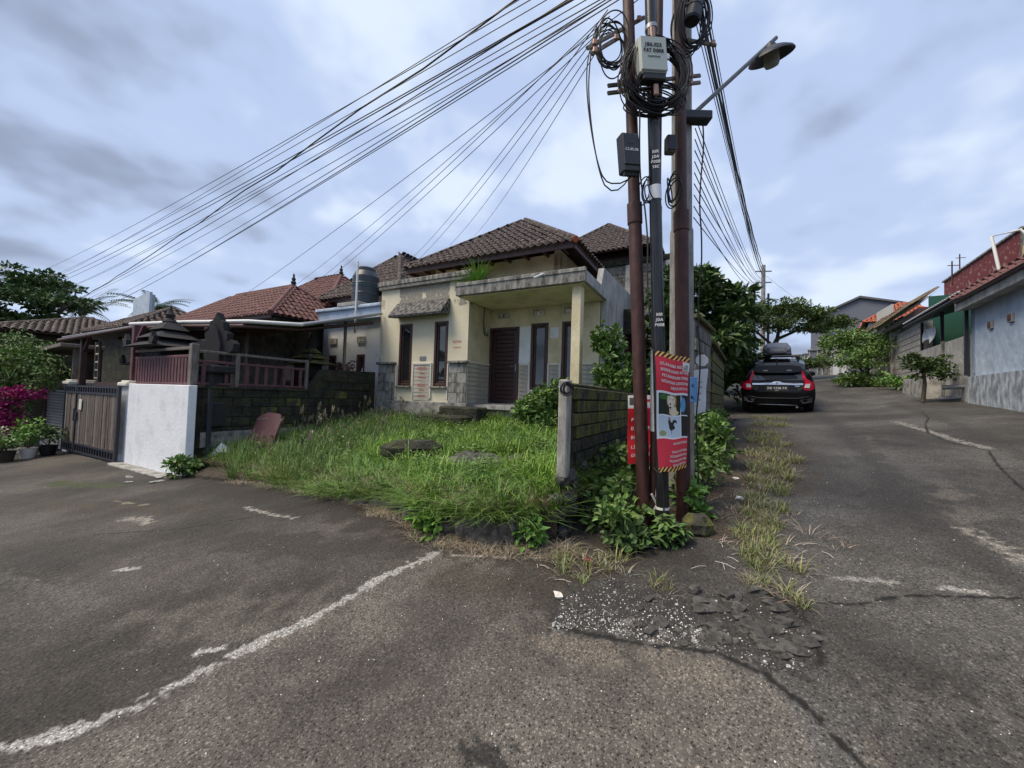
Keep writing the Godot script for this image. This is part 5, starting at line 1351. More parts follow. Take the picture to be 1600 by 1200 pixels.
func smoothed(p: Array) -> Array:
	var c := Curve3D.new()
	for i in p.size():
		var t: Vector3 = (p[mini(i + 1, p.size() - 1)] - p[maxi(i - 1, 0)]) / 6.0
		c.add_point(p[i], -t, t)
	c.bake_interval = .08
	return Array(c.get_baked_points())

# prints are flat pictures: fields, borders and simple animal pictures
func banner_print() -> ImageTexture:
	var w := 220; var h := 600
	var im := Image.create(w, h, false, Image.FORMAT_RGB8)
	im.fill(Color(.84, .20, .28))
	for y in h:
		for x in w:
			if y < 26 or y > h - 24:
				im.set_pixel(x, y, Color(.95, .72, .40) if int((x + y) / 14) % 2 else Color(.12, .08, .08))
	im.fill_rect(Rect2i(0, 196, w, 240), Color(.90, .92, .94))
	im.fill_rect(Rect2i(14, 208, 152, 106), Color(.10, .16, .11)); im.fill_rect(Rect2i(172, 208, 48, 106), Color(.10, .12, .16))
	im.fill_rect(Rect2i(14, 320, 152, 108), Color(.74, .82, .88)); im.fill_rect(Rect2i(172, 320, 48, 108), Color(.08, .08, .10))
	im.fill_rect(Rect2i(170, 30, 50, 48), Color(.88, .90, .90))
	var ell := func(cx: float, cy: float, rx: float, ry: float, c: Color) -> void:
		for y in range(int(cy - ry), int(cy + ry) + 1):
			for x in range(int(cx - rx), int(cx + rx) + 1):
				if x >= 0 and x < w and y >= 0 and y < h and pow((x - cx) / rx, 2) + pow((y - cy) / ry, 2) < 1: im.set_pixel(x, y, c)
	ell.call(45, 225, 26, 15, Color(.22, .42, .20)); ell.call(185, 260, 20, 40, Color(.35, .62, .80))
	# pale dog: ears, head, chest, muzzle
	ell.call(118, 300, 34, 14, Color(.88, .82, .66)); ell.call(110, 285, 26, 28, Color(.88, .84, .72)); ell.call(76, 238, 9, 26, Color(.80, .70, .50)); ell.call(122, 240, 12, 30, Color(.76, .60, .38)); ell.call(98, 240, 25, 30, Color(.90, .87, .78))
	ell.call(92, 262, 12, 18, Color(.92, .89, .82)); ell.call(91, 256, 6, 5, Color(.08, .08, .09)); ell.call(88, 230, 3, 3, Color(.1, .08, .06)); ell.call(108, 231, 3, 3, Color(.1, .08, .06)); ell.call(92, 274, 7, 6, Color(.10, .08, .10)); ell.call(93, 286, 5, 9, Color(.88, .70, .72))
	# dark rooster on pale ground
	ell.call(40, 410, 24, 14, Color(.58, .62, .42)); ell.call(98, 370, 16, 22, Color(.16, .13, .13)); ell.call(86, 350, 9, 18, Color(.22, .16, .15)); ell.call(84, 332, 6, 9, Color(.62, .42, .38)); ell.call(122, 352, 17, 17, Color(.12, .13, .15)); ell.call(127, 362, 11, 12, Color(.74, .82, .88)); ell.call(112, 376, 12, 10, Color(.15, .13, .14)); im.fill_rect(Rect2i(99, 386, 3, 24), Color(.2, .16, .14))
	ell.call(186, 60, 10, 10, Color(.25, .40, .34)); ell.call(200, 56, 9, 12, Color(.30, .34, .38))
	for i in 30: im.fill_rect(Rect2i(174 + (i * 7) % 42, 64 + (i * 5) % 12, 3, 4), Color(.2, .28, .26))
	im.generate_mipmaps()
	return ImageTexture.create_from_image(im)
func sheet(b: MB, tl: Vector3, tr: Vector3, bl: Vector3, br: Vector3, bulge: Callable, n := 10, m := 24) -> void:
	var at := func(s: float, t: float) -> Vector3: return tl.lerp(tr, s).lerp(bl.lerp(br, s), t) + bulge.call(s, t)
	for i in n:
		for j in m:
			var q := []
			for k in [[i, j + 1], [i + 1, j + 1], [i + 1, j], [i, j]]: q.append([at.call(float(k[0]) / n, float(k[1]) / m), Vector2(float(k[0]) / n, float(k[1]) / m)])
			var nn: Vector3 = (q[1][0] - q[0][0]).cross(q[3][0] - q[0][0]).normalized()
			for k in [0, 2, 1, 0, 3, 2]: b.vert(q[k][0], nn, q[k][1])
func cloth_text(parent: Node, text: String, size: float, s: float, t: float, tl: Vector3, tr: Vector3, bl: Vector3, br: Vector3, bulge: Callable, mat: Material, right := true) -> void:
	var tm := TextMesh.new()
	var f := SystemFont.new()
	f.font_names = PackedStringArray(["Droid Sans"]); f.font_weight = 700
	tm.font = f; tm.text = text; tm.font_size = 24; tm.pixel_size = size / 24.0; tm.depth = 0.0
	tm.horizontal_alignment = HORIZONTAL_ALIGNMENT_RIGHT if right else HORIZONTAL_ALIGNMENT_LEFT
	var arr := tm.get_mesh_arrays()
	var v: PackedVector3Array = arr[Mesh.ARRAY_VERTEX]
	var w := tl.distance_to(tr); var h := tl.distance_to(bl)
	var nn := (tr - tl).cross(tl - bl).normalized()
	for i in v.size():
		var ss := s + v[i].x / w; var tt := t - v[i].y / h
		v[i] = tl.lerp(tr, ss).lerp(bl.lerp(br, ss), tt) + bulge.call(ss, tt) + nn * .003
	var n := PackedVector3Array()
	n.resize(v.size()); n.fill(nn)
	var a := []
	a.resize(Mesh.ARRAY_MAX)
	a[Mesh.ARRAY_VERTEX] = v; a[Mesh.ARRAY_NORMAL] = n; a[Mesh.ARRAY_INDEX] = arr[Mesh.ARRAY_INDEX]
	var am := ArrayMesh.new()
	am.add_surface_from_arrays(Mesh.PRIMITIVE_TRIANGLES, a)
	part("lettering", am, mat, parent)
func banners() -> void:
	var o := Vector3(1.2, .96, -3.3)
	var tl := Vector3(1.195, 1.975, -3.28) - o; var tr := Vector3(1.56, 1.935, -3.44) - o; var bl := Vector3(1.245, .955, -3.28) - o; var br := Vector3(1.545, .975, -3.44) - o
	var wave := func(s: float, t: float) -> Vector3: return Vector3(0, .006 * sin(s * 9.0), .012 * sin(t * 7.0 + s * 2) + .018 * sin(s * PI))
	var t := thing("warning_banner", "red and white banner with dog and rooster pictures tied to the poles", "banner", o)
	var b := MB.new(); sheet(b, tl, tr, bl, br, wave)
	var pm := StandardMaterial3D.new(); pm.albedo_texture = banner_print(); pm.roughness = .6; pm.cull_mode = BaseMaterial3D.CULL_DISABLED
	part("cloth", b, pm, t)
	for k in [["DILARANG MELEPAS", .10, .036], ["MEMBUANG KOTOR", .148, .036], ["PELIHARAAN SEMB", .196, .036], ["WILAYAH LINGKUN", .244, .036], ["GRIYA MULYA", .29, .034], ["#KONDISIKAN", .765, .028], ["SEGALA KETIDAK", .835, .027], ["DITEKANKAN ADA", .873, .028], ["PELIHARAAN LING", .911, .028], ["MENGGANGGU L", .948, .025]]:
		cloth_text(t, k[0], k[2], .97, k[1], tl, tr, bl, br, wave, M.white_paint)
	for q in [tl, tr, bl, br]: tpart("tie", [q, q + Vector3(.02 if q.x > .2 else -.02, .03, -.06)], .004, M.cable, t, 5)
	# the one behind, half hidden by the leaning pole
	o = Vector3(1.13, .95, -3.72)
	tl = Vector3(1.10, 1.60, -3.70) - o; tr = Vector3(1.42, 1.61, -3.66) - o; bl = Vector3(1.11, .95, -3.70) - o; br = Vector3(1.40, 1.00, -3.66) - o
	var flat := func(s: float, tt: float) -> Vector3: return Vector3(0, 0, .008 * sin(tt * 8.0 + s))
	t = thing("warning_banner", "red banner with a white heading strip hung behind the leaning brown pole", "banner", o)
	var im := Image.create(64, 128, false, Image.FORMAT_RGB8)
	im.fill(Color(.78, .10, .17)); im.fill_rect(Rect2i(0, 0, 64, 25), Color(.88, .88, .88)); im.fill_rect(Rect2i(3, 5, 10, 14), Color(.3, .36, .36)); im.fill_rect(Rect2i(18, 8, 40, 5), Color(.80, .2, .26))
	pm = StandardMaterial3D.new(); pm.albedo_texture = ImageTexture.create_from_image(im); pm.roughness = .6; pm.cull_mode = BaseMaterial3D.CULL_DISABLED
	b = MB.new(); sheet(b, tl, tr, bl, br, flat, 5, 12)
	part("cloth", b, pm, t)
	for k in [["PULAU", .36], ["DILARANG", .49], ["BAWA", .62], ["LINGGUA", .76], ["GRIYA MUL", .88]]: cloth_text(t, k[0], .045, .10, k[1], tl, tr, bl, br, flat, M.white_paint, false)
	# pale notice on a stick, right of the concrete pole
	o = Vector3(1.86, 1.43, -3.98)
	tl = Vector3(1.83, 1.88, -4.0) - o; tr = Vector3(1.985, 1.90, -3.96) - o; bl = Vector3(1.86, 1.43, -4.0) - o; br = Vector3(1.965, 1.46, -3.96) - o
	t = thing("notice_sheet", "pale printed notice sheet hanging from a thin stick by the concrete pole", "notice", o)
	b = MB.new(); sheet(b, tl, tr, bl, br, flat, 5, 12)
	part("sheet", b, M.white_wall, t)
	tpart("stick", [tl + Vector3(-.03, .0, -.01), tr + Vector3(.05, .015, 0)], .006, M.grey_wood, t, 6)
	for k in [["PENGUMUMAN", .30, .014], ["UNTUK ID", .42, .022], ["DISULIT", .56, .026], ["DI JALAN", .70, .02], ["GRIYA", .82, .014]]: cloth_text(t, k[0], k[2], .06, k[1], tl, tr, bl, br, flat, M.cable_grey, false)
	# blue sign and white eight-sided plate
	t = thing("blue_sign", "narrow sky-blue sign board strapped to the concrete pole", "sign", Vector3(1.69, 1.55, -3.72), -30)
	bpart("board", Vector3(0, .12, 0), Vector3(.14, .24, .01), plain("sign_blue", C3(.13, .33, .66), .5), t, .003)
	for k in [["C", .16], ["B.", .05]]: lettering(k[0], .035, M.cable, t, Vector3(.03, k[1], .008), Basis.IDENTITY, "lettering", .002)
	var p8 := PackedVector2Array()
	for i in 8: p8.append(Vector2(cos(TAU * (i + .5) / 8), sin(TAU * (i + .5) / 8)) * .062)
	t = thing("octagonal_plate", "small white eight-sided plate beside the concrete pole", "plate", Vector3(1.875, 1.97, -3.86), -12)
	b = MB.new(); b.prism(p8, -.004, .004)
	part("plate", b, M.white_paint, t)
	tpart("bolt", [Vector3(-.06, 0, -.02), Vector3(-.13, 0, -.03)], .008, M.galvanised, t, 6)

# ---- overhead lines -------------------------------------------------------------
const CAB := [[[0.93, 5.79, -3.50], [-33.04, 8.47, -26.00], .010, "v"], [[0.93, 6.01, -3.50], [-25.86, 5.61, -22.00], .020, "thick twisted black overhead cable crossing the sky to the left"], [[0.94, 5.56, -3.50], [-31.97, 7.99, -26.00], .013, "v"], [[0.94, 5.55, -3.50], [-31.57, 7.87, -26.00], .013, "v"], [[0.94, 5.40, -3.50], [-30.66, 7.64, -26.00], .010, "v"], [[0.94, 5.38, -3.50], [-26.10, 6.28, -24.00], .010, "v"], [[0.94, 5.35, -3.50], [-25.62, 6.18, -24.00], .012, "v"], [[0.94, 5.30, -3.50], [-25.85, 6.09, -24.00], .010, "v"], [[0.78, 5.13, -3.50], [-7.94, 5.25, -14.50], .008, "r"], [[0.78, 5.02, -3.50], [-7.79, 5.15, -14.50], .008, "r"], [[0.78, 5.16, -3.50], [-3.34, 5.96, -12.50], .008, "h"], [[0.78, 5.06, -3.50], [-3.16, 5.77, -12.30], .008, "h"], [[0.78, 5.00, -3.50], [-2.26, 6.57, -13.00], .008, "h"], [[0.79, 4.95, -3.50], [-1.54, 7.34, -14.00], .008, "h"], [[1.1, 5.3, -3.5], [-14, 4.2, -17], .008, "v"], [[0.93, 5.70, -3.50], [-32.3, 8.15, -26.00], .009, "v"], [[0.94, 5.48, -3.50], [-31.0, 7.5, -26.00], .009, "v"], [[0.94, 5.34, -3.50], [-27.6, 6.5, -24.00], .009, "v"], [[0.94, 5.62, -3.50], [-26.4, 5.9, -22.50], .012, "v"], [[0.80, 5.10, -3.50], [-9.4, 4.8, -14.80], .007, "r"], [[0.93, 5.9, -3.50], [-33.0, 8.0, -26.5], .009, "v"]]
func span(a: Vector3, b: Vector3, r: float, sag: float, wob := 0.0) -> MB:
	var p := []
	for i in 25:
		var t := i / 24.0
		p.append(a.lerp(b, t) - Vector3(0, sag * 4 * t * (1 - t), 0) + Vector3(0, sin(i * 2.3) * wob, cos(i * 1.9) * wob))
	var m := MB.new()
	m.tube(p, r * .58, 5)
	return m
func cables() -> void:
	for k in CAB:
		var l: String = {"v": "thin overhead cable running left from the poles over the far roofs", "r": "thin overhead cable running to the red tiled roof with the finial", "h": "thin overhead cable running to the roof of the cream house"}.get(k[3], k[3])
		solo("overhead_cable", span(V(k[0]), V(k[1]), k[2], .12 + V(k[0]).distance_to(V(k[1])) * .004, .02 if k[2] > .015 else 0.0), M.cable, l, "cable", "overhead cables")
	for i in 22:
		var a := Vector3(1.72 + (i % 3) * .05, 6.15 - i * .05, -3.9) if i < 12 else Vector3(1.78, 4.45 - (i - 12) * .115, -3.88)
		var e := Vector3(15.25 + (i % 4) * .08, 9.95 - i * .045, -24)
		solo("overhead_cable", span(a, e, (.028 if i == 3 else (.020 if i == 5 else .009)), .35 + (i % 3) * .12, .02 if i == 3 else 0.0), M.cable if i < 12 else M.cable_grey, "thick wavy overhead cable running up the street to the far poles" if i == 3 else "thin overhead cable running up the street to the far poles", "cable", "overhead cables")
	for k in [[15.4, -24.0, 10.2, .14, M.pole_concrete, "grey concrete pole up the street behind the parked car"], [15.05, -24.3, 8.7, .07, M.black_pole, "thin dark pole left of the far concrete pole"], [15.85, -24.2, 8.5, .08, M.black_pole, "dark pole right of the far concrete pole"]]:
		var y := g(k[0], -k[1])
		var t := thing("distant_pole", k[5], "pole", Vector3(k[0], y - .2, k[1]), 0, "poles up the street")
		tpart("shaft", [Vector3.ZERO, Vector3(0, k[2] - y + .2, 0)], [k[3], k[3] * .8], k[4], t, 10)
		if k[3] > .1:
			for q in [.2, .9]: tpart("cross_arm", [Vector3(-.5, k[2] - y - q, 0), Vector3(.5, k[2] - y - q + .05, 0)], .04, M.galvanised, t, 6)
			bpart("meter_box", Vector3(.05, 3.6, .2), Vector3(.35, .5, .2), M.pole_concrete, t, .02)
	for k in [[15.3, 9.3, -24, 4.0, 7.6, -34], [15.4, 8.9, -24, 3.0, 7.3, -33], [15.4, 8.5, -24, 4.5, 6.8, -32], [15.5, 8.2, -24, 4.8, 6.5, -31], [15.5, 9.6, -24, 27, 6.8, -30]]:
		solo("overhead_cable", span(Vector3(k[0], k[1], k[2]), Vector3(k[3], k[4], k[5]), .012, .3), M.cable_grey, "thin service cable leaving the far concrete pole sideways", "cable", "overhead cables")

# ---- what the shiny surfaces mirror: the far side of the junction, behind the viewer --------
func across_the_road() -> void:
	for k in [[-9.0, 11.0, 12.0, M.old_block, "grey block house with tiled roof on the opposite side of the junction"], [5.0, 13.0, 10.0, M.dark_wall, "dark mossy house with tiled roof on the opposite side of the junction"]]:
		var t := thing("opposite_house", k[4], "house", Vector3(k[0], g(k[0], -k[1]) - .4, k[1]), 0, "houses across the junction")
		bpart("wall", Vector3(0, 1.9, 2.5), Vector3(k[2], 3.8, 5), k[3], t)
		bpart("door", Vector3(1.0, 1.4, -.02), Vector3(1.0, 2.2, .06), M.door_wood, t)
		for x in [-3.0, 3.4]: bpart("window", Vector3(x, 1.9, -.02), Vector3(1.2, 1.3, .06), M.glass, t)
		var r := Node3D.new(); r.name = "roof"; t.add_child(r)
		hip_roof(r, -k[2] * .5 - .7, k[2] * .5 + .7, 5.7, -.7, 3.8, 6.0, M.tile_dark, false, .34, .4)

# ---- parked car -----------------------------------------------------------------
const RZ := [[.20, -.10], [.28, -.02], [.45, .03], [.60, .03], [.75, .0], [.92, -.04], [1.10, -.14], [1.26, -.24], [1.6, -.40]]
func rz(x: float, y: float) -> float:
	var i := 0
	while i < RZ.size() - 2 and y > RZ[i + 1][0]: i += 1
	var z := lerpf(RZ[i][1], RZ[i + 1][1], clampf((y - RZ[i][0]) / (RZ[i + 1][0] - RZ[i][0]), 0, 1))
	var e := absf(x) / .85
	return z - .05 * e * e - .16 * pow(clampf((absf(x) - .56) / .29, 0, 1), 2)
# a plate laid on the car's tail, following its curve
func tail(called: String, outline: Array, lift: float, mat: Material, parent: Node) -> MeshInstance3D:
	var p := poly_of(outline)
	if Geometry2D.is_polygon_clockwise(p): p.reverse()
	var b := MB.new()
	var ix := Geometry2D.triangulate_polygon(p)
	var up := func(q: Vector2, l: float) -> Vector3: return Vector3(q.x, q.y, rz(q.x, q.y) + l)
	for i in range(0, ix.size(), 3):
		var q := [up.call(p[ix[i]], lift), up.call(p[ix[i + 1]], lift), up.call(p[ix[i + 2]], lift)]
		b.face(q, Vector3(0, .8, -5))
	for i in p.size():
		var a := p[i]; var c := p[(i + 1) % p.size()]
		b.quad(up.call(a, -.03), up.call(c, -.03), up.call(c, lift), up.call(a, lift))
	return part(called, b, mat, parent)
func fine(o: Array, n := 6) -> Array:
	var out := []
	for i in o.size():
		for k in n: out.append([lerpf(o[i][0], o[(i + 1) % o.size()][0], float(k) / n), lerpf(o[i][1], o[(i + 1) % o.size()][1], float(k) / n)])
	return out
func car() -> void:
	var paint := plain("car_black", C3(.006, .006, .007), .18)
	paint.metallic_specular = .4
	var glass := plain("car_glass", C3(.015, .018, .02), .05)
	glass.metallic_specular = .8
	var red := plain("lamp_red", C3(.50, .006, .035), .2)
	var clear := plain("lamp_clear", C3(.65, .65, .66), .15)
	var chrome := plain("chrome", C3(.75, .76, .78), .12, .95)
	var rubber := plain("rubber", C3(.018, .018, .018), .85)
	var grey := plain("trim_grey", C3(.10, .10, .115), .4)
	var at := gp(7.28, 10.72)
	var t := thing("parked_car", "parked black hatchback with red tail lamps and a roof box, seen from behind", "car", at, -33.5)
	var dir := Vector3(sin(deg_to_rad(33.5)), 0, -cos(deg_to_rad(33.5)))
	var fwd := gp(at.x + dir.x * 3.4, -at.z - dir.z * 3.4) - gp(at.x + dir.x * .6, -at.z - dir.z * .6)
	t.rotation.x = atan2(fwd.y, Vector2(fwd.x, fwd.z).length())
	# shell: half profiles (x, y) at stations along the length
	var tops := [[0, 1.26], [-.5, 1.40], [-1.0, 1.475], [-1.7, 1.50], [-2.3, 1.46], [-2.6, 1.38], [-3.15, 1.02], [-3.6, .92], [-3.9, .78], [-4.0, .60]]
	var rows := []
	for s in tops.size():
		var z: float = tops[s][0]; var h: float = tops[s][1]
		var k := 1.0 if s < 8 else (.94 if s == 8 else .85)
		var belt := minf(.94, h - .06)
		var prof := [[.74, .20], [.82, .28], [.85, .45], [.85, .60], [.845, .75], [.82, belt - .02], [lerpf(.80, .66, .45), lerpf(belt, h, .5)], [.64, h - .07], [.52, h - .025], [.28, h - .005], [0, h]]
		if s == 0: prof = [[.74, .20], [.82, .28], [.85, .45], [.85, .60], [.84, .75], [.80, .92], [.70, 1.10], [.62, 1.20], [.50, 1.25], [.28, 1.265], [0, 1.27]]
		if s >= 6: prof = [[.74, .20], [.82, .28], [.85, .42], [.85, .52], [.83, .62], [.80, h - .16], [.74, h - .09], [.64, h - .05], [.48, h - .025], [.28, h - .005], [0, h]]
		var row := []
		for q in prof: row.append(Vector3(q[0] * k, q[1], rz(q[0], q[1]) if s == 0 else z))
		rows.append(row)
	var b := MB.new()
	for s in rows.size() - 1:
		for i in rows[0].size() - 1:
			var a: Vector3 = rows[s][i]; var c: Vector3 = rows[s][i + 1]; var d: Vector3 = rows[s + 1][i + 1]; var e: Vector3 = rows[s + 1][i]
			var m := Vector3(-1, 1, 1)
			b.face([a, c, d, e], Vector3(0, .6, (a.z + e.z) * .5)); b.face([a * m, c * m, d * m, e * m], Vector3(0, .6, (a.z + e.z) * .5))
	for i in rows[0].size() - 1:
		for j in 8:
			var q := []
			for k in [[i, j], [i, j + 1], [i + 1, j + 1], [i + 1, j]]:
				var p: Vector3 = rows[0][k[0]]
				var x := lerpf(-p.x, p.x, k[1] / 8.0)
				q.append(Vector3(x, p.y, rz(x, p.y)))
			b.face(q, Vector3(0, .8, -5))
	for i in rows[0].size() - 1:
		var p: Vector3 = rows[-1][i]; var q: Vector3 = rows[-1][i + 1]
		b.face([p, q, Vector3(-q.x, q.y, q.z), Vector3(-p.x, p.y, p.z)], Vector3(0, .5, 0))
	b.quad(Vector3(-.74, .20, -4.0), Vector3(.74, .20, -4.0), Vector3(.74, .2, -.1), Vector3(-.74, .2, -.1))
	var sm := SurfaceTool.new()
	sm.create_from(b.mesh(), 0)
	var body := part("body", b, paint, t)
	# tail: window, spoiler, lamps, chrome, plate, bumper
	tail("rear_window", fine([[-.60, .925], [.60, .925], [.50, 1.17], [-.50, 1.17]]), .008, glass, t)
	b = MB.new()
	b.prism(poly_of([[-.56, 0], [-.52, .10], [-.3, .135], [.3, .135], [.52, .10], [.56, 0], [.5, -.05], [.3, -.075], [-.3, -.075], [-.5, -.05]]), -.30, .0, Transform3D(Basis(Vector3.RIGHT, -.18), Vector3(0, 1.20, -.08)))
	var sp := part("spoiler", b, paint, t)
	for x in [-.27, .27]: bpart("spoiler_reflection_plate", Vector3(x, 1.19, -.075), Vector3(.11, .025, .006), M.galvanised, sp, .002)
	for s in [-1.0, 1.0]:
		var o := []
		for q in [[.515, 1.19], [.575, 1.17], [.635, .98], [.735, .90], [.815, .86], [.825, .70], [.72, .655], [.60, .67], [.575, .74], [.60, .80], [.595, .88]]: o.append([q[0] * s, q[1]])
		var lamp := tail("tail_lamp", fine(o, 3), .022, red, t)
		o = []
		for q in [[.60, .73], [.71, .72], [.735, .83], [.625, .825]]: o.append([q[0] * s, q[1]])
		tail("clear_lens", fine(o, 3), .03, clear, lamp)
		o = []
		for q in [[.50, .40], [.78, .46], [.78, .34], [.58, .30]]: o.append([q[0] * s, q[1]])
		tail("reflector_recess", fine(o, 3), .006, grey, t)
		o = []
		for q in [[.42, .80], [.58, .80], [.58, .70], [.50, .64], [.44, .64]]: o.append([q[0] * s, q[1]])
		tail("hatch_crease", fine(o, 3), .006, rubber, t)
		b = MB.new()
		b.box(Vector3(s * .93, .98, -2.72), Vector3(.2, .14, .1), Basis.IDENTITY, .04)
		part("mirror", b, paint, t)
		for z in [-.72, -3.22]:
			b = MB.new(); b.lathe([Vector2(.17, -.1), Vector2(.28, -.1), Vector2(.305, -.07), Vector2(.305, .07), Vector2(.28, .1), Vector2(.17, .1)], 24, Transform3D(Basis(Vector3.BACK, PI / 2), Vector3(s * .745, .30, z)))
			var wheel := part("wheel", b, rubber, t)
			b = MB.new(); b.lathe([Vector2(0, -.06), Vector2(.17, -.08), Vector2(.185, .08), Vector2(0, .06)], 18, Transform3D(Basis(Vector3.BACK, PI / 2), Vector3(s * .745, .30, z)))
			part("rim", b, M.galvanised, wheel)
		b = MB.new()
		b.face([Vector3(s * .815, .95, -.55), Vector3(s * .82, .95, -2.5), Vector3(s * .665, 1.38, -2.35), Vector3(s * .665, 1.36, -.75)], Vector3(0, 1, -1.5))
		part("side_window", b, glass, t)
	tail("chrome_strip", fine([[-.575, .80], [-.575, .845], [-.12, .865], [-.06, .895], [.06, .895], [.12, .865], [.575, .845], [.575, .80], [.12, .805], [-.12, .805]], 3), .025, chrome, t)
	lettering("H", .075, grey, t, Vector3(0, .847, rz(0, .85) + .03), Basis.IDENTITY, "emblem", .006)
	var pl := tail("number_plate", [[-.26, .63], [.26, .63], [.26, .775], [-.26, .775]], .03, rubber, t)
	lettering("DK 1236 FX", .085, M.white_paint, pl, Vector3(0, .715, rz(0, .7) + .036), Basis.IDENTITY, "lettering", .002)
	lettering("03 26", .03, M.white_paint, pl, Vector3(0, .65, rz(0, .65) + .036), Basis.IDENTITY, "lettering", .002)
	tail("model_badge", fine([[.40, .76], [.50, .76], [.50, .78], [.40, .78]], 2), .015, chrome, t)
	tail("bumper_crease", fine([[-.72, .50], [-.45, .455], [.45, .455], [.72, .50], [.45, .435], [-.45, .435]], 3), .012, grey, t)
	tail("bumper_trim", fine([[-.45, .245], [.45, .245], [.45, .26], [-.45, .26]], 3), .012, chrome, t)
	tpart("rear_wiper", [Vector3(.0, .90, rz(0, .9) + .02), Vector3(-.05, .925, rz(0, .92) + .03), Vector3(-.26, .94, rz(.26, .94) + .03)], .008, rubber, t, 5)
	tpart("aerial", [Vector3(0, 1.36, -.42), Vector3(0, 1.45, -.36)], .012, rubber, t, 6)
	tpart("exhaust", [Vector3(.45, .20, -.4), Vector3(.45, .20, -.05)], .03, M.galvanised, t, 10)
	# roof box on bars: a thing of its own
	var rb := thing("roof_box", "glossy grey-black roof box with black base on the parked car", "roof box", at, -33.5)
	rb.rotation.x = t.rotation.x
	b = MB.new()
	var st := [[-.75, .18, .06], [-.9, .30, .18], [-1.3, .36, .30], [-1.9, .36, .31], [-2.3, .30, .20], [-2.5, .16, .07]]
	for s in st.size() - 1:
		for sgn in [-1.0, 1.0]:
			var ring := []
			for k in [st[s], st[s + 1]]: ring.append([Vector3(sgn * k[1], 1.66, k[0]), Vector3(sgn * k[1] * .96, 1.66 + k[2] * .55, k[0]), Vector3(sgn * k[1] * .7, 1.66 + k[2], k[0]), Vector3(0, 1.66 + k[2] * 1.06, k[0])])
			for i in 3: b.face([ring[0][i], ring[0][i + 1], ring[1][i + 1], ring[1][i]], Vector3(0, 1.66, -1.6))
	for k in [st[0]]: b.face([Vector3(-k[1], 1.66, k[0]), Vector3(k[1], 1.66, k[0]), Vector3(k[1] * .7, 1.66 + k[2], k[0]), Vector3(-k[1] * .7, 1.66 + k[2], k[0])], Vector3(0, 1.66, -1.6))
	part("lid", b, grey, rb)
	b = MB.new()
	b.box(Vector3(0, 1.63, -1.62), Vector3(.70, .09, 1.65), Basis.IDENTITY, .03)
	part("base", b, M.black_plastic, rb)
	for z in [-1.1, -2.0]: bpart("cross_bar", Vector3(0, 1.55, z), Vector3(1.1, .04, .06), M.black_plastic, rb, .01)
	for x in [-.52, .52]:
		for z in [-1.1, -2.0]: bpart("foot", Vector3(x, 1.50, z), Vector3(.06, .12, .1), M.black_plastic, rb, .01)

# ---- plants ---------------------------------------------------------------------
# leaves as small folded blades: from p along d, l long, w wide
func leaf(b: MB, p: Vector3, d: Vector3, n: Vector3, l: float, w: float, c: Color) -> void:
	var s := d.cross(n).normalized() * w * .5
	var m := p + d * l * .45
	var tip := p + d * l - n * l * .12
	var lift := n * w * .18
	b.col = c
	b.tri(p, m + s + lift, tip); b.tri(p, tip, m - s + lift)
func tone(c: Color, v := .25) -> Color:
	var k := 1.0 + rng.randf_range(-v, v)
	return Color(c.r * k * rng.randf_range(.9, 1.15), c.g * k, c.b * k * rng.randf_range(.8, 1.1))
func rdir() -> Vector3:
	var z := rng.randf_range(-1, 1); var a := rng.randf() * TAU
	return Vector3(sqrt(1 - z * z) * cos(a), z, sqrt(1 - z * z) * sin(a))
# clumps: [centre, radii, leaves]; leaves sit towards the outside of each clump and face out and up
func foliage(clumps: Array, l: float, w: float, c: Color, lumps := 6, droop := 0.0) -> MB:
	var b := MB.new()
	for k in clumps:
		var cen: Vector3 = k[0]; var r: Vector3 = k[1]
		var cs := []
		for i in lumps * 3:
			var d := rdir()
			cs.append([cen + d * r * pow(rng.randf(), .45) * .88, rng.randf_range(.16, .34)])
		for i in int(k[2]):
			var q = cs[i % cs.size()]
			var d := rdir()
			d.y = d.y * .8 + .15
			var p: Vector3 = q[0] + d * r * q[1] * pow(rng.randf(), .4)
			var out := (d + rdir() * .7 + Vector3(0, .1 - droop, 0)).normalized()
			var n := (Vector3.UP + rdir() * .8).normalized()
			leaf(b, p, out, n, l * rng.randf_range(.6, 1.25), w * rng.randf_range(.7, 1.2), tone(c, .35))
	return b
func branch_mb(segs: Array) -> MB:
	var b := MB.new()
	for s in segs: b.tube(s[0], s[1], 7)
	return b
func tree(called: String, label: String, at: Vector3, segs: Array, clumps: Array, l: float, w: float, c: Color, group := "", lumps := 7, cat := "tree") -> Node3D:
	var t := thing(called, label, cat, at, 0, group)
	part("trunk" if cat == "tree" else "stem", branch_mb(segs), M.bark, t)
	part("crown" if cat == "tree" else "foliage", foliage(clumps, l, w, c, lumps), M.leaf, t)
	return t
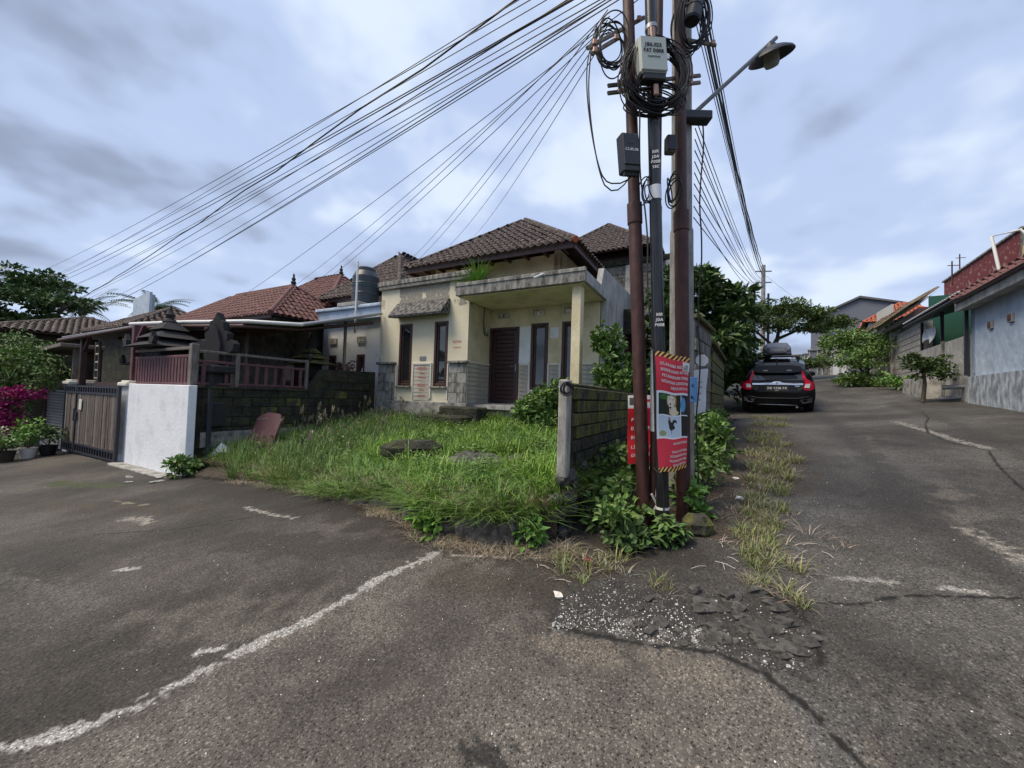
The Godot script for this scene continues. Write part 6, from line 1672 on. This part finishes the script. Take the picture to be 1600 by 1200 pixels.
func tuft_mb(n: int, h: float, spread: float, w: float, c: Color, sd: int, seed_heads := 0) -> MB:
	var b := MB.new()
	var r := RandomNumberGenerator.new(); r.seed = sd
	for i in n:
		var a := r.randf() * TAU
		var base := Vector3(cos(a), 0, sin(a)) * r.randf() * spread * .35
		var lean := Vector3(cos(a), 0, sin(a)) * spread * r.randf_range(.4, 1.3)
		var hh := h * r.randf_range(.55, 1.15)
		var p := [base, base + lean * .25 + Vector3(0, hh * .55, 0), base + lean * .65 + Vector3(0, hh * .9, 0), base + lean * 1.15 + Vector3(0, hh * (.85 if r.randf() < .6 else 1.05), 0)]
		var s := Vector3(-sin(a), 0, cos(a)) * w
		var k := r.randf_range(.7, 1.35)
		b.col = Color(c.r * k * r.randf_range(.9, 1.2), c.g * k, c.b * k)
		for j in 3:
			var w0 := 1.0 - j * .28; var w1 := 1.0 - (j + 1) * .28 if j < 2 else .05
			b.quad(p[j] - s * w0, p[j] + s * w0, p[j + 1] + s * w1, p[j + 1] - s * w1)
		if i < seed_heads:
			b.col = C3(.24, .20, .15)
			var top: Vector3 = p[3] + Vector3(0, hh * .5, 0)
			b.tube([p[2], top], .0025, 3, false)
			for j in 9: b.tri(top + Vector3(r.randf_range(-.03, .03), r.randf_range(-.09, .04), r.randf_range(-.03, .03)), top + Vector3(r.randf_range(-.02, .02), r.randf_range(-.02, .05), r.randf_range(-.02, .02)), top + Vector3(r.randf_range(-.03, .03), r.randf_range(-.08, .0), r.randf_range(-.03, .03)))
	return b
func herb_mb() -> MB:
	var b := MB.new()
	var r := RandomNumberGenerator.new(); r.seed = 31
	for i in 14:
		var a := i * 2.4; var h := .05 + i * .012
		leaf(b, Vector3(cos(a) * .01, h, sin(a) * .01), Vector3(cos(a), r.randf_range(-.1, .5), sin(a)).normalized(), Vector3.UP, r.randf_range(.05, .09), .035, Color(.11, .19, .05) * r.randf_range(.8, 1.25))
	b.col = C3(.10, .14, .05)
	b.tube([Vector3.ZERO, Vector3(.01, .21, 0)], .003, 3, false)
	return b
func scatter(called: String, mb: MB, at: Array, label: String, cat := "grass") -> void:
	var mm := MultiMesh.new()
	mm.transform_format = MultiMesh.TRANSFORM_3D; mm.use_colors = true; mm.mesh = mb.mesh(); mm.instance_count = at.size()
	for i in at.size():
		var s := rng.randf_range(.5, 1.0) + pow(rng.randf(), 3.0) * .8
		mm.set_instance_transform(i, Transform3D(Basis(Vector3.UP, rng.randf() * TAU).scaled(Vector3(s, s * rng.randf_range(.8, 1.2), s)), at[i]))
		var k := rng.randf_range(.75, 1.2)
		mm.set_instance_color(i, Color(k * rng.randf_range(.92, 1.15), k, k * rng.randf_range(.8, 1.0)))
	var mi := MultiMeshInstance3D.new()
	mi.name = numbered(called); mi.multimesh = mm; mi.material_override = M.leaf
	add_child(mi)
	metas(mi, label, cat); mi.set_meta("kind", "stuff")

func plants() -> void:
	var green := C3(.125, .265, .048); var dark := C3(.058, .112, .032); var mid := C3(.118, .21, .052); var dry := C3(.30, .27, .205); var lime := C3(.15, .30, .045)
	# lot grass: height and kind change from place to place
	var pz := noise(71, .6, 3)
	var lists := [[], [], [], []]
	for i in 26000:
		var u := rng.randf(); var v := pow(rng.randf(), 1.35) * .96
		var p := lot(u, v)
		var q := pz.get_noise_2d(p.x * 1.3, p.z * 1.3)
		if v < .035 and rng.randf() < .5: continue
		if absf(p.x + 1.48) < .44 and p.z > -6.3 and p.z < -5.5: continue
		if absf(p.x + .2) < .72 and p.z > -5.6 and p.z < -4.75: continue
		if u < .18 and v < .05: continue
		var k := 0
		if u < .36 and rng.randf() < .55: k = 1
		elif q > .18: k = 2
		if q < -.42 and rng.randf() < .7: continue
		if (v < .07 or q < -.24) and rng.randf() < .5: k = 3
		elif rng.randf() < .05: k = 3
		lists[k].append(p)
	scatter("grass", tuft_mb(10, .17, .17, .0045, green, 1), lists[0], "short bright green grass covering the empty lot")
	scatter("grass", tuft_mb(9, .27, .19, .0038, C3(.125, .205, .06), 2), lists[1], "tall seeding grass near the mossy boundary wall")
	var heads := []
	for i in 60: heads.append(lot(rng.randf() * .34, .1 + rng.randf() * .7))
	scatter("seeding_grass", tuft_mb(5, .38, .12, .0030, C3(.16, .15, .07), 8, 3), heads, "sparse brownish seed heads above the tall grass")
	scatter("grass", tuft_mb(10, .21, .19, .0055, lime, 3), lists[2], "lush lime green grass patches on the lot")
	scatter("dry_grass", tuft_mb(8, .13, .14, .0032, dry, 4), lists[3], "dry straw-coloured grass along the edge of the lot")
	var hang := []
	for i in 900:
		var u := .30 + rng.randf() * .68
		var p := lot(u, rng.randf_range(-.012, .02))
		hang.append(p - Vector3(0, rng.randf() * .10, 0))
	scatter("overhanging_grass", tuft_mb(10, .13, .26, .0042, C3(.13, .235, .055), 12), hang, "grass drooping over the broken edging of the lot")
	var herb := []
	for i in 700: herb.append(lot(rng.randf() * .95, .05 + rng.randf() * .85) + Vector3(0, .02, 0))
	scatter("broadleaf_herbs", herb_mb(), herb, "small broad-leaved herbs among the lot grass", "weeds")
	# strip between the street slabs
	var strip := []; var straw := []
	for k in [[6.3, 9.5, .30, 150], [5.43, 8.16, .26, 150], [4.6, 7.0, .22, 120], [4.18, 6.36, .24, 200], [3.65, 5.5, .26, 260], [3.19, 4.78, .22, 260], [2.8, 4.25, .16, 140], [2.5, 3.84, .15, 150], [2.2, 3.45, .14, 120], [1.97, 3.15, .12, 150], [1.78, 2.82, .08, 60], [1.96, 2.74, .05, 22], [1.62, 2.58, .06, 30], [1.74, 2.40, .06, 34], [1.02, 2.62, .05, 16], [.50, 2.95, .12, 60], [.78, 2.92, .10, 40]]:
		for i in int(k[3] * .5):
			var a := rng.randf() * TAU; var r: float = k[2] * sqrt(rng.randf())
			var p := gp(k[0] + cos(a) * r, k[1] + sin(a) * r * 1.9)
			if rng.randf() < .62: strip.append(p)
			else: straw.append(p)
	for i in 420:
		var t := rng.randf()
		var e := lot(.55 + t * .47, 0)
		straw.append(gp(e.x + rng.randf_range(-.1, .15), -e.z - rng.randf_range(.03, .28)))
	for i in 260:
		var e := lot(.20 + rng.randf() * .4, 0)
		straw.append(gp(e.x + rng.randf_range(-.1, .1), -e.z - rng.randf_range(-.02, .10)))
	for i in 60: straw.append(gp(rng.randf_range(1.7, 2.6), rng.randf_range(2.8, 4.4)))
	scatter("grass", tuft_mb(9, .065, .085, .0028, C3(.17, .215, .08), 5), strip, "thin grass strip growing in the joint of the street")
	scatter("dry_grass", tuft_mb(7, .05, .10, .0022, C3(.33, .305, .25), 6), straw, "dry straw and dead stems along the road edge", "grass")
	# leafy weeds round the poles and the block wall
	for k in [[.92, 3.65, .42, .42, 900, mid, "dense leafy weeds between the block wall and the leaning pole"], [1.15, 4.3, .45, .55, 900, mid, "dense leafy weeds behind the leaning pole"], [.98, 3.18, .2, .16, 260, dark, "low dark weeds at the foot of the block wall"], [1.75, 3.75, .22, .34, 380, green, "bright weeds at the foot of the concrete pole"], [2.15, 4.5, .32, .45, 620, mid, "weeds on the verge below the white notice"], [2.55, 5.3, .4, .6, 760, mid, "tall weeds on the verge before the grey garden wall"], [3.2, 6.5, .42, .6, 700, green, "weeds on the verge before the mossy garden wall"], [4.4, 8.6, .4, .5, 500, mid, "dark weeds beside the parked car"], [-6.15, 7.45, .32, .32, 420, mid, "leafy weed clump at the end of the white wall"], [-.72, 3.75, .22, .26, 420, lime, "yellow-green weeds hanging over the concrete edging"], [.2, 3.32, .14, .24, 220, green, "small weeds at the foot of the wall's end post"]]:
		var c := gp(k[0], k[1])
		var t := thing("weed_clump", k[6], "weeds", c, 0, "weed clumps")
		var segs := []
		for i in 9:
			var a := rng.randf() * TAU
			segs.append([[Vector3(cos(a) * k[2] * .3, -.05, sin(a) * k[2] * .3), Vector3(cos(a) * k[2] * .7, k[3] * .9, sin(a) * k[2] * .7)], [.005, .003]])
		part("stem", branch_mb(segs), M.bark, t)
		part("foliage", foliage([[Vector3(0, k[3] * .5, 0), Vector3(k[2], k[3] * .62, k[2] * 1.2), k[4]]], .085 if k[1] < 5 else .13, .05 if k[1] < 5 else .07, k[5], 9), M.leaf, t)
	# the broad-leaved plant before the poles: each leaf its own piece
	var lm := {}
	for v in 3:
		var b := MB.new()
		var w := .045
		for i in 5:
			var s0 := i / 5.0; var s1 := (i + 1) / 5.0
			var w0 := sin(pow(s0, .75) * PI) * w * .5 + .002; var w1 := sin(pow(s1, .75) * PI) * w * .5 + .0005
			var d0 := -.03 * s0 * s0; var d1 := -.03 * s1 * s1
			b.col = [Color(.09, .17, .045), Color(.075, .15, .035), Color(.11, .19, .055)][v]
			b.quad(Vector3(-w0, d0 + w0 * .35, -s0 * .11), Vector3(0, d0, -s0 * .11), Vector3(0, d1, -s1 * .11), Vector3(-w1, d1 + w1 * .35, -s1 * .11))
			b.quad(Vector3(0, d0, -s0 * .11), Vector3(w0, d0 + w0 * .35, -s0 * .11), Vector3(w1, d1 + w1 * .35, -s1 * .11), Vector3(0, d1, -s1 * .11))
		lm[v] = b.mesh()
	var bp := thing("broad_leaf_plant", "bushy plant with pointed green leaves at the foot of the black pole", "plant", gp(1.27, 3.18))
	var bs := []
	for i in 26:
		var a := rng.randf() * TAU; var r := rng.randf() * .17
		var top := Vector3(cos(a) * r, rng.randf_range(.06, .24) * (1.2 - r * 3), sin(a) * r * .8)
		bs.append([[Vector3(top.x * .3, -.03, top.z * .3), top], [.004, .002]])
		for j in 8:
			var o := part("leaf", lm[(i + j) % 3], M.leaf, bp)
			var dv := Vector3(cos(a + j * 2.4), rng.randf_range(-.35, .45), sin(a + j * 2.4)).normalized()
			o.transform = Transform3D(Basis.looking_at(dv, Vector3.UP).scaled(Vector3.ONE * rng.randf_range(.6, 1.05)), top - Vector3(0, j * .014, 0))
	part("stem", branch_mb(bs), M.bark, bp)
	# shrubs on the house
	tree("porch_shrub", "leafy shrub growing against the porch column", HP(2.6, -.5, .85), [[[Vector3(0, 0, 0), Vector3(.1, .7, 0)], [.03, .015]]], [[Vector3(.0, .55, 0), Vector3(.75, .55, .55), 1500], [Vector3(-.35, .35, .2), Vector3(.5, .4, .4), 700]], .14, .08, mid, "shrubs at the house", 9, "shrub")
	tree("climbing_shrub", "tall climbing shrub rising up the right side of the house", HP(3.95, -.2, .9), [[[Vector3(0, 0, 0), Vector3(0, 1.6, 0)], [.03, .015]]], [[Vector3(-.15, 1.65, 0), Vector3(.38, .75, .4), 1000], [Vector3(.3, .8, 0), Vector3(.9, .8, .7), 2400], [Vector3(.9, .5, -1.2), Vector3(.9, .9, .9), 1400]], .14, .085, mid, "shrubs at the house", 10, "shrub")
	tree("creeper", "dark creeper filling the side window of the cream house", HP(3.6, 3.9, .9), [[[Vector3(0, 0, 0), Vector3(0, 1.5, 0)], [.03, .015]]], [[Vector3(.2, 1.6, 0), Vector3(.5, 1.2, .9), 1500]], .16, .10, dark, "shrubs at the house", 9, "shrub")
	var fn := thing("parapet_fern", "bright green fern growing on the porch roof beside the parapet", "fern", HP(.18, .1, 4.4))
	var fb := MB.new()
	for i in 70:
		var a := rng.randf() * TAU; var e := rng.randf_range(.3, 1.3)
		var d := Vector3(cos(a) * cos(e), sin(e), sin(a) * cos(e))
		var p := Vector3.ZERO
		for j in 5:
			var q := p + d * .11
			fb.col = tone(lime, .2)
			var s := d.cross(Vector3.UP).normalized() * .022 * (1.1 - j * .2)
			fb.quad(p - s, p + s, q + s * .8, q - s * .8)
			p = q; d = (d - Vector3(0, .16, 0)).normalized()
	fn.scale = Vector3.ONE * 1.45
	part("frond", fb, M.leaf, fn)
	# trees along the street
	tree("papaya_tree", "dark broad-leaved tree just behind the grey garden wall", Vector3(5.6, .9, -12.0), [[[Vector3.ZERO, Vector3(.2, 2.2, 0), Vector3(.1, 4.0, .1)], [.16, .12, .06]], [[Vector3(.2, 2.2, 0), Vector3(1.1, 3.6, .2)], [.08, .03]], [[Vector3(.15, 2.8, 0), Vector3(-.8, 3.9, 0)], [.07, .03]]], [[Vector3(-.2, 4.2, 0), Vector3(1.3, .75, 1.2), 1500], [Vector3(.8, 3.5, .2), Vector3(1.0, .7, 1.0), 1300], [Vector3(-.9, 3.3, .2), Vector3(.9, .9, .9), 1200], [Vector3(.2, 2.4, .3), Vector3(1.3, .8, 1.0), 1500]], .30, .15, dark, "trees along the street", 8)
	tree("leafy_tree", "bright green shrubby tree overhanging the garden wall", Vector3(6.7, 1.3, -13.8), [[[Vector3.ZERO, Vector3(0, 2.0, 0)], [.1, .05]]], [[Vector3(0, 2.2, 0), Vector3(1.6, 1.1, 1.3), 2600], [Vector3(-1.0, 1.3, .6), Vector3(1.2, 1.0, 1.0), 1800], [Vector3(.9, 1.3, .8), Vector3(1.1, 1.0, .9), 1600]], .22, .13, mid, "trees along the street", 9)
	tree("leafy_tree", "dark undergrowth tree behind the parked car", Vector3(9.2, 1.8, -17.8), [[[Vector3.ZERO, Vector3(0, 2.0, 0)], [.12, .06]]], [[Vector3(0, 1.6, 0), Vector3(2.0, 1.6, 1.4), 3200], [Vector3(-1.2, 2.6, -.6), Vector3(1.4, 1.0, 1.2), 1500]], .26, .16, dark, "trees along the street", 10)
	var bl := thing("big_leaf_plant", "plant with very large round leaves beside the parked car", "plant", Vector3(7.5, 1.5, -14.6))
	for i in 22:
		var a := rng.randf() * TAU
		var p := Vector3(cos(a) * rng.randf() * 1.1, rng.randf_range(.9, 2.9), sin(a) * .7)
		var b := MB.new()
		b.col = tone(C3(.075, .15, .05), .2)
		for j in 10:
			var t0 := TAU * j / 10; var t1 := TAU * (j + 1) / 10
			b.tri(Vector3(0, .03, 0), Vector3(cos(t0) * .26, -.03 * cos(2 * t0), sin(t0) * .21), Vector3(cos(t1) * .26, -.03 * cos(2 * t1), sin(t1) * .21))
		var o := part("leaf", b, M.leaf, bl)
		o.transform = Transform3D(Basis(Vector3(rng.randf_range(-1, 1), 0, rng.randf_range(-1, 1)).normalized(), rng.randf_range(.3, .9)), p)
	part("stem", branch_mb([[[Vector3.ZERO, Vector3(0, 2.6, 0)], [.05, .02]], [[Vector3(0, .6, 0), Vector3(.6, 2.0, 0)], [.03, .015]], [[Vector3(0, .6, 0), Vector3(-.7, 1.9, 0)], [.03, .015]]]), M.bark, bl)
	tree("rain_tree", "wide flat-topped tree with layered crown reaching over the street", Vector3(13.6, 2.6, -21.5), [[[Vector3.ZERO, Vector3(.5, 1.6, 0), Vector3(1.0, 2.6, 0)], [.2, .16, .12]], [[Vector3(1.0, 2.6, 0), Vector3(2.4, 3.3, .3), Vector3(3.9, 3.5, .4)], [.09, .06, .03]], [[Vector3(1.0, 2.6, 0), Vector3(1.1, 4.2, .2)], [.1, .04]], [[Vector3(.8, 2.2, 0), Vector3(-1.2, 3.8, 0)], [.08, .03]]], [[Vector3(.9, 4.35, 0), Vector3(1.9, .42, 1.6), 2600], [Vector3(2.3, 3.9, .3), Vector3(1.7, .36, 1.4), 2200], [Vector3(3.6, 3.45, .4), Vector3(1.25, .34, 1.1), 1700], [Vector3(-1.0, 4.0, 0), Vector3(1.5, .5, 1.3), 2000], [Vector3(-1.3, 3.0, .4), Vector3(1.5, .7, 1.1), 1800], [Vector3(.6, 3.3, .5), Vector3(1.5, .45, 1.0), 1400], [Vector3(2.6, 3.1, .6), Vector3(1.2, .25, 1.0), 800], [Vector3(2.2, 1.2, 1.0), Vector3(1.3, .28, .9), 800]], .20, .085, C3(.085, .14, .035), "trees along the street", 12)
	tree("clipped_bush", "rounded dense bush hanging over the yard before the mossy tile roof", SP(-.35, 10.6, 2.1), [[[Vector3.ZERO, Vector3(0, 1.6, 0)], [.1, .06]]], [[Vector3(0, 1.9, 0), Vector3(.95, .75, 2.6), 5200], [Vector3(-.1, 2.5, -1.2), Vector3(.7, .45, 1.3), 1200], [Vector3(.2, 2.2, 2.3), Vector3(.35, .6, .5), 500]], .12, .075, mid, "shrubs along the yard walls", 14, "shrub")
	tree("frangipani", "loose pale-flowered shrub in a pot by the yard wall", SP(-.85, 9.2, 2.05), [[[Vector3.ZERO, Vector3(.1, .8, .2), Vector3(-.3, 1.6, -.3)], [.06, .04, .02]], [[Vector3(.1, .8, .2), Vector3(.4, 1.5, .6)], [.03, .015]]], [[Vector3(-.1, 1.3, 0), Vector3(.65, .55, 1.1), 1500], [Vector3(-.1, .5, .3), Vector3(.6, .45, 1.3), 1500]], .13, .07, mid, "shrubs along the yard walls", 8, "shrub")
	tree("bonsai_shrub", "small round shrub with thin trunk before the plastered yard wall", SP(-.62, 2.75, g(10.3, 9.2)), [[[Vector3.ZERO, Vector3(.05, .45, 0), Vector3(-.02, .75, .05)], [.045, .04, .025]], [[Vector3(.05, .45, 0), Vector3(.2, .8, -.2)], [.025, .012]]], [[Vector3(0, .92, 0), Vector3(.44, .36, .62), 1500], [Vector3(.05, .70, .4), Vector3(.25, .2, .3), 360]], .09, .05, C3(.06, .10, .03), "shrubs along the yard walls", 8, "shrub")
	tree("verge_weeds", "low bright weeds at the foot of the block outbuilding", SP(-.25, 6.9, g(12.9, 12.8)), [[[Vector3.ZERO, Vector3(0, .3, 0)], [.02, .01]]], [[Vector3(0, .25, 0), Vector3(.3, .25, .9), 500]], .1, .06, green, "shrubs along the yard walls", 7, "shrub")
	# left side
	tree("spreading_tree", "tall dark tree with layered crown beyond the vines", Vector3(-31.2, -.9, -25), [[[Vector3.ZERO, Vector3(0, 5.5, 0)], [.4, .2]], [[Vector3(0, 5, 0), Vector3(2.6, 7.6, 0)], [.2, .06]]], [[Vector3(-.5, 8.8, 0), Vector3(3.4, .8, 2.5), 2200], [Vector3(1.2, 7.6, .3), Vector3(2.8, .7, 2.2), 1700], [Vector3(-1.2, 6.5, 0), Vector3(3.2, 1.0, 2.2), 2000], [Vector3(.8, 5.6, .5), Vector3(2.2, .7, 2.0), 1200]], .34, .2, dark, "trees beyond the left houses", 9)
	for k in [[-33.5, -30.0, 7.6, "coconut palm showing above the dark brown roof"], [-29.0, -31.0, 8.0, "coconut palm showing above the grey metal screen"]]:
		var t := thing("palm_tree", k[3], "palm", Vector3(k[0], -1.5, k[1]), 0, "palms behind the roofs")
		tpart("trunk", [Vector3.ZERO, Vector3(.2, k[2] + 1.2, 0)], [.22, .14], M.bark, t, 8)
		var b := MB.new()
		for i in 15:
			var a := i * 2.4; var e := rng.randf_range(-.1, 1.1)
			var d := Vector3(cos(a) * cos(e), sin(e), sin(a) * cos(e)); var p := Vector3(.2, k[2] + 1.2, 0)
			for j in 9:
				var q := p + d * .32
				for s in [-1.0, 1.0]:
					for m in 2: leaf(b, p.lerp(q, m * .5), (d.cross(Vector3.UP).normalized() * s + d * .6 - Vector3(0, .35, 0)).normalized(), Vector3.UP, .75 * (1.05 - j * .08), .07, tone(dark, .2))
				p = q; d = (d - Vector3(0, .13, 0)).normalized()
		part("crown", b, M.leaf, t)
	var vw := thing("vine_wall", "dense curtain of green vines hanging over the corner wall", "vines", Vector3(-15.1, -.7, -12.0), -28)
	bpart("hidden_wall", Vector3(0, 1.3, -.5), Vector3(3.6, 2.7, .2), M.dark_wall, vw)
	part("foliage", foliage([[Vector3(-.2, 3.0, 0), Vector3(2.2, .75, .9), 4200], [Vector3(-1.0, 1.9, .3), Vector3(1.3, 1.3, .6), 4200], [Vector3(.35, 1.9, .35), Vector3(.9, 1.2, .5), 3200], [Vector3(1.7, 2.9, .2), Vector3(1.2, .55, .6), 1800], [Vector3(2.6, 2.5, .1), Vector3(.7, .5, .5), 800]], .12, .05, C3(.085, .15, .035), 16, .6), M.leaf, vw)
	var spk := MB.new()
	for q in [Vector3(.4, 3.2, .7), Vector3(1.3, 2.7, .6), Vector3(1.8, 2.9, .3)]:
		for i in 22: leaf(spk, q, (rdir() + Vector3(0, .5, .2)).normalized(), Vector3.UP, .55, .07, tone(lime, .2))
	part("spiky_leaves", spk, M.leaf, vw)
	var bg := thing("bougainvillea", "magenta flowering bougainvillea in front of the vines", "flowering shrub", gp(-13.5, 10.45))
	part("stem", branch_mb([[[Vector3.ZERO, Vector3(-.1, 1.0, 0), Vector3(.1, 1.5, 0)], [.04, .03, .02]], [[Vector3(-.1, .9, 0), Vector3(-.6, 1.6, 0)], [.02, .01]], [[Vector3(-.1, .9, 0), Vector3(.7, 1.7, 0)], [.02, .01]]]), M.bark, bg)
	part("flowers", foliage([[Vector3(-.2, 1.45, 0), Vector3(.6, .35, .4), 700], [Vector3(.45, 1.75, 0), Vector3(.55, .22, .3), 420], [Vector3(.2, 1.1, .1), Vector3(.3, .5, .3), 420], [Vector3(-.2, .35, .1), Vector3(.35, .15, .2), 150]], .10, .075, C3(.30, .010, .13), 8), M.leaf, bg)
	part("foliage", foliage([[Vector3(0, 1.3, 0), Vector3(.7, .5, .4), 260]], .1, .06, dark, 6), M.leaf, bg)
	for k in [[-12.35, 10.1, .5, lime, "yellow-green potted shrub beside the roller shutter", M.rust_pole, .1], [-12.6, 9.6, .36, C3(.32, .34, .22), "pale-leaved potted plant at the road edge", M.black_plastic, .09], [-11.95, 9.75, .28, green, "small plant in a white pot before the shutter", M.frame_white, .08], [-11.75, 10.0, .3, dark, "dark potted plant next to the white pot", M.black_plastic, .1], [-12.0, 9.35, .18, mid, "low spreading plant at the foot of the pots", M.soil, .1]]:
		var t := thing("potted_plant", k[4], "potted plant", gp(k[0], k[1]), 0, "potted plants by the shutter")
		var b := MB.new(); b.lathe([Vector2(0, 0), Vector2(.12, 0), Vector2(.17, .24), Vector2(.18, .26), Vector2(.15, .26), Vector2(.14, .2), Vector2(0, .2)], 14)
		part("pot", b, k[5], t)
		part("stem", branch_mb([[[Vector3(0, .2, 0), Vector3(.05, .3 + k[2], 0)], [.02, .01]], [[Vector3(0, .25, 0), Vector3(-.2, .2 + k[2], .1)], [.012, .006]]]), M.bark, t)
		part("foliage", foliage([[Vector3(0, .35 + k[2] * .6, 0), Vector3(.36, k[2] * .8, .32), 300]], k[6], k[6] * .6, k[3], 8), M.leaf, t)
	tree("terrace_plant", "leafy plants in the yard seen under the awning above the gate", HP(-8.2, -2.6, .6), [[[Vector3.ZERO, Vector3(0, 1.2, 0)], [.04, .02]]], [[Vector3(0, 1.3, 0), Vector3(1.2, .8, .7), 900]], .22, .08, mid, "", 8, "shrub")
	tree("red_leaf_shrub", "small reddish shrub below the white house window", HP(-4.1, -.5, 1.9), [[[Vector3(0, -.4, 0), Vector3(0, .4, 0)], [.02, .01]]], [[Vector3(0, .35, 0), Vector3(.35, .3, .3), 260]], .1, .05, C3(.16, .06, .03), "", 6, "shrub")

# ---- loose things ---------------------------------------------------------------
func debris() -> void:
	for i in 46:
		var p := Vector2(1.25, 2.3)
		for tries in 20:
			p = Vector2(rng.randf_range(.75, 1.7), rng.randf_range(1.9, 2.55))
			if Geometry2D.is_point_in_polygon(p, poly_of(RUBBLE)): break
		var r := rng.randf_range(.025, .065) * (1.25 if p.x > 1.15 else .8)
		var o := solo("asphalt_chunk", rock_mb(100 + i, Vector3(r * 1.0, r * rng.randf_range(.35, .6), r * .8), .4), M.rubble_stone, "dark lump of broken paving in the rubble patch at the corner", "rubble", "lumps of broken paving", gp(p.x, p.y, -r * .06), rng.randf() * 360)
		if i == 0:
			o.mesh = rock_mb(3, Vector3(.045, .035, .04), .12).mesh(); o.position = gp(1.22, 2.56, .012); o.set_meta("label", "smooth round grey stone at the upper rim of the rubble patch")
	var mm := []
	var pebble := rock_mb(9, Vector3(.012, .008, .010), .3)
	pebble.col = C3(.38, .37, .36)
	for i in 9000:
		var p := Vector2(rng.randf_range(.26, 1.7), rng.randf_range(1.86, 2.8))
		if not Geometry2D.is_point_in_polygon(p, poly_of(RUBBLE)): continue
		if p.x > 1.1 and rng.randf() < .75: continue
		if rng.randf() > .15 + smoothstep(.42, .0, p.y - (2.38 - .28 * p.x)) * .6: continue
		mm.append([p, rng.randf_range(.10, .38) if rng.randf() < .93 else rng.randf_range(.5, 1.1)])
	for i in 1400: mm.append([Vector2(rng.randfn(0.6, 2.2), rng.randfn(2.9, 1.1)), rng.randf_range(.10, .34)])
	var m := MultiMesh.new()
	m.transform_format = MultiMesh.TRANSFORM_3D; m.use_colors = true; m.mesh = pebble.mesh(); m.instance_count = mm.size()
	for i in mm.size():
		m.set_instance_transform(i, Transform3D(Basis(Vector3.UP, rng.randf() * TAU).scaled(Vector3.ONE * mm[i][1]), gp(mm[i][0].x, mm[i][0].y, .002)))
		var k := rng.randf_range(.15, .45) if rng.randf() < .6 else rng.randf_range(.5, 1.0)
		if mm[i][1] > .45: k *= .5
		m.set_instance_color(i, Color(k, k * .98, k * .95))
	var mi := MultiMeshInstance3D.new()
	mi.name = numbered("gravel"); mi.multimesh = m; mi.material_override = M.vcol
	add_child(mi); metas(mi, "loose pale gravel in the rubble patch and on the road", "gravel"); mi.set_meta("kind", "stuff")
	# slabs lying in the grass
	for k in [[-1.48, 5.95, .56, Vector3(.50, .19, .30), "flat mossy concrete slab lying in the lot grass", 12.0, M.dark_wall], [-.42, 5.25, .50, Vector3(.48, .19, .28), "broken dark slab with reddish crumbled edge lying in the grass", -14.0, M.rubble_stone], [.16, 5.12, .50, Vector3(.42, .18, .26), "small broken slab beside the reddish one in the grass", 25.0, M.rubble_stone]]:
		solo("concrete_slab", rock_mb(int(k[5]) + 50, k[3], .10), k[6], k[4], "slab", "slabs in the grass", Vector3(k[0], k[2] + .13, -k[1]), k[5])
	var rp := thing("maroon_board", "leaning maroon panel with pale cracked rim in the tall grass", "board", HP(-2.55, -3.6, .72), -20)
	rp.rotation_degrees.x = -25
	var b := MB.new()
	b.prism(poly_of([[-.36, -.35], [.36, -.38], [.34, .18], [.22, .34], [-.16, .36], [-.37, .24]]), -.02, .02)
	part("sheet", b, M.maroon_wood, rp)
	for q in [[-.2, .2, .34, .1], [.3, .1, .3, 1.2]]: bpart("pale_rim", Vector3(q[0], q[1], .022), Vector3(q[2], .025, .01), M.grey_wood, rp, .003, Basis(Vector3.BACK, q[3]))
	b = MB.new()
	var sk := [Vector3(-.25, 0, 0), Vector3(.30, .08, .1), Vector3(.22, .02, -.2), Vector3(-.1, .26, -.1), Vector3(.1, .12, .15)]
	b.face([sk[0], sk[1], sk[3]], Vector3(0, -1, 0)); b.face([sk[1], sk[2], sk[3]], Vector3(0, -1, 0)); b.face([sk[0], sk[4], sk[1]], Vector3(0, -1, 0)); b.face([sk[0], sk[2], sk[3]], Vector3(0, 1, 0))
	solo("torn_sack", b, M.white_wall, "torn white plastic sack lying beside the metal post", "litter", "", lot(.05, .08) + Vector3(0, .12, 0), 0)
	for k in [[-7.1, 7.75, "white"], [-6.6, 7.45, "white"], [-6.35, 7.1, "white"], [-7.3, 7.55, "white"], [-6.9, 7.15, "white"]]:
		var r := rng.randf_range(.06, .11)
		solo("plaster_piece", rock_mb(int(k[0] * -10), Vector3(r * 1.1, .02, r * .7), .35), M.pale_concrete, "flat piece of broken pale plaster below the white wall", "rubble", "plaster pieces by the white wall", gp(k[0], k[1], .012), rng.randf() * 360)
	for k in [[2.35, 4.0, "small scrap of white litter on the dirt verge", M.white_wall], [2.65, 4.6, "crumpled pale plastic scrap under the verge weeds", M.frame_white], [.62, 3.02, "tiny red scrap of litter at the rubble edge", M.red_paint], [.35, 2.62, "pale broken stone piece at the left tip of the rubble", M.frame_white]]:
		solo("litter_scrap", rock_mb(int(k[0] * 31), Vector3(.045, .018, .03), .4), k[3], k[2], "litter", "scraps of litter", gp(k[0], k[1], .008), rng.randf() * 360)
	for i in 26:
		var x := rng.randf_range(.2, 2.4); var f := rng.randf_range(2.75, 3.3)
		var a := rng.randf() * PI; var l := rng.randf_range(.06, .16)
		solo("dead_stalk", (func() -> MB:
			var q := MB.new(); q.tube([Vector3.ZERO, Vector3(cos(a) * l * .5, .012, sin(a) * l * .5), Vector3(cos(a) * l, .003, sin(a) * l * .9)], .0018, 4); return q).call(), M.frame_white, "thin dry stalk lying on the concrete near the poles", "stalk", "dry stalks on the concrete", gp(x, f, .004))
